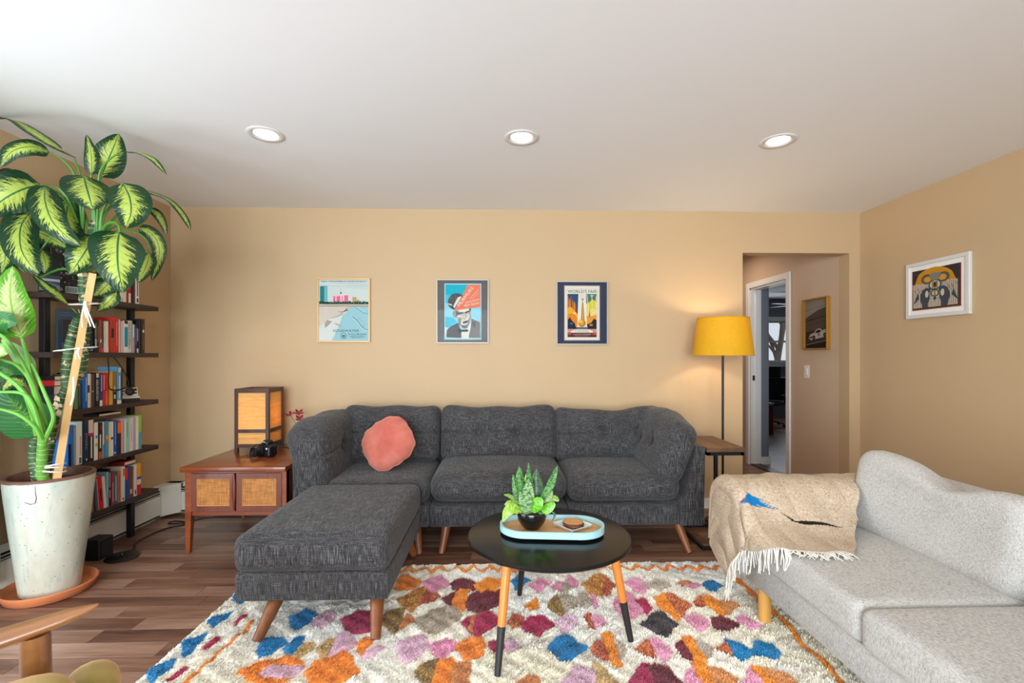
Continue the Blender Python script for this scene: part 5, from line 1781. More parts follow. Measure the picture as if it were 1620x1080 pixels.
# description, cover colour, spine marks (v0, v1, colour[, u0, u1]) and optional lettering (text, colour, v0, v1)
BK = {
    1: [('dark green hardback half hidden by leaves', (42, 66, 54), []), ('thick white paperback', W_, [(.0, .12, (200, 190, 176))]), ('slim cream paperback', (224, 216, 200), []), ('narrow scarlet book', (196, 34, 40), []),
        ('red paperback with a white foot', (190, 40, 44), [(0, .3, W_)]), ('dark brown hardback', (58, 34, 30), []), ('thin rust brown book', (122, 62, 36), []), ('white book with blue spine letters', (232, 230, 226), [(.25, .8, (78, 100, 140), .3, .7), (.05, .18, (60, 70, 90), .2, .8)])],
    2: [('navy blue hardback', (26, 34, 56), [(.05, .1, (90, 150, 190))]), ('black paperback with gold title panel', (28, 26, 28), [(.45, .9, (150, 124, 70), .2, .75), (.15, .42, (200, 196, 186), .2, .75)]), ('slim charcoal book', (44, 42, 44), [(.3, .8, (130, 128, 126), .3, .7)]),
        ('rust red cloth book', (164, 62, 40), [(.3, .4, W_, .5, 1)]), ('grey paperback with a pink foot', (96, 92, 94), [(0, .12, (228, 50, 150)), (.3, .9, (60, 58, 60), .3, .7)]), ('cream book with plain spine', (222, 214, 196), []),
        ('off-white paperback with tiny red title', (230, 224, 206), [(.2, .9, (190, 90, 70), .55, .7)]), ('narrow red book', (206, 44, 40), []), ('brick red book with a black square', (176, 70, 52), [(.46, .76, (34, 28, 28), .05, .95), (0, .15, (196, 48, 44))]),
        ('tall bright red hardback', (218, 48, 46), [(.2, .88, (240, 150, 120), .55, .72)]), ('thin white and mauve book', (224, 206, 214), [(0, 1, (70, 30, 60), .7, .85)]), ('pale pink paperback', (232, 190, 186), [(.4, .7, (220, 220, 214), .5, .9)]),
        ('white book with a cyan block', (230, 230, 226), [(.18, .8, (24, 150, 190), .04, .96), (.9, 1, (26, 24, 26), .05, .95)]), ('cream paperback with bold black title', (226, 222, 208), [], ('CHUCK KLOSTERMAN IV', (24, 24, 24), .12, .94)),
        ('thin teal book', (126, 172, 178), []), ('pale blue paperback with orange foot', (206, 214, 222), [(0, .55, (222, 112, 44), 0, .75)]), ('violet blue book', (46, 44, 128), [(.3, .9, (190, 190, 220), .45, .65)]),
        ('black paperback with white foot label', (30, 28, 32), [(0, .13, (222, 220, 214)), (.36, .74, (200, 200, 200), .4, .8)]), ('thin black book with grey edge', (36, 34, 34), [(0, 1, (120, 116, 108), .3, .5)]), ('brown-black book at the shelf end', (58, 46, 38), [(.1, .85, (104, 90, 74), .35, .7), (.6, .68, W_, .3, .8)])],
    3: [('mid green hardback', (88, 140, 84), []), ('dark olive book', (58, 56, 50), [(.1, .7, (110, 100, 84), .3, .6)]), ('wide royal blue book', (22, 98, 176), [(.2, .85, (150, 190, 226), .6, .8)]), ('white paperback with a black figure', (226, 220, 206), [(.44, .66, (40, 34, 36), .0, .8)]),
        ('thin tan book', (196, 168, 140), []), ('plum brown book', (84, 58, 58), [(.45, .5, (176, 150, 96))]), ('narrow black book with silver lines', (46, 44, 48), [(0, 1, (120, 120, 122), .4, .55)]), ('black and white paperback with stacked title', (40, 36, 36), [(.85, .98, (214, 210, 204), .2, .95)], ('ABSURDISTAN', (228, 222, 212), .18, .8)),
        ('navy paperback with white foot', (34, 74, 128), [(0, .18, W_), (.45, .95, (206, 214, 224), .55, .8)]), ('crimson paperback', (210, 44, 74), [(.5, .95, (236, 180, 170), .3, .6)]), ('scarlet and orange book', (214, 52, 40), [(.0, .45, (230, 130, 80), .1, .5)]), ('mustard yellow book', (220, 172, 66), []),
        ('brown paperback with white spots', (150, 116, 76), [(.0, .4, (44, 40, 42)), (.18, .3, W_, .2, .7), (.4, .55, (220, 206, 190), .2, .6)]), ('tall sky blue book', (104, 168, 206), [(.15, .75, (226, 236, 240), .45, .7), (.85, .97, (220, 226, 224), .3, .9), (0, .1, (226, 226, 222))]), ('black book behind the instant camera', (28, 26, 28), [])],
    4: [('narrow dark blue folder', (30, 60, 100), []), ('bright blue book with a black cut-out', (20, 116, 206), [(.0, .55, (22, 22, 26), .0, .6)]), ('grey paperback', (150, 148, 148), []), ('tall white hardback', (222, 226, 222), [(.02, .16, (90, 80, 76), .5, .9), (.2, .66, (206, 150, 140), .6, .85)]),
        ('thin dark teal book', (28, 66, 84), []), ('wide navy book with large grey title', (24, 48, 72), [(.05, .1, (220, 220, 214), .4, .7)], ('AMARC', (128, 140, 140), .30, .70)), ('black book with a pink slash', (40, 32, 38), [(.68, 1, (226, 198, 190), .05, .9), (.62, .67, (206, 40, 100)), (.08, .6, (220, 216, 210), .45, .7)]),
        ('white book with blue and lime dots', (228, 226, 216), [(.58, .66, (36, 150, 190), .35, .85), (.36, .45, (186, 196, 30), .3, .9)]), ('dark brown book with orange foot', (50, 30, 32), [(0, .2, (190, 100, 40), .1, .9), (.8, .92, (130, 24, 40), .4, .8), (.3, .68, (226, 220, 212), .35, .65)]), ('thin pale book with blue foot', (216, 206, 200), [(0, .38, (60, 130, 180))]),
        ('teal paperback with an orange mark', (72, 152, 178), [(.45, .5, (226, 96, 50)), (.5, .6, (226, 176, 60), .3, .8)]), ('cream paperback with violet mark', (228, 208, 166), [(0, 1, (220, 222, 220), .62, .98), (.48, .55, (70, 60, 90), .45, .95)]), ('cobalt blue book', (26, 88, 164), [(.3, .95, (150, 180, 210), .45, .65), (.05, .1, W_, .2, .6)]), ('black paperback with orange top', (46, 40, 50), [(.66, 1, (242, 110, 44))]),
        ('thin rose pink book', (222, 168, 170), [(.05, .95, (180, 110, 120), .55, .75)]), ('mint green book', (158, 202, 184), [(0, 1, (226, 224, 214), 0, .2), (.45, .9, (80, 110, 100), .5, .62)]), ('pale blush book', (226, 212, 212), [(.3, .8, (120, 120, 130), .5, .62)]), ('lavender grey book', (176, 170, 190), []), ('narrow ivory book', (232, 222, 198), []), ('lime and blue book at the shelf end', (150, 204, 70), [(0, .5, (84, 156, 196))])],
    5: [('small tan book tucked behind the planter', (146, 100, 72), []), ('slate grey leaning book', (84, 82, 96), [(0, 1, (206, 204, 206), .8, 1)]), ('red leaning book with black lettering', (210, 32, 42), [(.25, .62, (60, 10, 16), .35, .7)]), ('white leaning paperback', (222, 220, 212), []), ('pale blue tall book', (140, 178, 196), []),
        ('black paperback with white title', (34, 34, 38), [(.5, .9, W_, .4, .7), (.22, .44, W_, .4, .7)]), ('thin crimson book', (182, 44, 54), [(.1, .7, (230, 190, 180), .4, .65)]), ('teal patterned book', (40, 104, 134), [(.1, .9, (180, 206, 214), .5, .75)]), ('terracotta book', (200, 106, 66), [(.1, .9, (140, 70, 40), .5, .65)]),
        ('tall cream book', (226, 218, 202), [(.72, .94, (190, 110, 90), .4, .9), (.04, .1, (60, 56, 56), .3, .7)]), ('blue and red book', (34, 78, 150), [(.62, 1, (224, 60, 44), 0, .6)]), ('maroon book', (140, 62, 56), [(.15, .3, (220, 196, 160), .2, .8)]), ('grey brown book', (92, 76, 72), [(.1, .95, (214, 204, 190), .45, .65)]), ('white paperback near the shelf end', (226, 224, 218), [(.06, .2, (40, 36, 36), .4, .8)]),
        ('orange and red book at the shelf end', (238, 160, 40), [(0, .33, (204, 26, 52)), (.33, .5, (240, 214, 190)), (.5, .58, (36, 90, 170))])],
}
XS = -2.452
for sh, spans in BOOK_SPANS.items():
    spans = [list(s_) for s_ in spans]
    recs = BK[sh]
    if sh == 4:       # the first folder stands behind the planter, out of sight
        spans, recs = spans[1:], recs[1:]
        spans[0][0] = 2.747
    for i in range(len(spans) - 1):
        if spans[i + 1][0] < spans[i][1] + .0006:
            mid = (spans[i + 1][0] + spans[i][1]) / 2
            spans[i][1], spans[i + 1][0] = mid - .0004, mid + .0004
    for (y0, y1, hh), rec in zip(spans, recs):
        desc, colr, marks = rec[:3]
        txt = rec[3] if len(rec) > 3 else None
        hh = .215 if sh == 1 else hh - .022
        th = y1 - y0 - .001
        ym = (y0 + y1) / 2
        dep = .122
        if (y1 > 3.306 and y0 < 3.36) or (y0 < 2.74 and y1 > 2.69):
            dep = .080
        if sh == 5 and y1 < 2.95:
            hh, ym = .13, ym - .014
        jit = _r.uniform(-.004, .004) if sh != 4 else _r.uniform(-.003, .001)
        lean_b = {(5, 1): .08, (5, 2): .08, (5, 3): .08}.get((sh, [r_[0] for r_ in BK[sh]].index(desc)), 0)
        bk = MB()
        c0 = lin(colr)
        bk.box(-.0025, 0, -th / 2, th / 2, 0, hh, b=.0008, c=c0)
        bk.box(-dep, -.0025, -th / 2, -th / 2 + .0018, 0, hh, c=c0).box(-dep, -.0025, th / 2 - .0018, th / 2, 0, hh, c=c0)
        for k_, mk_ in enumerate(marks):
            v0, v1, mc = mk_[:3]
            u0, u1 = (mk_[3], mk_[4]) if len(mk_) > 3 else (0.0, 1.0)
            a0, a1 = -th / 2 + th * u0 + .0003, -th / 2 + th * u1 - .0003
            bk.box(-.001, .0003 + .00012 * k_, a0, a1, max(v0 * hh, .0006), min(v1 * hh, hh - .0006), c=lin(mc))
        if txt:
            v, f = text_mesh(txt[0])
            wv, hv = v[:, 0].max(), 1.0
            Lz, Hy = (txt[3] - txt[2]) * hh, th * .62
            V = np.zeros_like(v)
            V[:, 0] = .0006
            V[:, 2] = txt[3] * hh - v[:, 0] / wv * Lz
            V[:, 1] = (v[:, 1] - .5) * Hy
            bk.add(V, f, lin(txt[1]))
        b_ = bk.build('book', M_BOOK, None, smooth=False)
        b_.location = (XS + jit, ym, ZT[sh] + .0003)
        b_.rotation_euler = (lean_b, 0, 0)
        if lean_b:
            b_.location.z += th / 2 * math.sin(lean_b) + .0005
        tag(b_, desc + ' on the ' + SHN[sh], 'book', 'books standing in the bookcase')
        MB().box(-dep + .004, -.003, -th / 2 + .0019, th / 2 - .0019, .003, hh - .004).build('pages', M_PAGE, b_, smooth=False)


def flat_book(label, x0, x1, y0, y1, z0, th, colr, name='book'):
    o = MB().box(x0, x1, y0, y1, z0, z0 + .002, c=lin(colr)).box(x0, x1, y0, y1, z0 + th - .002, z0 + th, c=lin(colr)).box(x0, x1, y0, y0 + .002, z0 + .002, z0 + th - .002, c=lin(colr)).build(name, M_BOOK, smooth=False)
    tag(o, label, 'book')
    MB().box(x0 + .004, x1 - .003, y0 + .003, y1 - .003, z0 + .0021, z0 + th - .0021).build('pages', M_PAGE, o, smooth=False)
    return o


# lying on the middle shelf, left end, beside the upright
zz = ZT[3]
flat_book('grey atlas lying lowest in the flat pile on middle bookcase shelf', -2.535, -2.452, 2.662, 2.772, zz, .045, (74, 76, 84))
flat_book('dark slate book lying second in the flat pile on middle bookcase shelf', -2.535, -2.455, 2.664, 2.774, zz + .0455, .050, (48, 52, 60))
flat_book('black book lying third in the flat pile on middle bookcase shelf', -2.533, -2.453, 2.662, 2.772, zz + .096, .048, (34, 36, 42))
flat_book('red book lying near top of flat pile on middle bookcase shelf', -2.535, -2.449, 2.660, 2.776, zz + .1445, .030, (206, 38, 36))
flat_book('black book lying on top of the red book on middle bookcase shelf', -2.53, -2.455, 2.668, 2.765, zz + .175, .024, (30, 30, 34))
# flat black volumes across the tops
flat_book('large black book lying across book tops on fourth bookcase shelf', -2.565, -2.47, 2.975, 3.15, ZT[4] + .2595, .016, (30, 28, 30))
flat_book('red backed book lying across book tops on lowest bookcase shelf', -2.56, -2.456, 3.155, 3.255, ZT[5] + .2275, .022, (150, 30, 44))

# boards facing out at the left of the upper shelves
t = thing('photo_book', 'black and white photo cover standing left of upright on top shelf', 'book', (-2.50, 2.685, ZT[1]), 1.05)
MB().box(-.045, .045, -.010, .0, 0, .20, b=.001).build('cover', plain('dark_cover', (30, 30, 36), .4), t, smooth=False)
P = Print(.001, 0, 0)
P.rect(-43, -95, 43, -40, (70, 78, 92)).rect(-43, -75, 43, -62, (190, 192, 196)).poly([(-43, -40), (-20, -58), (10, -52), (43, -40), (43, -8), (-43, -8)], (120, 124, 132)).poly([(-30, -34), (0, -48), (30, -30), (0, -22)], (36, 40, 48))
P.build('cover_print', M_PRINT, t, -.0102)
t = thing('collage_board', 'dark photo collage book with barcode standing upright on top shelf', 'book', (-2.50, 2.815, ZT[1]), 1.05)
MB().box(-.085, .085, -.018, .0, 0, .285, b=.001).build('cover', plain('dark_collage', (24, 24, 28), .35), t, smooth=False)
P = Print(.001, 0, 0)
_q = random.Random(4)
for k in range(95):
    x, y = _q.uniform(-80, 62), -_q.uniform(14, 272)
    s_ = _q.uniform(4, 12)
    g = _q.choice((36, 60, 90, 130, 176, 200))
    P.poly([(x, y), (x + s_, y - s_ * _q.uniform(0, .8)), (x + s_ * 1.6, y + s_ * .4), (x + s_ * .5, y + s_)], (g, g, g + 6))
P.ell(20, -190, 12, 7, (170, 60, 40))
P.rect(-30, -50, 30, -10, (196, 206, 196)).rect(-24, -44, 24, -16, (92, 104, 96))
for k in range(9):
    P.rect(-22 + k * 5, -43, -20 + k * 5, -17, (190, 200, 190))
P.build('cover_print', M_PRINT, t, -.0182)
t = thing('slate_board', 'slate blue hardback facing out on second shelf, behind small photo', 'book', (-2.512, 2.822, ZT[2]), 1.0)
MB().box(-.060, .060, -.02, .0, 0, .250, b=.002).build('cover', plain('slate_cover', (44, 60, 72), .5), t, smooth=False)
P = Print(.001, 0, 0)
P.line([(-48, -228), (48, -228)], 2, (110, 124, 132)).line([(-48, -214), (48, -214)], 2, (110, 124, 132))
P.build('cover_print', M_PRINT, t, -.0205)
t = thing('small_photo_frame', 'small dark photo frame with white mat on the second shelf', 'picture frame', (-2.475, 2.80, ZT[2] + .06), 1.0)
MB().box(-.048, .048, -.012, 0, .0, .125, b=.002).build('frame', plain('dark_frame', (36, 26, 26), .4), t, smooth=False)
P = Print(.001, 0, 0)
P.rect(-18, -98, 34, -30, (224, 222, 214)).poly([(-4, -80), (20, -84), (24, -40), (0, -38)], (60, 58, 62))
P.build('photo_print', M_PRINT, t, -.0122)
MB().box(-.05, .05, -.02, .012, -.06, 0.0, b=.004).build('box_stand', plain('dark_blue_box', (38, 46, 58), .45), t, smooth=False)

# instant camera at the end of the middle shelf
ic = thing('instant_camera', 'white and black instant camera at right end of middle bookcase shelf', 'camera', (-2.485, 3.235, ZT[3]), .98)
ic.location = (-2.497, 3.248, ZT[3] + .0003)
M_CW = plain('camera_white', (226, 218, 200), .45)
MB().prism([(-.028, 0), (.05, 0), (.05, .052), (.046, .098), (.036, .098), (.020, .045), (-.028, .030)], -.05, .05, 'yz').build('body', M_BLACK, ic, smooth=False)
MB().prism([(-.0305, .026), (-.030, .030), (.006, .044), (.016, .094), (.030, .094), (.030, .09), (.022, .03)], -.051, .051, 'yz').build('front_shell', M_CW, ic, smooth=False)
l_ = MB().lathe([(.027, 0), (.027, .006), (.022, .008), (.021, .016), (.016, .017), (.014, .012), (0, .011)], n=24).build('lens', M_BLACKG, ic, angle=40)
l_.location, l_.rotation_euler = (.006, .009, .070), (PI / 2 - .18, 0, 0)
o = MB().lathe([(0, 0), (.0065, 0), (.006, .004), (0, .005)], n=16).build('shutter_button', plain('red_button', (186, 32, 36), .4), ic)
o.location, o.rotation_euler = (-.034, .008, .056), (PI / 2 - .18, 0, 0)
for (x, z, w2, h2) in ((-.034, .074, .012, .004), (.037, .080, .010, .009), (.036, .058, .010, .006)):
    o = MB().box(-w2, w2, -.002, .002, -h2, h2, b=.001).build('window', M_BLACKG, ic)
    o.location, o.rotation_euler = (x, .0085 + (z - .06) * .2, z), (-.18, 0, 0)

# strap loop hanging from the second shelf
o = MB().tube([(-2.441, 3.005, 1.243), (-2.430, 3.000, 1.16), (-2.428, 2.995, 1.08), (-2.426, 3.01, 1.04), (-2.424, 3.08, 1.035), (-2.424, 3.145, 1.055), (-2.425, 3.135, 1.11), (-2.428, 3.085, 1.19), (-2.441, 3.05, 1.243)], .0045, 8, smooth_n=44, squash=.5).build('hanging_strap', plain('black_webbing', (28, 28, 30), .8))
tag(o, 'black strap loop hanging down from second bookcase shelf over the books', 'strap')
# boxes and cable on the floor
t = thing('speaker_box', 'small black box on floor under the lowest bookcase shelf', 'speaker', (-2.485, 2.99, 0))
MB().box(-.05, .05, -.055, .055, 0, .125, b=.006).build('case', M_BLACK, t, smooth=False)
MB().box(.05, .053, -.045, .045, .012, .112, b=.001).build('grille', plain('speaker_cloth', (30, 30, 32), .95, bstr=.5, bscale=600), t)
t = thing('round_stand_base', 'flat round black disc base on floor beside the small black box', 'stand', (-2.335, 2.985, 0))
MB().lathe([(0, 0), (.088, 0), (.09, .006), (.08, .014), (.0, .018)], n=36).build('disc', M_BLACK, t, angle=40)
MB().lathe([(.012, .016), (.010, .03), (0, .031)], n=14).build('stub', M_BLACK, t)
o = MB().tube([(-2.345, 3.082, .0055), (-2.36, 3.12, .005), (-2.42, 3.20, .005), (-2.43, 3.33, .005), (-2.40, 3.47, .005), (-2.33, 3.54, .005), (-2.36, 3.60, .005), (-2.45, 3.62, .005), (-2.46, 3.57, .005), (-2.36, 3.56, .009), (-2.31, 3.64, .005), (-2.22, 3.70, .005), (-2.08, 3.71, .005), (-1.97, 3.71, .005)], .0045, 8, smooth_n=90).build('power_cable', M_BLACK)
tag(o, 'thin black power cable looping across floor towards the record cabinet', 'cable')
# ------------------------------------------------------------------ saucer, planter and dieffenbachia
PX, PY = -2.375, 2.560
M_TERRA = plain('terracotta', (198, 116, 72), .7, var=.12, vscale=14, bstr=.15, bscale=120)
sc_ = thing('plant_saucer', 'wide terracotta saucer under the pale glazed planter', 'saucer', (PX, PY, 0))
MB().lathe([(0, 0), (.168, 0), (.178, .006), (.194, .040), (.195, .047), (.190, .052), (.184, .048), (.172, .018), (.164, .014), (0, .014)], n=72).build('dish', M_TERRA, sc_, angle=50)


def glaze():
    m, nt, p = new_mat('crackled_celadon_glaze')
    v = coords(nt)
    big = noise(nt, coords(nt, (5, 5, 2.2)), 1.0, 4, .6)
    col = ramp(nt, big, [(.30, lin((164, 180, 170))), (.5, lin((204, 204, 188))), (.72, lin((186, 178, 156)))])
    vo = N(nt, 'ShaderNodeTexVoronoi', feature='F1')
    vo.inputs['Scale'].default_value = 34
    nt.links.new(v, vo.inputs['Vector'])
    pit = ramp(nt, vo.outputs['Distance'], [(.085, (1, 1, 1, 1)), (.125, (0, 0, 0, 1))])
    drip = noise(nt, coords(nt, (26, 26, 1.6)), 1.0, 4, .7)
    dm = ramp(nt, drip, [(.60, (0, 0, 0, 1)), (.70, (1, 1, 1, 1))])
    mx = N(nt, 'ShaderNodeMix', data_type='RGBA')
    nt.links.new(math_node(nt, 'MULTIPLY', dm, .6), mx.inputs['Factor'])
    nt.links.new(col, mx.inputs['A'])
    mx.inputs['B'].default_value = lin((120, 148, 150))
    mx2 = N(nt, 'ShaderNodeMix', data_type='RGBA')
    nt.links.new(math_node(nt, 'MULTIPLY', pit, .75), mx2.inputs['Factor'])
    nt.links.new(mx.outputs['Result'], mx2.inputs['A'])
    mx2.inputs['B'].default_value = lin((92, 96, 92))
    nt.links.new(mx2.outputs['Result'], p.inputs['Base Color'])
    p.inputs['Roughness'].default_value = .42
    p.inputs['Coat Weight'].default_value = .25
    bump(nt, p, noise(nt, v, 60, 4), .25, .004)
    return m


plant = thing('dieffenbachia', 'tall variegated leafy houseplant staked in a pale glazed planter', 'plant', (PX, PY, .0145))
pot_prof = [(0, .0), (.112, 0), (.120, .004), (.126, .06), (.140, .18), (.158, .34), (.174, .50), (.180, .565), (.182, .600)]
wob_prof = []
V, F = [], []
n = 72
full = pot_prof + [(.181, .608), (.172, .613), (.163, .610), (.160, .585), (.158, .56), (0, .56)]
pv = MB().lathe(pot_prof, n=n, caps=False)
P_ = pv.v[0]
an = np.arctan2(P_[:, 1], P_[:, 0])
sc2 = 1 + .008 * np.sin(an * 2 + 1 + P_[:, 2] * 5) + .004 * np.sin(an * 5 + P_[:, 2] * 17) + .004 * np.sin(P_[:, 2] * 38)
P_[:, 0] *= sc2
P_[:, 1] *= sc2
pot = pv.build('planter', glaze(), plant, angle=50)
MB().lathe([(.183, .598), (.183, .607), (.174, .614), (.163, .611), (.158, .585), (.1575, .555)], n=n, caps=False).build('rim', plain('bare_brown_rim', (112, 78, 62), .65, var=.25, vscale=20), pot, angle=60)
MB().tube([(.0775, -.164, .590), (.078, -.163, .55), (.080, -.161, .53), (.0755, -.1625, .505), (.060, -.168, .50), (.035, -.174, .512)], .0014, 5).build('hairline_crack', plain('dark_crack', (70, 62, 56), .9), pot)
MB().lathe([(0, .572), (.09, .575), (.157, .568), (.1575, .56), (0, .56)], n=40).build('soil', plain('potting_soil', (46, 36, 31), 1.0, var=.5, vscale=60, bstr=1.0, bscale=140, bdist=.01), plant)

M_LA = leaf_mat('variegated_leaf', (20, 62, 34), (186, 206, 92), thr=.58)
M_LY = leaf_mat('young_bright_leaf', (92, 170, 34), (206, 224, 150), thr=.50, vein=(130, 200, 60))
M_LD = leaf_mat('dark_back_leaf', (44, 108, 48), (134, 178, 70), thr=.98, vein=(80, 140, 70))
M_LU = leaf_mat('pale_underside_leaf', (156, 196, 130), (196, 220, 176), thr=.7, vein=(150, 196, 120))
LM = {'a': M_LA, 'y': M_LY, 'd': M_LD, 'u': M_LU}
FOCUS = np.array([0.0, 0.2, 1.25])


def leaf_mesh(pts, wd, nrm_blend=(1.0, .1), fold=.22, seed=0, prof=None, nl=20, nw=8, wav=.05, ripple=11):
    """leaf blade along a midrib; returns grid and UVs"""
    C = spline(pts, nl)
    mid = C[nl // 2]
    cam_d = FOCUS - mid
    cam_d /= np.linalg.norm(cam_d)
    N0 = nrm_blend[0] * cam_d + nrm_blend[1] * np.array([0, 0, 1.0])
    G, UV = [], []
    for i in range(nl):
        t = i / (nl - 1)
        T = C[min(i + 1, nl - 1)] - C[max(i - 1, 0)]
        T /= np.linalg.norm(T) + 1e-9
        S = np.cross(T, N0)
        S /= np.linalg.norm(S) + 1e-9
        Nn = np.cross(S, T)
        wt = prof(t) * wd
        row = []
        for j in range(nw + 1):
            u = -1 + 2 * j / nw
            off = fold * abs(u) ** 1.3 * wt - .35 * fold * wt * u * u * u * u
            off += wav * wt * math.sin(t * ripple + seed + (1.5 if u > 0 else 0)) * abs(u) ** 2
            row.append(C[i] + S * u * wt + Nn * (-off * .6 + 0))
            UV.append(((u + 1) / 2, t))
        G.append(row)
    return np.array(G), UV


def ovate(t):
    t = min(max(t, 0.0), 1.0)
    return max(.015, math.sin(PI * t ** .66) ** .58 * (1 - .12 * t))


for i, (st_, pts, wd, hint) in enumerate(LEAVES):
    bl = {'c': (1.0, .12), 'cu': (.8, .55), 'u': (.45, .9), 'up': (.40, .9)}[hint]
    k = {'c': 1.0, 'cu': 1.0, 'u': 1.5, 'up': 1.5}[hint]
    G, UV = leaf_mesh([np.array(p) for p in pts], wd * .54 * k, bl, seed=i * 1.7, prof=ovate, fold=.26 if hint != 'u' else .15)
    # keep the blade under the ceiling and inside the wall
    G[..., 2] = np.minimum(G[..., 2], 2.432)
    G[..., 0] = np.maximum(G[..., 0], XL + .012)
    m = MB().grid(G)
    lf = m.build('leaf', LM[st_], plant, world=True, uv=UV, angle=180)
M_PET = plain('leaf_stalk_green', (74, 132, 44), .45, var=.2, vscale=12)
M_PETY = plain('young_stalk_green', (104, 168, 62), .42, var=.18, vscale=12)
for i, (pts, r) in enumerate(PETIOLES):
    young = i >= 20
    MB().tube(pts, [r * 1.5, r, r * .8, r * .6][:max(2, len(pts))] if len(pts) <= 4 else [r * 1.4, r * 1.1, r, r * .8, r * .6], 8, smooth_n=22).build('stalk', M_PETY if young else M_PET, plant, world=True)


def trunk_mat():
    m, nt, p = new_mat('ringed_trunk')
    f = noise(nt, coords(nt, (30, 30, 30)), 1.0, 3, .6)
    g = noise(nt, coords(nt, (9, 9, 9)), 1.0, 2)
    col = ramp(nt, g, [(.3, lin((32, 70, 40))), (.7, lin((70, 112, 62)))])
    pe = ramp(nt, f, [(.60, (0, 0, 0, 1)), (.64, (1, 1, 1, 1))])
    mx = N(nt, 'ShaderNodeMix', data_type='RGBA')
    nt.links.new(pe, mx.inputs['Factor'])
    nt.links.new(col, mx.inputs['A'])
    mx.inputs['B'].default_value = lin((206, 178, 136))
    nt.links.new(mx.outputs['Result'], p.inputs['Base Color'])
    p.inputs['Roughness'].default_value = .6
    bump(nt, p, f, .4, .004)
    return m


M_TRUNK = trunk_mat()
M_SCAR = plain('leaf_scar', (212, 190, 152), .8, var=.2, vscale=40)
for i, (pts, r) in enumerate(TRUNKS):
    r *= 1.15
    if i in (0, 1, 4):
        pts = [(pts[0][0] - .012, pts[0][1] + .035, .575)] + list(pts)
    mat_ = M_TRUNK if i != 4 else plain('young_trunk', (96, 160, 60), .5, var=.2, vscale=20)
    tk = MB().tube(pts, [r * 1.12, r, r * .95, r * .9][:len(pts)] if len(pts) <= 4 else np.linspace(r * 1.1, r * .8, len(pts)), 14, smooth_n=30).build('trunk', mat_, plant, world=True)
    C = spline(pts, 60)
    L = np.cumsum(np.r_[0, np.linalg.norm(np.diff(C, axis=0), axis=1)])
    rm = MB()
    for s_ in np.arange(.02, L[-1] - .01, .030):
        k = int(np.searchsorted(L, s_))
        k = min(max(k, 1), 58)
        T, a_, b_ = frame_axes(C[k + 1] - C[k - 1])
        rr = r * (1.12 - .27 * s_ / L[-1])
        tl = _r.uniform(-.25, .25)
        ringp = [C[k] + rr * (math.cos(q) * a_ + math.sin(q) * b_) + T * tl * rr * math.cos(q) for q in np.linspace(0, 2 * PI, 17)]
        rm.tube(ringp, .0013, 4, caps=False)
    if i in (1, 3):
        for q in range(24 if i == 1 else 26):
            k = _r.randint(3, 56)
            T, a_, b_ = frame_axes(C[k + 1] - C[k - 1])
            an_ = _r.uniform(-2.6, .6)
            d_ = math.cos(an_) * np.array([1, 0, 0]) + math.sin(an_) * np.array([0, 1, 0])
            o_ = C[k] + d_ * r * 1.0
            e1, e2 = np.cross(d_, T), T
            sz = _r.uniform(.007, .019)
            rm.add([o_ - e1 * sz - e2 * sz * .5, o_ + e1 * sz - e2 * sz * .6, o_ + d_ * sz * .6 + e1 * sz * .3 + e2 * sz, o_ + d_ * .004 - e1 * sz * .6 + e2 * sz * .8], [(0, 1, 2), (0, 2, 3)])
    rm.build('leaf_scars', M_SCAR, tk, world=True, kind='stuff')
# stake and ties
M_STAKE = wood('pine_stake', (206, 158, 96), (232, 192, 132), 'z', .6, 22)
sk = np.array([(-2.262, 2.463, .575), (-2.15, 2.435, 1.02), (-2.040, 2.42, 1.665)])
m = MB()
for a, b in ((sk[0], sk[2]),):
    m.tube([a, a + (b - a) * .42 + np.array([-.006, 0, 0]), b], [.022, .021, .0195], 4)
m.build('stake', M_STAKE, plant, world=True, smooth=False)
M_STR = plain('white_string', (226, 222, 214), .9)
for j, (cx, cy, cz, rx, ry) in enumerate(((-2.105, 2.452, 1.515, .062, .075), (-2.150, 2.452, 1.285, .085, .080), (-2.28, 2.46, .69, .055, .05), (-2.28, 2.46, .680, .057, .05), (-2.28, 2.46, .668, .058, .052))):
    L_ = [(cx + rx * math.cos(a), cy + ry * math.sin(a), cz + .012 * math.sin(a + j)) for a in np.linspace(0, 2 * PI, 30)]
    m = MB().tube(L_, .0028 if j < 2 else .004, 6, caps=False)
    if j < 2:
        e = np.array((cx + rx * .75, cy - ry * .7, cz))
        for q in range(2 if j else 4):
            dz_ = _r.uniform(.06, .15) if j == 0 else .05
            m.tube([e, e + (.012 * q - .01, -.006, -dz_ * .5), e + (.02 * q - .012, -.002, -dz_)], .0032, 6, smooth_n=8)
        m.ellipsoid(tuple(e), (.008, .007, .008), 8, 6)
    m.build('tie_string', M_STR, plant, world=True)
m = MB()
e = np.array((-2.115, 2.40, 1.145))
m.tube([e, e + (.004, -.004, -.05), e + (-.002, 0, -.10), e + (-.014, 0, -.14)], .005, 6, smooth_n=10)
m.build('tie_string', M_STR, plant, world=True)
MB().tube([(-2.262, 2.47, .82), (-2.235, 2.50, 1.05)], .006, 6).build('twig', plain('dry_twig', (120, 92, 76), .9), plant, world=True)

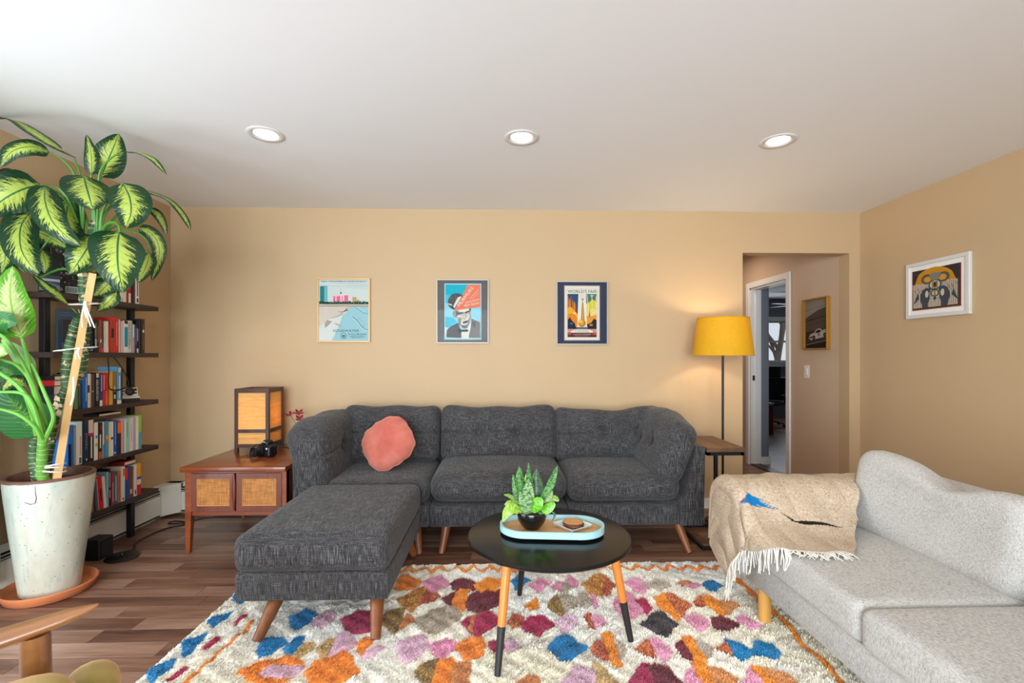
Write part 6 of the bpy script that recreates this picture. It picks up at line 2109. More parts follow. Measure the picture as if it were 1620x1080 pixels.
# ------------------------------------------------------------------ snake plant in a black bowl
sp = thing('snake_plant', 'potted green banded snake plant in glossy black bowl on the tray', 'plant', (.147, 2.085, .4857))
MB().lathe([(0, 0), (.034, 0), (.036, .003), (.050, .018), (.062, .040), (.067, .064), (.067, .074), (.0655, .077), (.063, .074), (.062, .060), (0, .058)], n=48).build('bowl', M_BLACKG, sp, angle=50)
MB().lathe([(0, .066), (.03, .068), (.0625, .062), (0, .060)], n=24).build('soil', plain('bowl_soil', (62, 44, 34), .95, var=.5, vscale=90, bstr=1, bscale=200, bdist=.008), sp)


def sans_mat(name, a, b, thr=.5):
    m, nt, p = new_mat(name)
    uv = N(nt, 'ShaderNodeUVMap', uv_map='UVMap')
    sp_ = N(nt, 'ShaderNodeSeparateXYZ')
    nt.links.new(uv.outputs[0], sp_.inputs[0])
    cb = N(nt, 'ShaderNodeCombineXYZ')
    oi = N(nt, 'ShaderNodeObjectInfo')
    nt.links.new(math_node(nt, 'MULTIPLY', sp_.outputs[0], 3.0), cb.inputs[0])
    nt.links.new(math_node(nt, 'MULTIPLY', sp_.outputs[1], 22.0), cb.inputs[1])
    nt.links.new(math_node(nt, 'MULTIPLY', oi.outputs['Random'], 30.0), cb.inputs[2])
    f = noise(nt, cb.outputs[0], 1.0, 3, .6)
    nt.links.new(ramp(nt, f, [(thr - .06, lin(a)), (thr + .06, lin(b))]), p.inputs['Base Color'])
    p.inputs['Roughness'].default_value = .35
    return m


MS = {'g': sans_mat('banded_green_leaf', (22, 66, 28), (76, 138, 44)), 'd': sans_mat('dark_banded_leaf', (18, 50, 26), (52, 92, 44)), 'b': sans_mat('bright_leaf', (76, 152, 32), (128, 192, 52)),
      'p': sans_mat('pale_banded_leaf', (54, 100, 54), (146, 176, 118)), 'o': sans_mat('olive_leaf', (88, 126, 44), (142, 172, 80)), 'y': sans_mat('yellowish_leaf', (108, 164, 44), (170, 198, 80))}


def lance(t):
    return max(.02, (min(1, .45 + 1.1 * t) * (1 - t ** 2.2) ** .75))


def spoon(t):
    return max(.06, math.sin(PI * min(1, t * .92 + .04)) ** .6 * (1 - .2 * t))


# drawn as (x, z) in millimetres from the bowl centre at soil level, plus depth
SP = [('d', [(18, 4, 6), (20, 90, 14), (22, 192, 20)], 27, lance), ('g', [(-30, 4, 4), (-50, 100, 4), (-56, 208, 8)], 21, lance), ('g', [(-10, 4, 14), (-12, 110, 18), (-14, 222, 20)], 12, lance),
      ('g', [(24, 30, -4), (72, 110, -10), (92, 155, -14), (112, 214, -16)], 14, lance), ('p', [(-20, 0, -14), (-18, 80, -22), (-16, 158, -24)], 22, lance), ('g', [(-26, 2, -8), (-42, 80, -14), (-50, 156, -14)], 15, lance),
      ('p', [(-30, -2, -24), (-26, 50, -34), (-14, 96, -38)], 21, lance), ('p', [(-32, 0, -18), (-44, 60, -26), (-54, 104, -26)], 12, lance), ('g', [(-44, 10, 0), (-68, 90, 0), (-84, 172, 4)], 13, lance), ('o', [(-50, 24, 4), (-74, 100, 8), (-82, 156, 10)], 9, lance),
      ('o', [(-60, 40, 0), (-94, 76, -6), (-126, 86, -10)], 7, lance), ('o', [(-66, 40, -6), (-98, 52, -12), (-122, 42, -14)], 9, spoon), ('y', [(-44, 12, -14), (-84, 30, -28), (-112, 16, -38), (-128, -26, -40)], 19, lance),
      ('b', [(2, 10, -26), (12, 40, -36), (28, 62, -40), (44, 74, -38)], 24, spoon), ('b', [(28, 12, -20), (54, 24, -34), (78, 40, -38), (98, 54, -36)], 19, spoon), ('o', [(50, 44, 4), (72, 76, 2), (90, 98, 0)], 17, spoon), ('o', [(72, 50, 0), (98, 66, -4), (120, 56, -8)], 13, spoon),
      ('g', [(24, 14, -24), (40, 12, -34), (52, 2, -36)], 9, spoon), ('d', [(84, 12, -14), (98, 4, -18), (98, -14, -20), (86, -30, -20)], 4, lance), ('g', [(0, 40, 0), (2, 100, -4), (0, 156, -4)], 8, lance), ('d', [(44, 30, 6), (62, 54, 4), (84, 60, 0)], 12, spoon), ('y', [(-18, 60, 20), (-24, 130, 24), (-22, 170, 26)], 8, lance)]
FSAVE = FOCUS.copy()
for i, (k, pts, hw_, pf) in enumerate(SP):
    wp = [np.array([.147 + x / 1000, 2.085 + d / 1000, .4857 + .066 + z / 1000]) for x, z, d in pts]
    G, UV = leaf_mesh(wp, hw_ / 1000 * (1.55 if pf is lance else 1.25), (1.0, .25), fold=.5, seed=i, prof=pf, nl=14, nw=6, wav=.05, ripple=8)
    MB().grid(G).build('leaf', MS[k], sp, world=True, uv=UV, angle=180)
# ------------------------------------------------------------------ pictures
def hang(name, label, px, pz, wd, hg, bar, dep, mat):
    t = thing(name, label, 'picture', (px, D, pz))
    frame_bars(t, wd / 2, hg / 2, bar, dep, mat, b=.0012)
    MB().box(-wd / 2 + bar * .5, wd / 2 - bar * .5, -dep + .0035, -dep + .0040, -hg / 2 + bar * .5, hg / 2 - bar * .5).build('glass', M_GLASS, t, smooth=False)
    return t


M_FGOLD = plain('pale_gold_frame', (208, 168, 112), .4, metal=.2, var=.04)
M_FSIL = plain('silver_frame', (178, 174, 168), .4, metal=.2, var=.04)
# beach print
t = hang('framed_print', 'pale gold framed beach tourism print, leftmost of three on back wall', -1.243, 1.6195, .420, .514, .012, .020, M_FGOLD)
P = Print(.000567, 490, 540)
P.rect(135, 100, 845, 980, (214, 224, 218))
P.poly([(500, 190), (845, 175), (845, 215), (560, 206)], (196, 214, 212)).poly([(150, 180), (420, 195), (845, 235), (845, 248), (400, 206), (150, 195)], (204, 216, 212))
P.rect(155, 205, 215, 440, (40, 132, 138)).poly([(215, 200), (262, 206), (262, 420), (215, 430)], (116, 190, 196)).line([(155, 205), (215, 199), (262, 206)], 4, (40, 70, 76))
P.rect(338, 330, 565, 430, (240, 206, 206)).rect(342, 342, 368, 430, (236, 112, 150)).rect(388, 342, 440, 430, (236, 112, 150)).rect(462, 342, 474, 430, (236, 112, 150)).rect(496, 330, 548, 430, (236, 112, 150))
P.poly([(428, 318), (440, 285), (458, 285), (466, 318)], (240, 206, 206)).poly([(432, 306), (449, 276), (462, 306)], (60, 56, 60)).line([(449, 280), (449, 232)], 3, (150, 150, 150))
P.rect(610, 355, 668, 430, (206, 164, 108)).rect(676, 386, 698, 430, (206, 164, 108)).rect(700, 404, 720, 430, (214, 180, 130))
_q = random.Random(8)
for k in range(46):
    x = 160 + k * 14.8
    P.ell(x, 440 + _q.uniform(-8, 8), 17, 19 + _q.uniform(-4, 6), _q.choice(((28, 66, 48), (38, 78, 52), (48, 84, 52), (30, 56, 56))), n=10)
for k in range(16):
    P.ell(300 + k * 33, 432 + _q.uniform(-10, 10), 5, 4, (206, 220, 214), n=7)
P.rect(140, 455, 840, 488, (196, 186, 164)).rect(140, 482, 840, 490, (150, 144, 130))
P.poly([(140, 490), (600, 490), (560, 530), (480, 580), (300, 660), (140, 780)], (218, 206, 190))
P.poly([(600, 490), (840, 490), (840, 975), (300, 975), (400, 800), (440, 690), (470, 610), (560, 540)], (160, 206, 214))
P.poly([(140, 780), (300, 660), (480, 590), (450, 680), (410, 790), (320, 975), (140, 975)], (222, 226, 220))
P.poly([(600, 492), (500, 522), (560, 528), (480, 555), (390, 562), (470, 578), (400, 625), (260, 668), (400, 640), (470, 600), (470, 572), (560, 545), (530, 525)], (184, 164, 132))
P.poly([(260, 680), (330, 700), (250, 780), (190, 805), (230, 780), (220, 730)], (178, 164, 142)).poly([(380, 725), (460, 755), (440, 770), (350, 730)], (190, 172, 140))
P.line([(650, 492), (700, 530), (760, 575), (830, 592)], 5, (70, 92, 98)).line([(660, 490), (720, 525), (790, 570)], 6, (232, 240, 238))
P.line([(612, 632), (680, 690), (740, 770), (790, 812), (835, 820)], 7, (60, 86, 92)).line([(605, 640), (675, 705), (735, 785), (785, 822), (840, 830)], 5, (232, 240, 238))
for a, b in ((680, 660), (720, 690), (760, 745), (740, 770)):
    P.line([(a, b), (a + 45, b + 4)], 3, (90, 130, 140))
P.text('ENJOY YOUR SUMMER AT FOSTER AVE BEACH', 176, 142, 17, (40, 48, 52), 630)
P.line([(410, 160), (800, 162)], 4, (176, 188, 188))
P.text('EDGEWATER', 345, 848, 32, (48, 60, 64), 362)
P.text('TOURISM', 548, 898, 28, (48, 60, 64), 254)
P.line([(566, 914), (790, 914)], 7, (96, 120, 124))
P.text('SERVICE', 596, 938, 13, (48, 60, 64), 160)
P.ell(489, 905, 42, 42, (48, 60, 64)).ell(489, 905, 36, 36, (160, 206, 214)).rect(470, 896, 508, 914, (48, 60, 64)).rect(462, 922, 516, 927, (48, 60, 64))
P.build('print', M_PRINT, t, -.010)

# man in a bow tie print
t = hang('framed_print', 'silver framed grey-matted print of man in bow tie, middle of back wall', -.2915, 1.612, .420, .516, .008, .020, M_FSIL)
MB().box(-.205, .205, -.009, 0, -.253, .253).build('mat_board', plain('grey_mat', (88, 84, 82), .8), t, smooth=False)
P = Print(.000572, 465, 562)
CY, OR, GR, LT = (24, 184, 206), (244, 130, 96), (84, 82, 84), (228, 224, 208)
P.rect(207, 168, 728, 962, (168, 212, 222)).rect(222, 184, 714, 948, (150, 216, 230)).rect(222, 184, 714, 330, CY).rect(222, 330, 714, 450, (70, 200, 220)).poly([(222, 640), (330, 650), (400, 720), (240, 800), (222, 800)], (60, 196, 218)).poly([(222, 780), (260, 800), (222, 940)], (220, 232, 226))
P.poly([(536, 186), (714, 186), (714, 500), (352, 548)], OR)
P.poly([(252, 450), (262, 390), (300, 330), (360, 305), (430, 312), (468, 340), (400, 440), (352, 545), (300, 520), (262, 480)], GR).poly([(255, 446), (310, 462), (318, 486), (258, 462)], LT)
P.poly([(330, 490), (395, 365), (450, 345), (440, 370), (370, 480), (352, 520)], LT)
for k in range(22):
    P.ell(300 + _q.uniform(-30, 90), 380 + _q.uniform(-55, 40), 4, 2.5, (170, 168, 160), n=6)
P.poly([(372, 548), (578, 512), (584, 640), (570, 720), (530, 790), (480, 800), (420, 740), (388, 660)], LT)
P.poly([(330, 560), (372, 548), (378, 640), (388, 664), (352, 640), (322, 600)], (150, 146, 140)).ell(345, 612, 14, 30, GR).ell(348, 612, 8, 20, LT)
P.poly([(388, 590), (440, 568), (480, 578), (478, 598), (436, 590), (396, 612)], (36, 34, 36)).poly([(494, 576), (540, 552), (576, 546), (572, 568), (536, 576), (500, 598)], (36, 34, 36))
P.poly([(372, 548), (410, 552), (394, 600), (384, 640), (376, 640)], GR).poly([(548, 522), (578, 514), (582, 570), (572, 556)], GR)
P.poly([(400, 640), (440, 650), (450, 690), (430, 740), (404, 700)], (150, 146, 138)).poly([(440, 752), (500, 762), (548, 740), (530, 796), (482, 806), (450, 780)], (120, 116, 110)).poly([(494, 600), (512, 596), (530, 650), (520, 654)], (130, 126, 120))
P.ell(436, 610, 30, 13, (150, 146, 140)).ell(438, 612, 16, 8, LT).ell(440, 611, 7, 7, (30, 30, 32)).ell(544, 588, 26, 12, (150, 146, 140)).ell(548, 588, 14, 7, LT).ell(554, 588, 7, 7, (30, 30, 32))
P.poly([(478, 600), (494, 600), (520, 650), (500, 670), (462, 676), (456, 656), (476, 640)], (206, 202, 190)).line([(480, 600), (470, 640), (456, 660), (476, 680), (512, 668)], 6, GR)
P.poly([(458, 714), (500, 698), (552, 686), (560, 702), (512, 724), (468, 734)], (50, 47, 50)).line([(470, 738), (520, 730), (550, 712)], 4, (120, 116, 112))
P.poly([(570, 560), (584, 640), (566, 726), (530, 790), (540, 700), (560, 640)], (150, 146, 140)).poly([(392, 660), (420, 742), (470, 800), (440, 740)], (130, 126, 122))
P.poly([(235, 930), (240, 830), (290, 776), (410, 720), (440, 810), (450, 936)], (92, 90, 92)).poly([(545, 936), (560, 800), (590, 660), (650, 690), (712, 716), (712, 936)], (126, 122, 120))
P.poly([(405, 735), (440, 800), (480, 830), (535, 800), (590, 690), (575, 810), (545, 936), (452, 936), (440, 840)], (232, 228, 214)).poly([(606, 700), (634, 720), (650, 770), (620, 790), (604, 740)], (70, 68, 70))
P.poly([(400, 820), (420, 804), (460, 824), (480, 822), (534, 816), (546, 830), (540, 852), (484, 846), (446, 862), (408, 856)], (38, 37, 40)).ell(472, 834, 14, 14, (60, 58, 62))
for k in range(60):
    P.ell(_q.uniform(580, 705), _q.uniform(740, 930), 4, 2.5, _q.choice(((90, 88, 88), (160, 156, 150))), n=5)
rt = -.93
P.text('MURMURS', 424, 500, 46, (240, 232, 214), 330, rot=rt)
for k in range(7):
    P.line([(566 + k * 17, 370 - k * 19), (582 + k * 17, 384 - k * 19)], 9, (244, 206, 186)).line([(598 + k * 14, 384 - k * 15), (608 + k * 14, 394 - k * 15)], 7, (244, 206, 186))
for k in range(10):
    P.line([(506 + k * 20, 428 - k * 5), (512 + k * 20, 450 - k * 5)], 10, (244, 206, 186))
P.text('NEW SHOW', 488, 500, 34, (240, 232, 214), 220, rot=-.18)
P.rect(250, 938, 700, 944, (228, 232, 228))
P.build('print', M_PRINT, t, -.0092)

# world's fair poster: its wording and colours, with plain scenery of its own
t = hang('framed_print', 'silver framed navy-matted fair poster, rightmost of three on back wall', .6785, 1.6015, .420, .516, .008, .020, M_FSIL)
MB().box(-.205, .205, -.009, 0, -.253, .253).build('mat_board', plain('navy_mat', (38, 45, 66), .8), t, smooth=False)
P = Print(.000577, 452, 541)
P.rect(198, 152, 706, 930, (180, 160, 160)).rect(206, 160, 698, 922, (226, 218, 206)).rect(216, 168, 692, 914, (240, 232, 214)).rect(232, 200, 676, 886, (196, 190, 184)).rect(236, 204, 672, 884, (238, 232, 218))
P.rect(246, 272, 658, 882, (70, 104, 120))
P.poly([(246, 272), (400, 272), (400, 640), (246, 640)], (44, 82, 112))
for k, (x, y0) in enumerate(((252, 300), (276, 330), (296, 290), (320, 350), (342, 370), (362, 420))):
    P.poly([(x - 9, 640), (x - 7, y0 + 40), (x + 4, y0), (x + 12, y0 + 50), (x + 16, 640)], ((196, 110, 50), (222, 140, 50), (150, 80, 50))[k % 3])
P.poly([(246, 470), (290, 450), (390, 560), (390, 660), (246, 660)], (246, 178, 30)).poly([(246, 560), (330, 540), (390, 620), (390, 740), (246, 740)], (238, 140, 30))
P.poly([(510, 272), (658, 272), (658, 640), (510, 640)], (84, 124, 110)).poly([(510, 420), (600, 350), (658, 380), (658, 560), (510, 640)], (226, 206, 60)).poly([(520, 640), (540, 520), (590, 470), (658, 500), (658, 660)], (244, 220, 120))
for a in ((560, 640, 520, 280), (600, 640, 590, 280), (620, 640, 655, 300), (540, 640, 510, 400)):
    P.line([(a[0], a[1]), (a[2], a[3])], 9, (240, 234, 170))
P.poly([(540, 620), (556, 480), (572, 620)], (176, 90, 90)).poly([(500, 660), (520, 580), (560, 600), (600, 580), (658, 560), (658, 740), (500, 740)], (240, 160, 50))
P.poly([(400, 272), (506, 272), (520, 740), (384, 740)], (240, 232, 222)).line([(432, 276), (428, 340)], 8, (222, 190, 190)).line([(456, 276), (456, 340)], 8, (222, 190, 190)).line([(478, 276), (482, 340)], 8, (222, 190, 190))
P.poly([(436, 640), (444, 480), (452, 400), (460, 360), (468, 400), (476, 480), (486, 640)], (176, 128, 50)).poly([(452, 640), (458, 440), (464, 440), (470, 640)], (226, 180, 70)).ell(460, 350, 16, 16, (190, 140, 60))
P.ell(450, 684, 54, 54, (196, 132, 36)).ell(440, 672, 38, 36, (232, 176, 50)).ell(430, 660, 18, 16, (248, 214, 110))
P.poly([(246, 640), (280, 600), (310, 650), (350, 690), (372, 770), (246, 770)], (38, 44, 60)).poly([(658, 640), (620, 620), (580, 680), (520, 700), (540, 770), (658, 770)], (38, 42, 54)).ell(300, 690, 22, 14, (74, 110, 150)).ell(580, 710, 26, 14, (226, 130, 40))
P.poly([(318, 520), (340, 540), (372, 530), (350, 548), (372, 560), (338, 552), (316, 560), (332, 544)], (244, 240, 228)).poly([(560, 290), (590, 300), (628, 286), (600, 306), (576, 306)], (244, 240, 228))
P.rect(246, 766, 658, 820, (206, 150, 150)).poly([(290, 800), (360, 776), (560, 776), (606, 800), (600, 818), (296, 818)], (240, 232, 214)).rect(246, 822, 658, 880, (96, 42, 44)).rect(248, 828, 296, 850, (200, 90, 40)).rect(600, 828, 656, 850, (200, 90, 40))
P.text("WORLD'S FAIR", 248, 258, 42, (56, 62, 66), 414)
P.text('CHICAGO', 356, 812, 28, (120, 96, 80), 190)
P.text('A CENTURY OF PROGRESS', 322, 850, 14, (236, 220, 200), 256)
P.line([(350, 864), (540, 864)], 4, (206, 170, 150))
P.build('print', M_PRINT, t, -.0092)

# white framed print on the right wall (local x runs towards the camera)
t = thing('framed_print', 'white framed print of two grey hands and golden sun on right wall', 'picture', (XR, 3.124, 1.7165), -PI / 2)
frame_bars(t, .232, .1985, .026, .022, plain('white_frame', (214, 210, 204), .4, var=.02))
MB().box(-.21, .21, -.012, 0, -.176, .176).build('mat_board', plain('white_mat', (234, 230, 224), .8, var=.02), t, smooth=False)
P = Print(.001, 0, 0)
P.rect(-188, -140, 172, 142, (126, 52, 40)).rect(-180, -140, 160, 132, (64, 56, 58))
P.ell(-20, -20, 165, 125, (226, 160, 40), n=40)
for k in range(34):
    a = PI + PI * k / 33
    P.line([(-20 + 70 * math.cos(a), -20 + 55 * math.sin(a)), (-20 + 160 * math.cos(a), -20 + 120 * math.sin(a))], 1.6, (170, 110, 30))
P.poly([(-178, -140), (-120, -140), (-172, -30), (-178, -30)], (64, 56, 58)).poly([(160, -140), (90, -140), (140, -40), (160, -40)], (64, 56, 58))
P.poly([(-178, -36)] + [(-178 + k * 13, -40 + (4 if k % 2 else -4) - 0 * k) for k in range(26)] + [(152, -40), (152, 126), (-178, 126)], (222, 206, 184))
for k in range(26):
    P.line([(-172 + k * 12.8, -36), (-170 + k * 12.8, 124)], 3.2, (70, 52, 46) if k % 3 else (120, 70, 56))
for k in range(12):
    P.line([(-170 + k * 28, -10 + _q.uniform(-18, 30)), (-150 + k * 28, 6 + _q.uniform(-20, 40))], 3, (128, 56, 48))
for sx_ in (-1, 1):
    cx_ = -8
    P.ell(cx_ + sx_ * 62, -68, 42, 34, (96, 96, 92)).ell(cx_ + sx_ * 56, -66, 28, 20, (226, 160, 40))
    P.poly([(cx_ + sx_ * 165, 100), (cx_ + sx_ * 120, 60), (cx_ + sx_ * 130, 20), (cx_ + sx_ * 148, 60)], (56, 86, 84))
P.ell(-8, -82, 44, 24, (136, 136, 130)).poly([(-34, -62), (-8, -40), (18, -62)], (180, 150, 96))
P.ell(-8, -22, 50, 36, (66, 96, 96)).ell(-8, -24, 38, 28, (222, 206, 184))
for k in (-22, -8, 6):
    P.ell(k, -24, 7, 24, (52, 44, 34)).ell(k, -24, 3, 18, (206, 150, 40))
P.ell(-8, 34, 32, 26, (66, 96, 96)).ell(-8, 34, 22, 18, (222, 190, 130)).line([(-8, -40), (-8, 60)], 6, (60, 46, 30))
P.poly([(-8, 56), (14, 76), (-2, 80), (-8, 100), (-16, 80), (-30, 76)], (40, 96, 92)).rect(-40, 60, 22, 126, (222, 206, 184)).poly([(-8, 56), (10, 72), (-4, 78), (-8, 96), (-14, 78), (-26, 72)], (40, 96, 92))
for k in range(5):
    P.line([(-34 + k * 12, 64 + (k % 2) * 10), (-34 + k * 12, 124)], 3, (90, 70, 60))
for sx_ in (-1, 1):
    cx_ = -10 + sx_ * 66
    P.poly([(cx_ - sx_ * 30, 2), (cx_ - sx_ * 6, -10), (cx_ + sx_ * 22, 2), (cx_ + sx_ * 40, 34), (cx_ + sx_ * 44, 70), (cx_ + sx_ * 30, 104), (cx_ + sx_ * 24, 130), (cx_ - sx_ * 18, 130), (cx_ - sx_ * 16, 100), (cx_ - sx_ * 30, 70), (cx_ - sx_ * 28, 36)], (78, 80, 88))
    P.ell(cx_ - sx_ * 8, 36, 13, 24, (222, 206, 184)).poly([(cx_ - sx_ * 34, 4), (cx_ - sx_ * 20, 12), (cx_ - sx_ * 22, 30), (cx_ - sx_ * 36, 18)], (78, 80, 88))
for k in range(26):
    P.ell(-178 + k * 13.5, 137, 2, 2, (206, 180, 90), n=6)
P.build('print', M_PRINT, t, -.0125)

# ------------------------------------------------------------------ blanket over the grey sofa arm
bl = thing('throw_blanket', 'beige woven throw blanket with white fringe draped over grey sofa arm', 'blanket', (1.45, 2.2, .3))
prof_y = np.array([(2.432, .20), (2.434, .34), (2.430, .50), (2.424, .600), (2.395, .636), (2.315, .642), (2.235, .632), (2.195, .598), (2.150, .545), (2.095, .500), (2.030, .470), (1.960, .455), (1.87, .450), (1.76, .446)])
LB = np.r_[0, np.cumsum(np.linalg.norm(np.diff(prof_y, axis=0), axis=1))]
XF, XB = 1.168, 1.745       # front fold line and inner edge


def drape(xi, s):
    """xi: metres across from the fold line (negative hangs down the front); s: metres along the drape"""
    y = np.interp(s, LB, prof_y[:, 0])
    z = np.interp(s, LB, prof_y[:, 1])
    # soften the drape profile
    for d_ in (-.03, .03):
        y = y + np.interp(np.clip(s + d_, 0, LB[-1]), LB, prof_y[:, 0])
        z = z + np.interp(np.clip(s + d_, 0, LB[-1]), LB, prof_y[:, 1])
    y, z = y / 3, z / 3
    x = XF + xi
    R_ = .05
    e = np.maximum(0, -xi)                # length hanging over the front
    arc = np.clip(e / (R_ * PI / 2), 0, 1) * PI / 2
    over = np.maximum(0, e - R_ * PI / 2)
    xh = np.where(xi >= 0, x, XF - R_ * np.sin(arc))
    zh = np.where(xi >= 0, z, z - R_ * (1 - np.cos(arc)) - over)
    # the hanging part swings back towards the arm front
    yh = y + np.where(xi < 0, .10 * np.clip(over / .25, 0, 1) * np.clip((s - .55) / .3, 0, 1) + .02 * np.sin(over * 16 + s * 6), 0)
    fold = .010 * np.sin(xi * 15 + s * 9) * np.clip((s - .35) / .2, 0, 1) + .007 * np.sin(xi * 31 - s * 13)
    # one soft diagonal crease over the arm
    fold = fold + .016 * np.exp(-((xi * .9 - .06 + (s - .62) * .85) / .035) ** 2) * (s > .45)
    xh = xh - np.where(xi < 0, .75 * np.abs(fold) + .012 * np.clip(over / .2, 0, 1), 0)
    on_top = np.clip((s - LB[3]) / .05, 0, 1)
    vert = ((s > LB[6]) & (s < LB[9]))
    yh = yh - np.where(vert, np.abs(fold) * .9 + .004, 0)
    zh = zh + np.where(~vert & (xi >= -.02), np.abs(fold) * .45, 0)
    return np.stack([xh, yh, np.maximum(zh, .085)], -1)


nu, nv = 230, 250
U_, V_ = np.linspace(0, 1, nu), np.linspace(0, 1, nv)
UU, VV = np.meshgrid(U_, V_, indexing='ij')
xi = -.50 + UU * (.50 + XB - XF)
# hem is slanted: shorter along the front drop
s_end = np.interp(UU, [0, .28, .40, .5, .75, .90, 1.0], [LB[8] - .03, LB[9] + .02, LB[11] + .02, LB[12] - .02, LB[12] + .02, LB[12] + .0, LB[12] + .04])
s_ = .05 + VV * (s_end - .05)
# front drop gets shorter towards the back edge
xi = np.where(xi < 0, xi * np.interp(s_, [0, LB[1], LB[2], LB[3], LB[4], LB[6], LB[9], LB[11]], [.0, .16, .46, .66, .80, .92, .80, .62]), xi)
yy_s = np.interp(s_, LB, prof_y[:, 0])
xi = np.where(xi > 0, xi / (XB - XF) * (.775 * yy_s - XF + .004 * np.sin(s_ * 40)), xi)
BP = drape(xi, s_)
# colour: beige heather with a bird and a dark streak
base = np.tile(np.array(lin((206, 184, 158))), (nu * nv, 1))
rr_ = RNG.random(nu * nv)
base[rr_ > .86] = lin((222, 206, 184))
base[rr_ < .10] = lin((184, 154, 124))
base[(rr_ > .10) & (rr_ < .115)] = lin((140, 112, 92))
sheet = np.stack([xi, s_], -1).reshape(-1, 2)


def paint(poly, rgb):
    base[in_poly(sheet[:, 0], sheet[:, 1], poly)] = lin(rgb)


E_ = LB[7]
BL, = ((30, 124, 186),)
bx, by = .00, E_ - .005


def bird(x, y, k, m):
    f = lambda p: [(x + a * k * m, y + b * k) for a, b in p]
    paint(f([(-.072, -.006), (-.05, -.014), (-.02, -.016), (-.01, -.034), (.012, -.030), (.022, -.012), (.05, .006), (.09, .030), (.118, .046), (.112, .052), (.07, .044), (.05, .040), (.03, .030), (-.004, .016), (-.022, .004), (-.05, -.004)]), BL)
    paint(f([(.02, -.020), (.06, .0), (.07, .008), (.05, .004), (.02, -.008)]), BL)
    paint(f([(.0, .012), (.03, .034), (.05, .044), (.02, .038), (-.01, .022)]), BL)
    for q in range(3):
        paint(f([(.05 + q * .012, .010 + q * .012), (.11 + q * .004, .040 + q * .006), (.112 + q * .004, .043 + q * .006), (.05 + q * .012, .014 + q * .012)]), (206, 178, 146))
    paint(f([(-.04, -.014), (-.026, -.016), (-.02, -.006), (-.034, -.002)]), (190, 40, 110))


bird(.004, LB[7] + .030, .95, 1)
bird(.38, LB[5] - .045, .8, 1)
paint([(.12, LB[8] + .02), (.17, LB[9] + .0), (.23, LB[9] + .010), (.30, LB[9] + .026), (.37, LB[9] + .052), (.30, LB[9] + .042), (.245, LB[9] + .034), (.20, LB[9] + .028), (.16, LB[9] + .010)], (44, 38, 36))
thk = .006
# offset copy for thickness
gu = np.gradient(BP, axis=0)
gv = np.gradient(BP, axis=1)
nn = np.cross(gu, gv)
nn /= np.linalg.norm(nn, axis=-1)[..., None] + 1e-9
BP2 = BP - nn * 0.0 + nn * thk * (1 if nn[nu * 2 // 3, nv // 2, 1] < 0 else -1)
i0 = (np.arange(nu - 1)[:, None] * nv + np.arange(nv - 1)[None, :]).ravel()
Fq = np.stack([i0, i0 + nv, i0 + nv + 1, i0 + 1], -1)
M_BLK = vcol('blanket_wool', .95, nscale=320, nvar=.28, spec=.08)
bmat_nt = M_BLK.node_tree
bump(bmat_nt, bmat_nt.nodes['Principled BSDF'], noise(bmat_nt, coords(bmat_nt), 420, 3), .6, .003)
nb = nu * nv
rim_f = []
for i in range(nu - 1):
    for j in (0, nv - 1):
        q = i * nv + j
        rim_f.append((q, q + nv, q + nv + nb, q + nb))
for j in range(nv - 1):
    for i in (0, nu - 1):
        q = i * nv + j
        rim_f.append((q, q + 1, q + 1 + nb, q + nb))
VB = np.vstack([BP.reshape(-1, 3), BP2.reshape(-1, 3)])
FB = np.vstack([Fq, Fq + nb]).tolist() + rim_f
mk('woven_cloth', VB, FB, M_BLK, bl, world=True, pcol=np.vstack([base, base]), angle=180)
# fringe along the hem
fm = MB()
for i in np.linspace(2, nu - 8, 120).astype(int):
    p = BP2[i, -1]
    out = BP2[i, -1] - BP2[i, -6]
    out = out / (np.linalg.norm(out) + 1e-9)
    L_ = _r.uniform(.045, .085)
    on_seat = p[2] > .43 and p[0] > 1.19
    d1 = out * .5 + np.array([_r.uniform(-.45, .45), 0, 0]) + (np.array([0, -.2, .05]) if on_seat else np.array([-.15, -.1, -1.0]))
    d2 = np.array([_r.uniform(-.7, .7), _r.uniform(-.9, -.2), .0]) if on_seat else np.array([_r.uniform(-.25, .25) - .05, _r.uniform(-.2, .2), -1.0])
    q1 = p + d1 * L_ * .5
    q2 = q1 + d2 * L_ * .6
    if on_seat:
        q1[2], q2[2] = max(q1[2], .449), max(min(q2[2], .452), .446)
    else:
        q1[0], q2[0] = min(q1[0], p[0] - .002), min(q2[0], p[0] + .004)
    fm.tube([p, q1, q2], [.0028, .0024, .0016], 5, smooth_n=7)
fm.build('fringe', plain('white_fringe', (232, 226, 214), .9), bl, world=True, kind='stuff')

# ------------------------------------------------------------------ armchair in the near left corner
ch = thing('armchair', 'wooden armchair with pointed paddle arm and olive seat, near left corner', 'chair', (-1.02, .66, 0), math.atan2(.6, .8))
M_ARM = wood('golden_teak', (112, 66, 32), (166, 108, 58), 'x', .3, 10, coat=.35)
M_ARM.node_tree.nodes['Principled BSDF'].inputs['Specular IOR Level'].default_value = .8
M_ARM.node_tree.nodes['Principled BSDF'].inputs['Coat Roughness'].default_value = .18
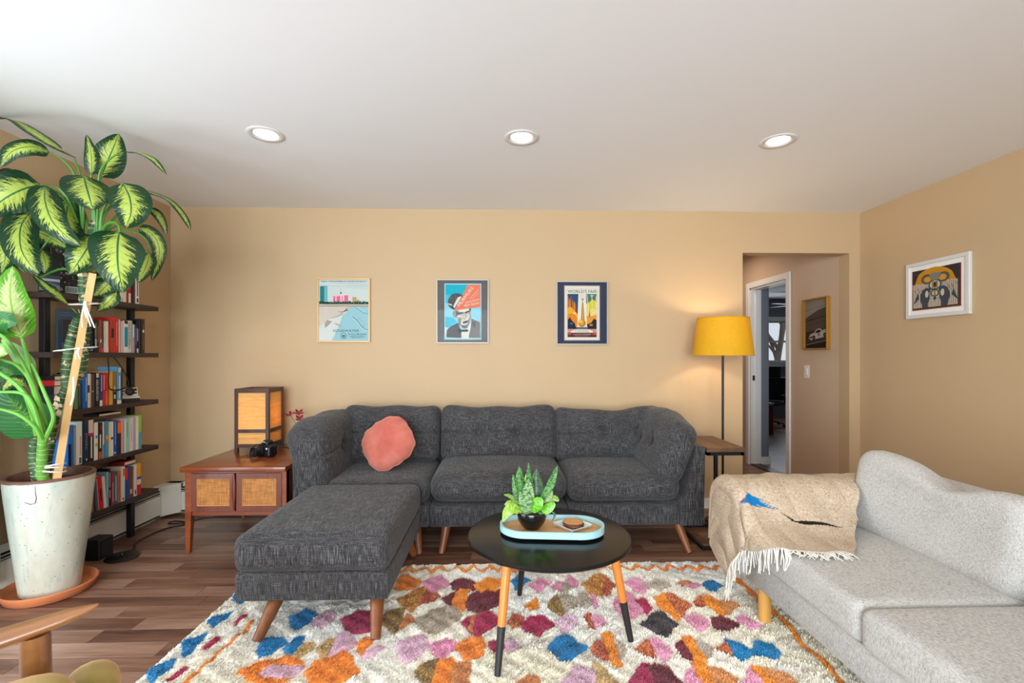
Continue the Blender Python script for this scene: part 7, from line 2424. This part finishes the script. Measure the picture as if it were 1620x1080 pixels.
# local: +x is forward, +y is the chair's left (away from the camera)
for s_ in (1, -1):
    yy_ = s_ * .30
    pts = [(-.26, yy_ - s_ * .03, .600), (-.12, yy_, .622), (.05, yy_ + s_ * .01, .640), (.20, yy_, .655), (.305, yy_ - s_ * .012, .672), (.350, yy_ - s_ * .022, .684)]
    a_ = MB().tube(pts, [.020, .028, .034, .033, .022, .005], 16, smooth_n=30, squash=.55)
    v = a_.v[0]
    a_.build('arm', M_ARM, ch, angle=180)
    MB().tube([(.245, yy_, .645), (.250, yy_, .40), (.262, yy_, .022)], [.025, .027, .017], 16, smooth_n=12).build('leg', M_ARM, ch, angle=50)
    MB().tube([(-.24, yy_ - s_ * .03, .60), (-.25, yy_ - s_ * .03, .35), (-.33, yy_ - s_ * .02, .0 if s_ > 0 else .022)], [.018, .024, .016], 14, smooth_n=10).build('leg', M_ARM, ch, angle=50)
MB().tube([(.245, -.29, .34), (.245, .29, .34)], .018, 12).build('front_rail', M_ARM, ch)
MB().tube([(-.25, -.27, .31), (-.25, .27, .31)], .018, 12).build('back_rail', M_ARM, ch)
for s_ in (1, -1):
    MB().tube([(.245, s_ * .28, .335), (-.25, s_ * .26, .31)], .016, 12).build('side_rail', M_ARM, ch)
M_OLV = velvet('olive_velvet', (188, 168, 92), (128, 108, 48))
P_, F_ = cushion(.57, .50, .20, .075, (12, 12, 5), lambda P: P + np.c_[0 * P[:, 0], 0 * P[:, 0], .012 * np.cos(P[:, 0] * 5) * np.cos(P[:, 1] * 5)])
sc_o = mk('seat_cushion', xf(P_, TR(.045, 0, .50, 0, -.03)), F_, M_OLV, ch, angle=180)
for s_ in (1, -1):
    P_, F_ = cushion(.105, .15, .19, .052, (5, 6, 6))
    mk('cushion_ear', xf(P_, TR(.337, s_ * .265, .455)), F_, M_OLV, sc_o, angle=180)
P_, F_ = cushion(.12, .52, .50, .05, (4, 10, 10))
mk('back_cushion', xf(P_, TR(-.27, 0, .66, 0, -.30)), F_, M_OLV, ch, angle=180)
MB().tube([(-.36, -.27, .92), (-.38, 0, .94), (-.36, .27, .92)], .018, 12, smooth_n=12).build('top_rail', M_ARM, ch)
for s_ in (1, -1):
    MB().tube([(-.25, s_ * .25, .33), (-.36, s_ * .27, .92)], .016, 12).build('back_post', M_ARM, ch)
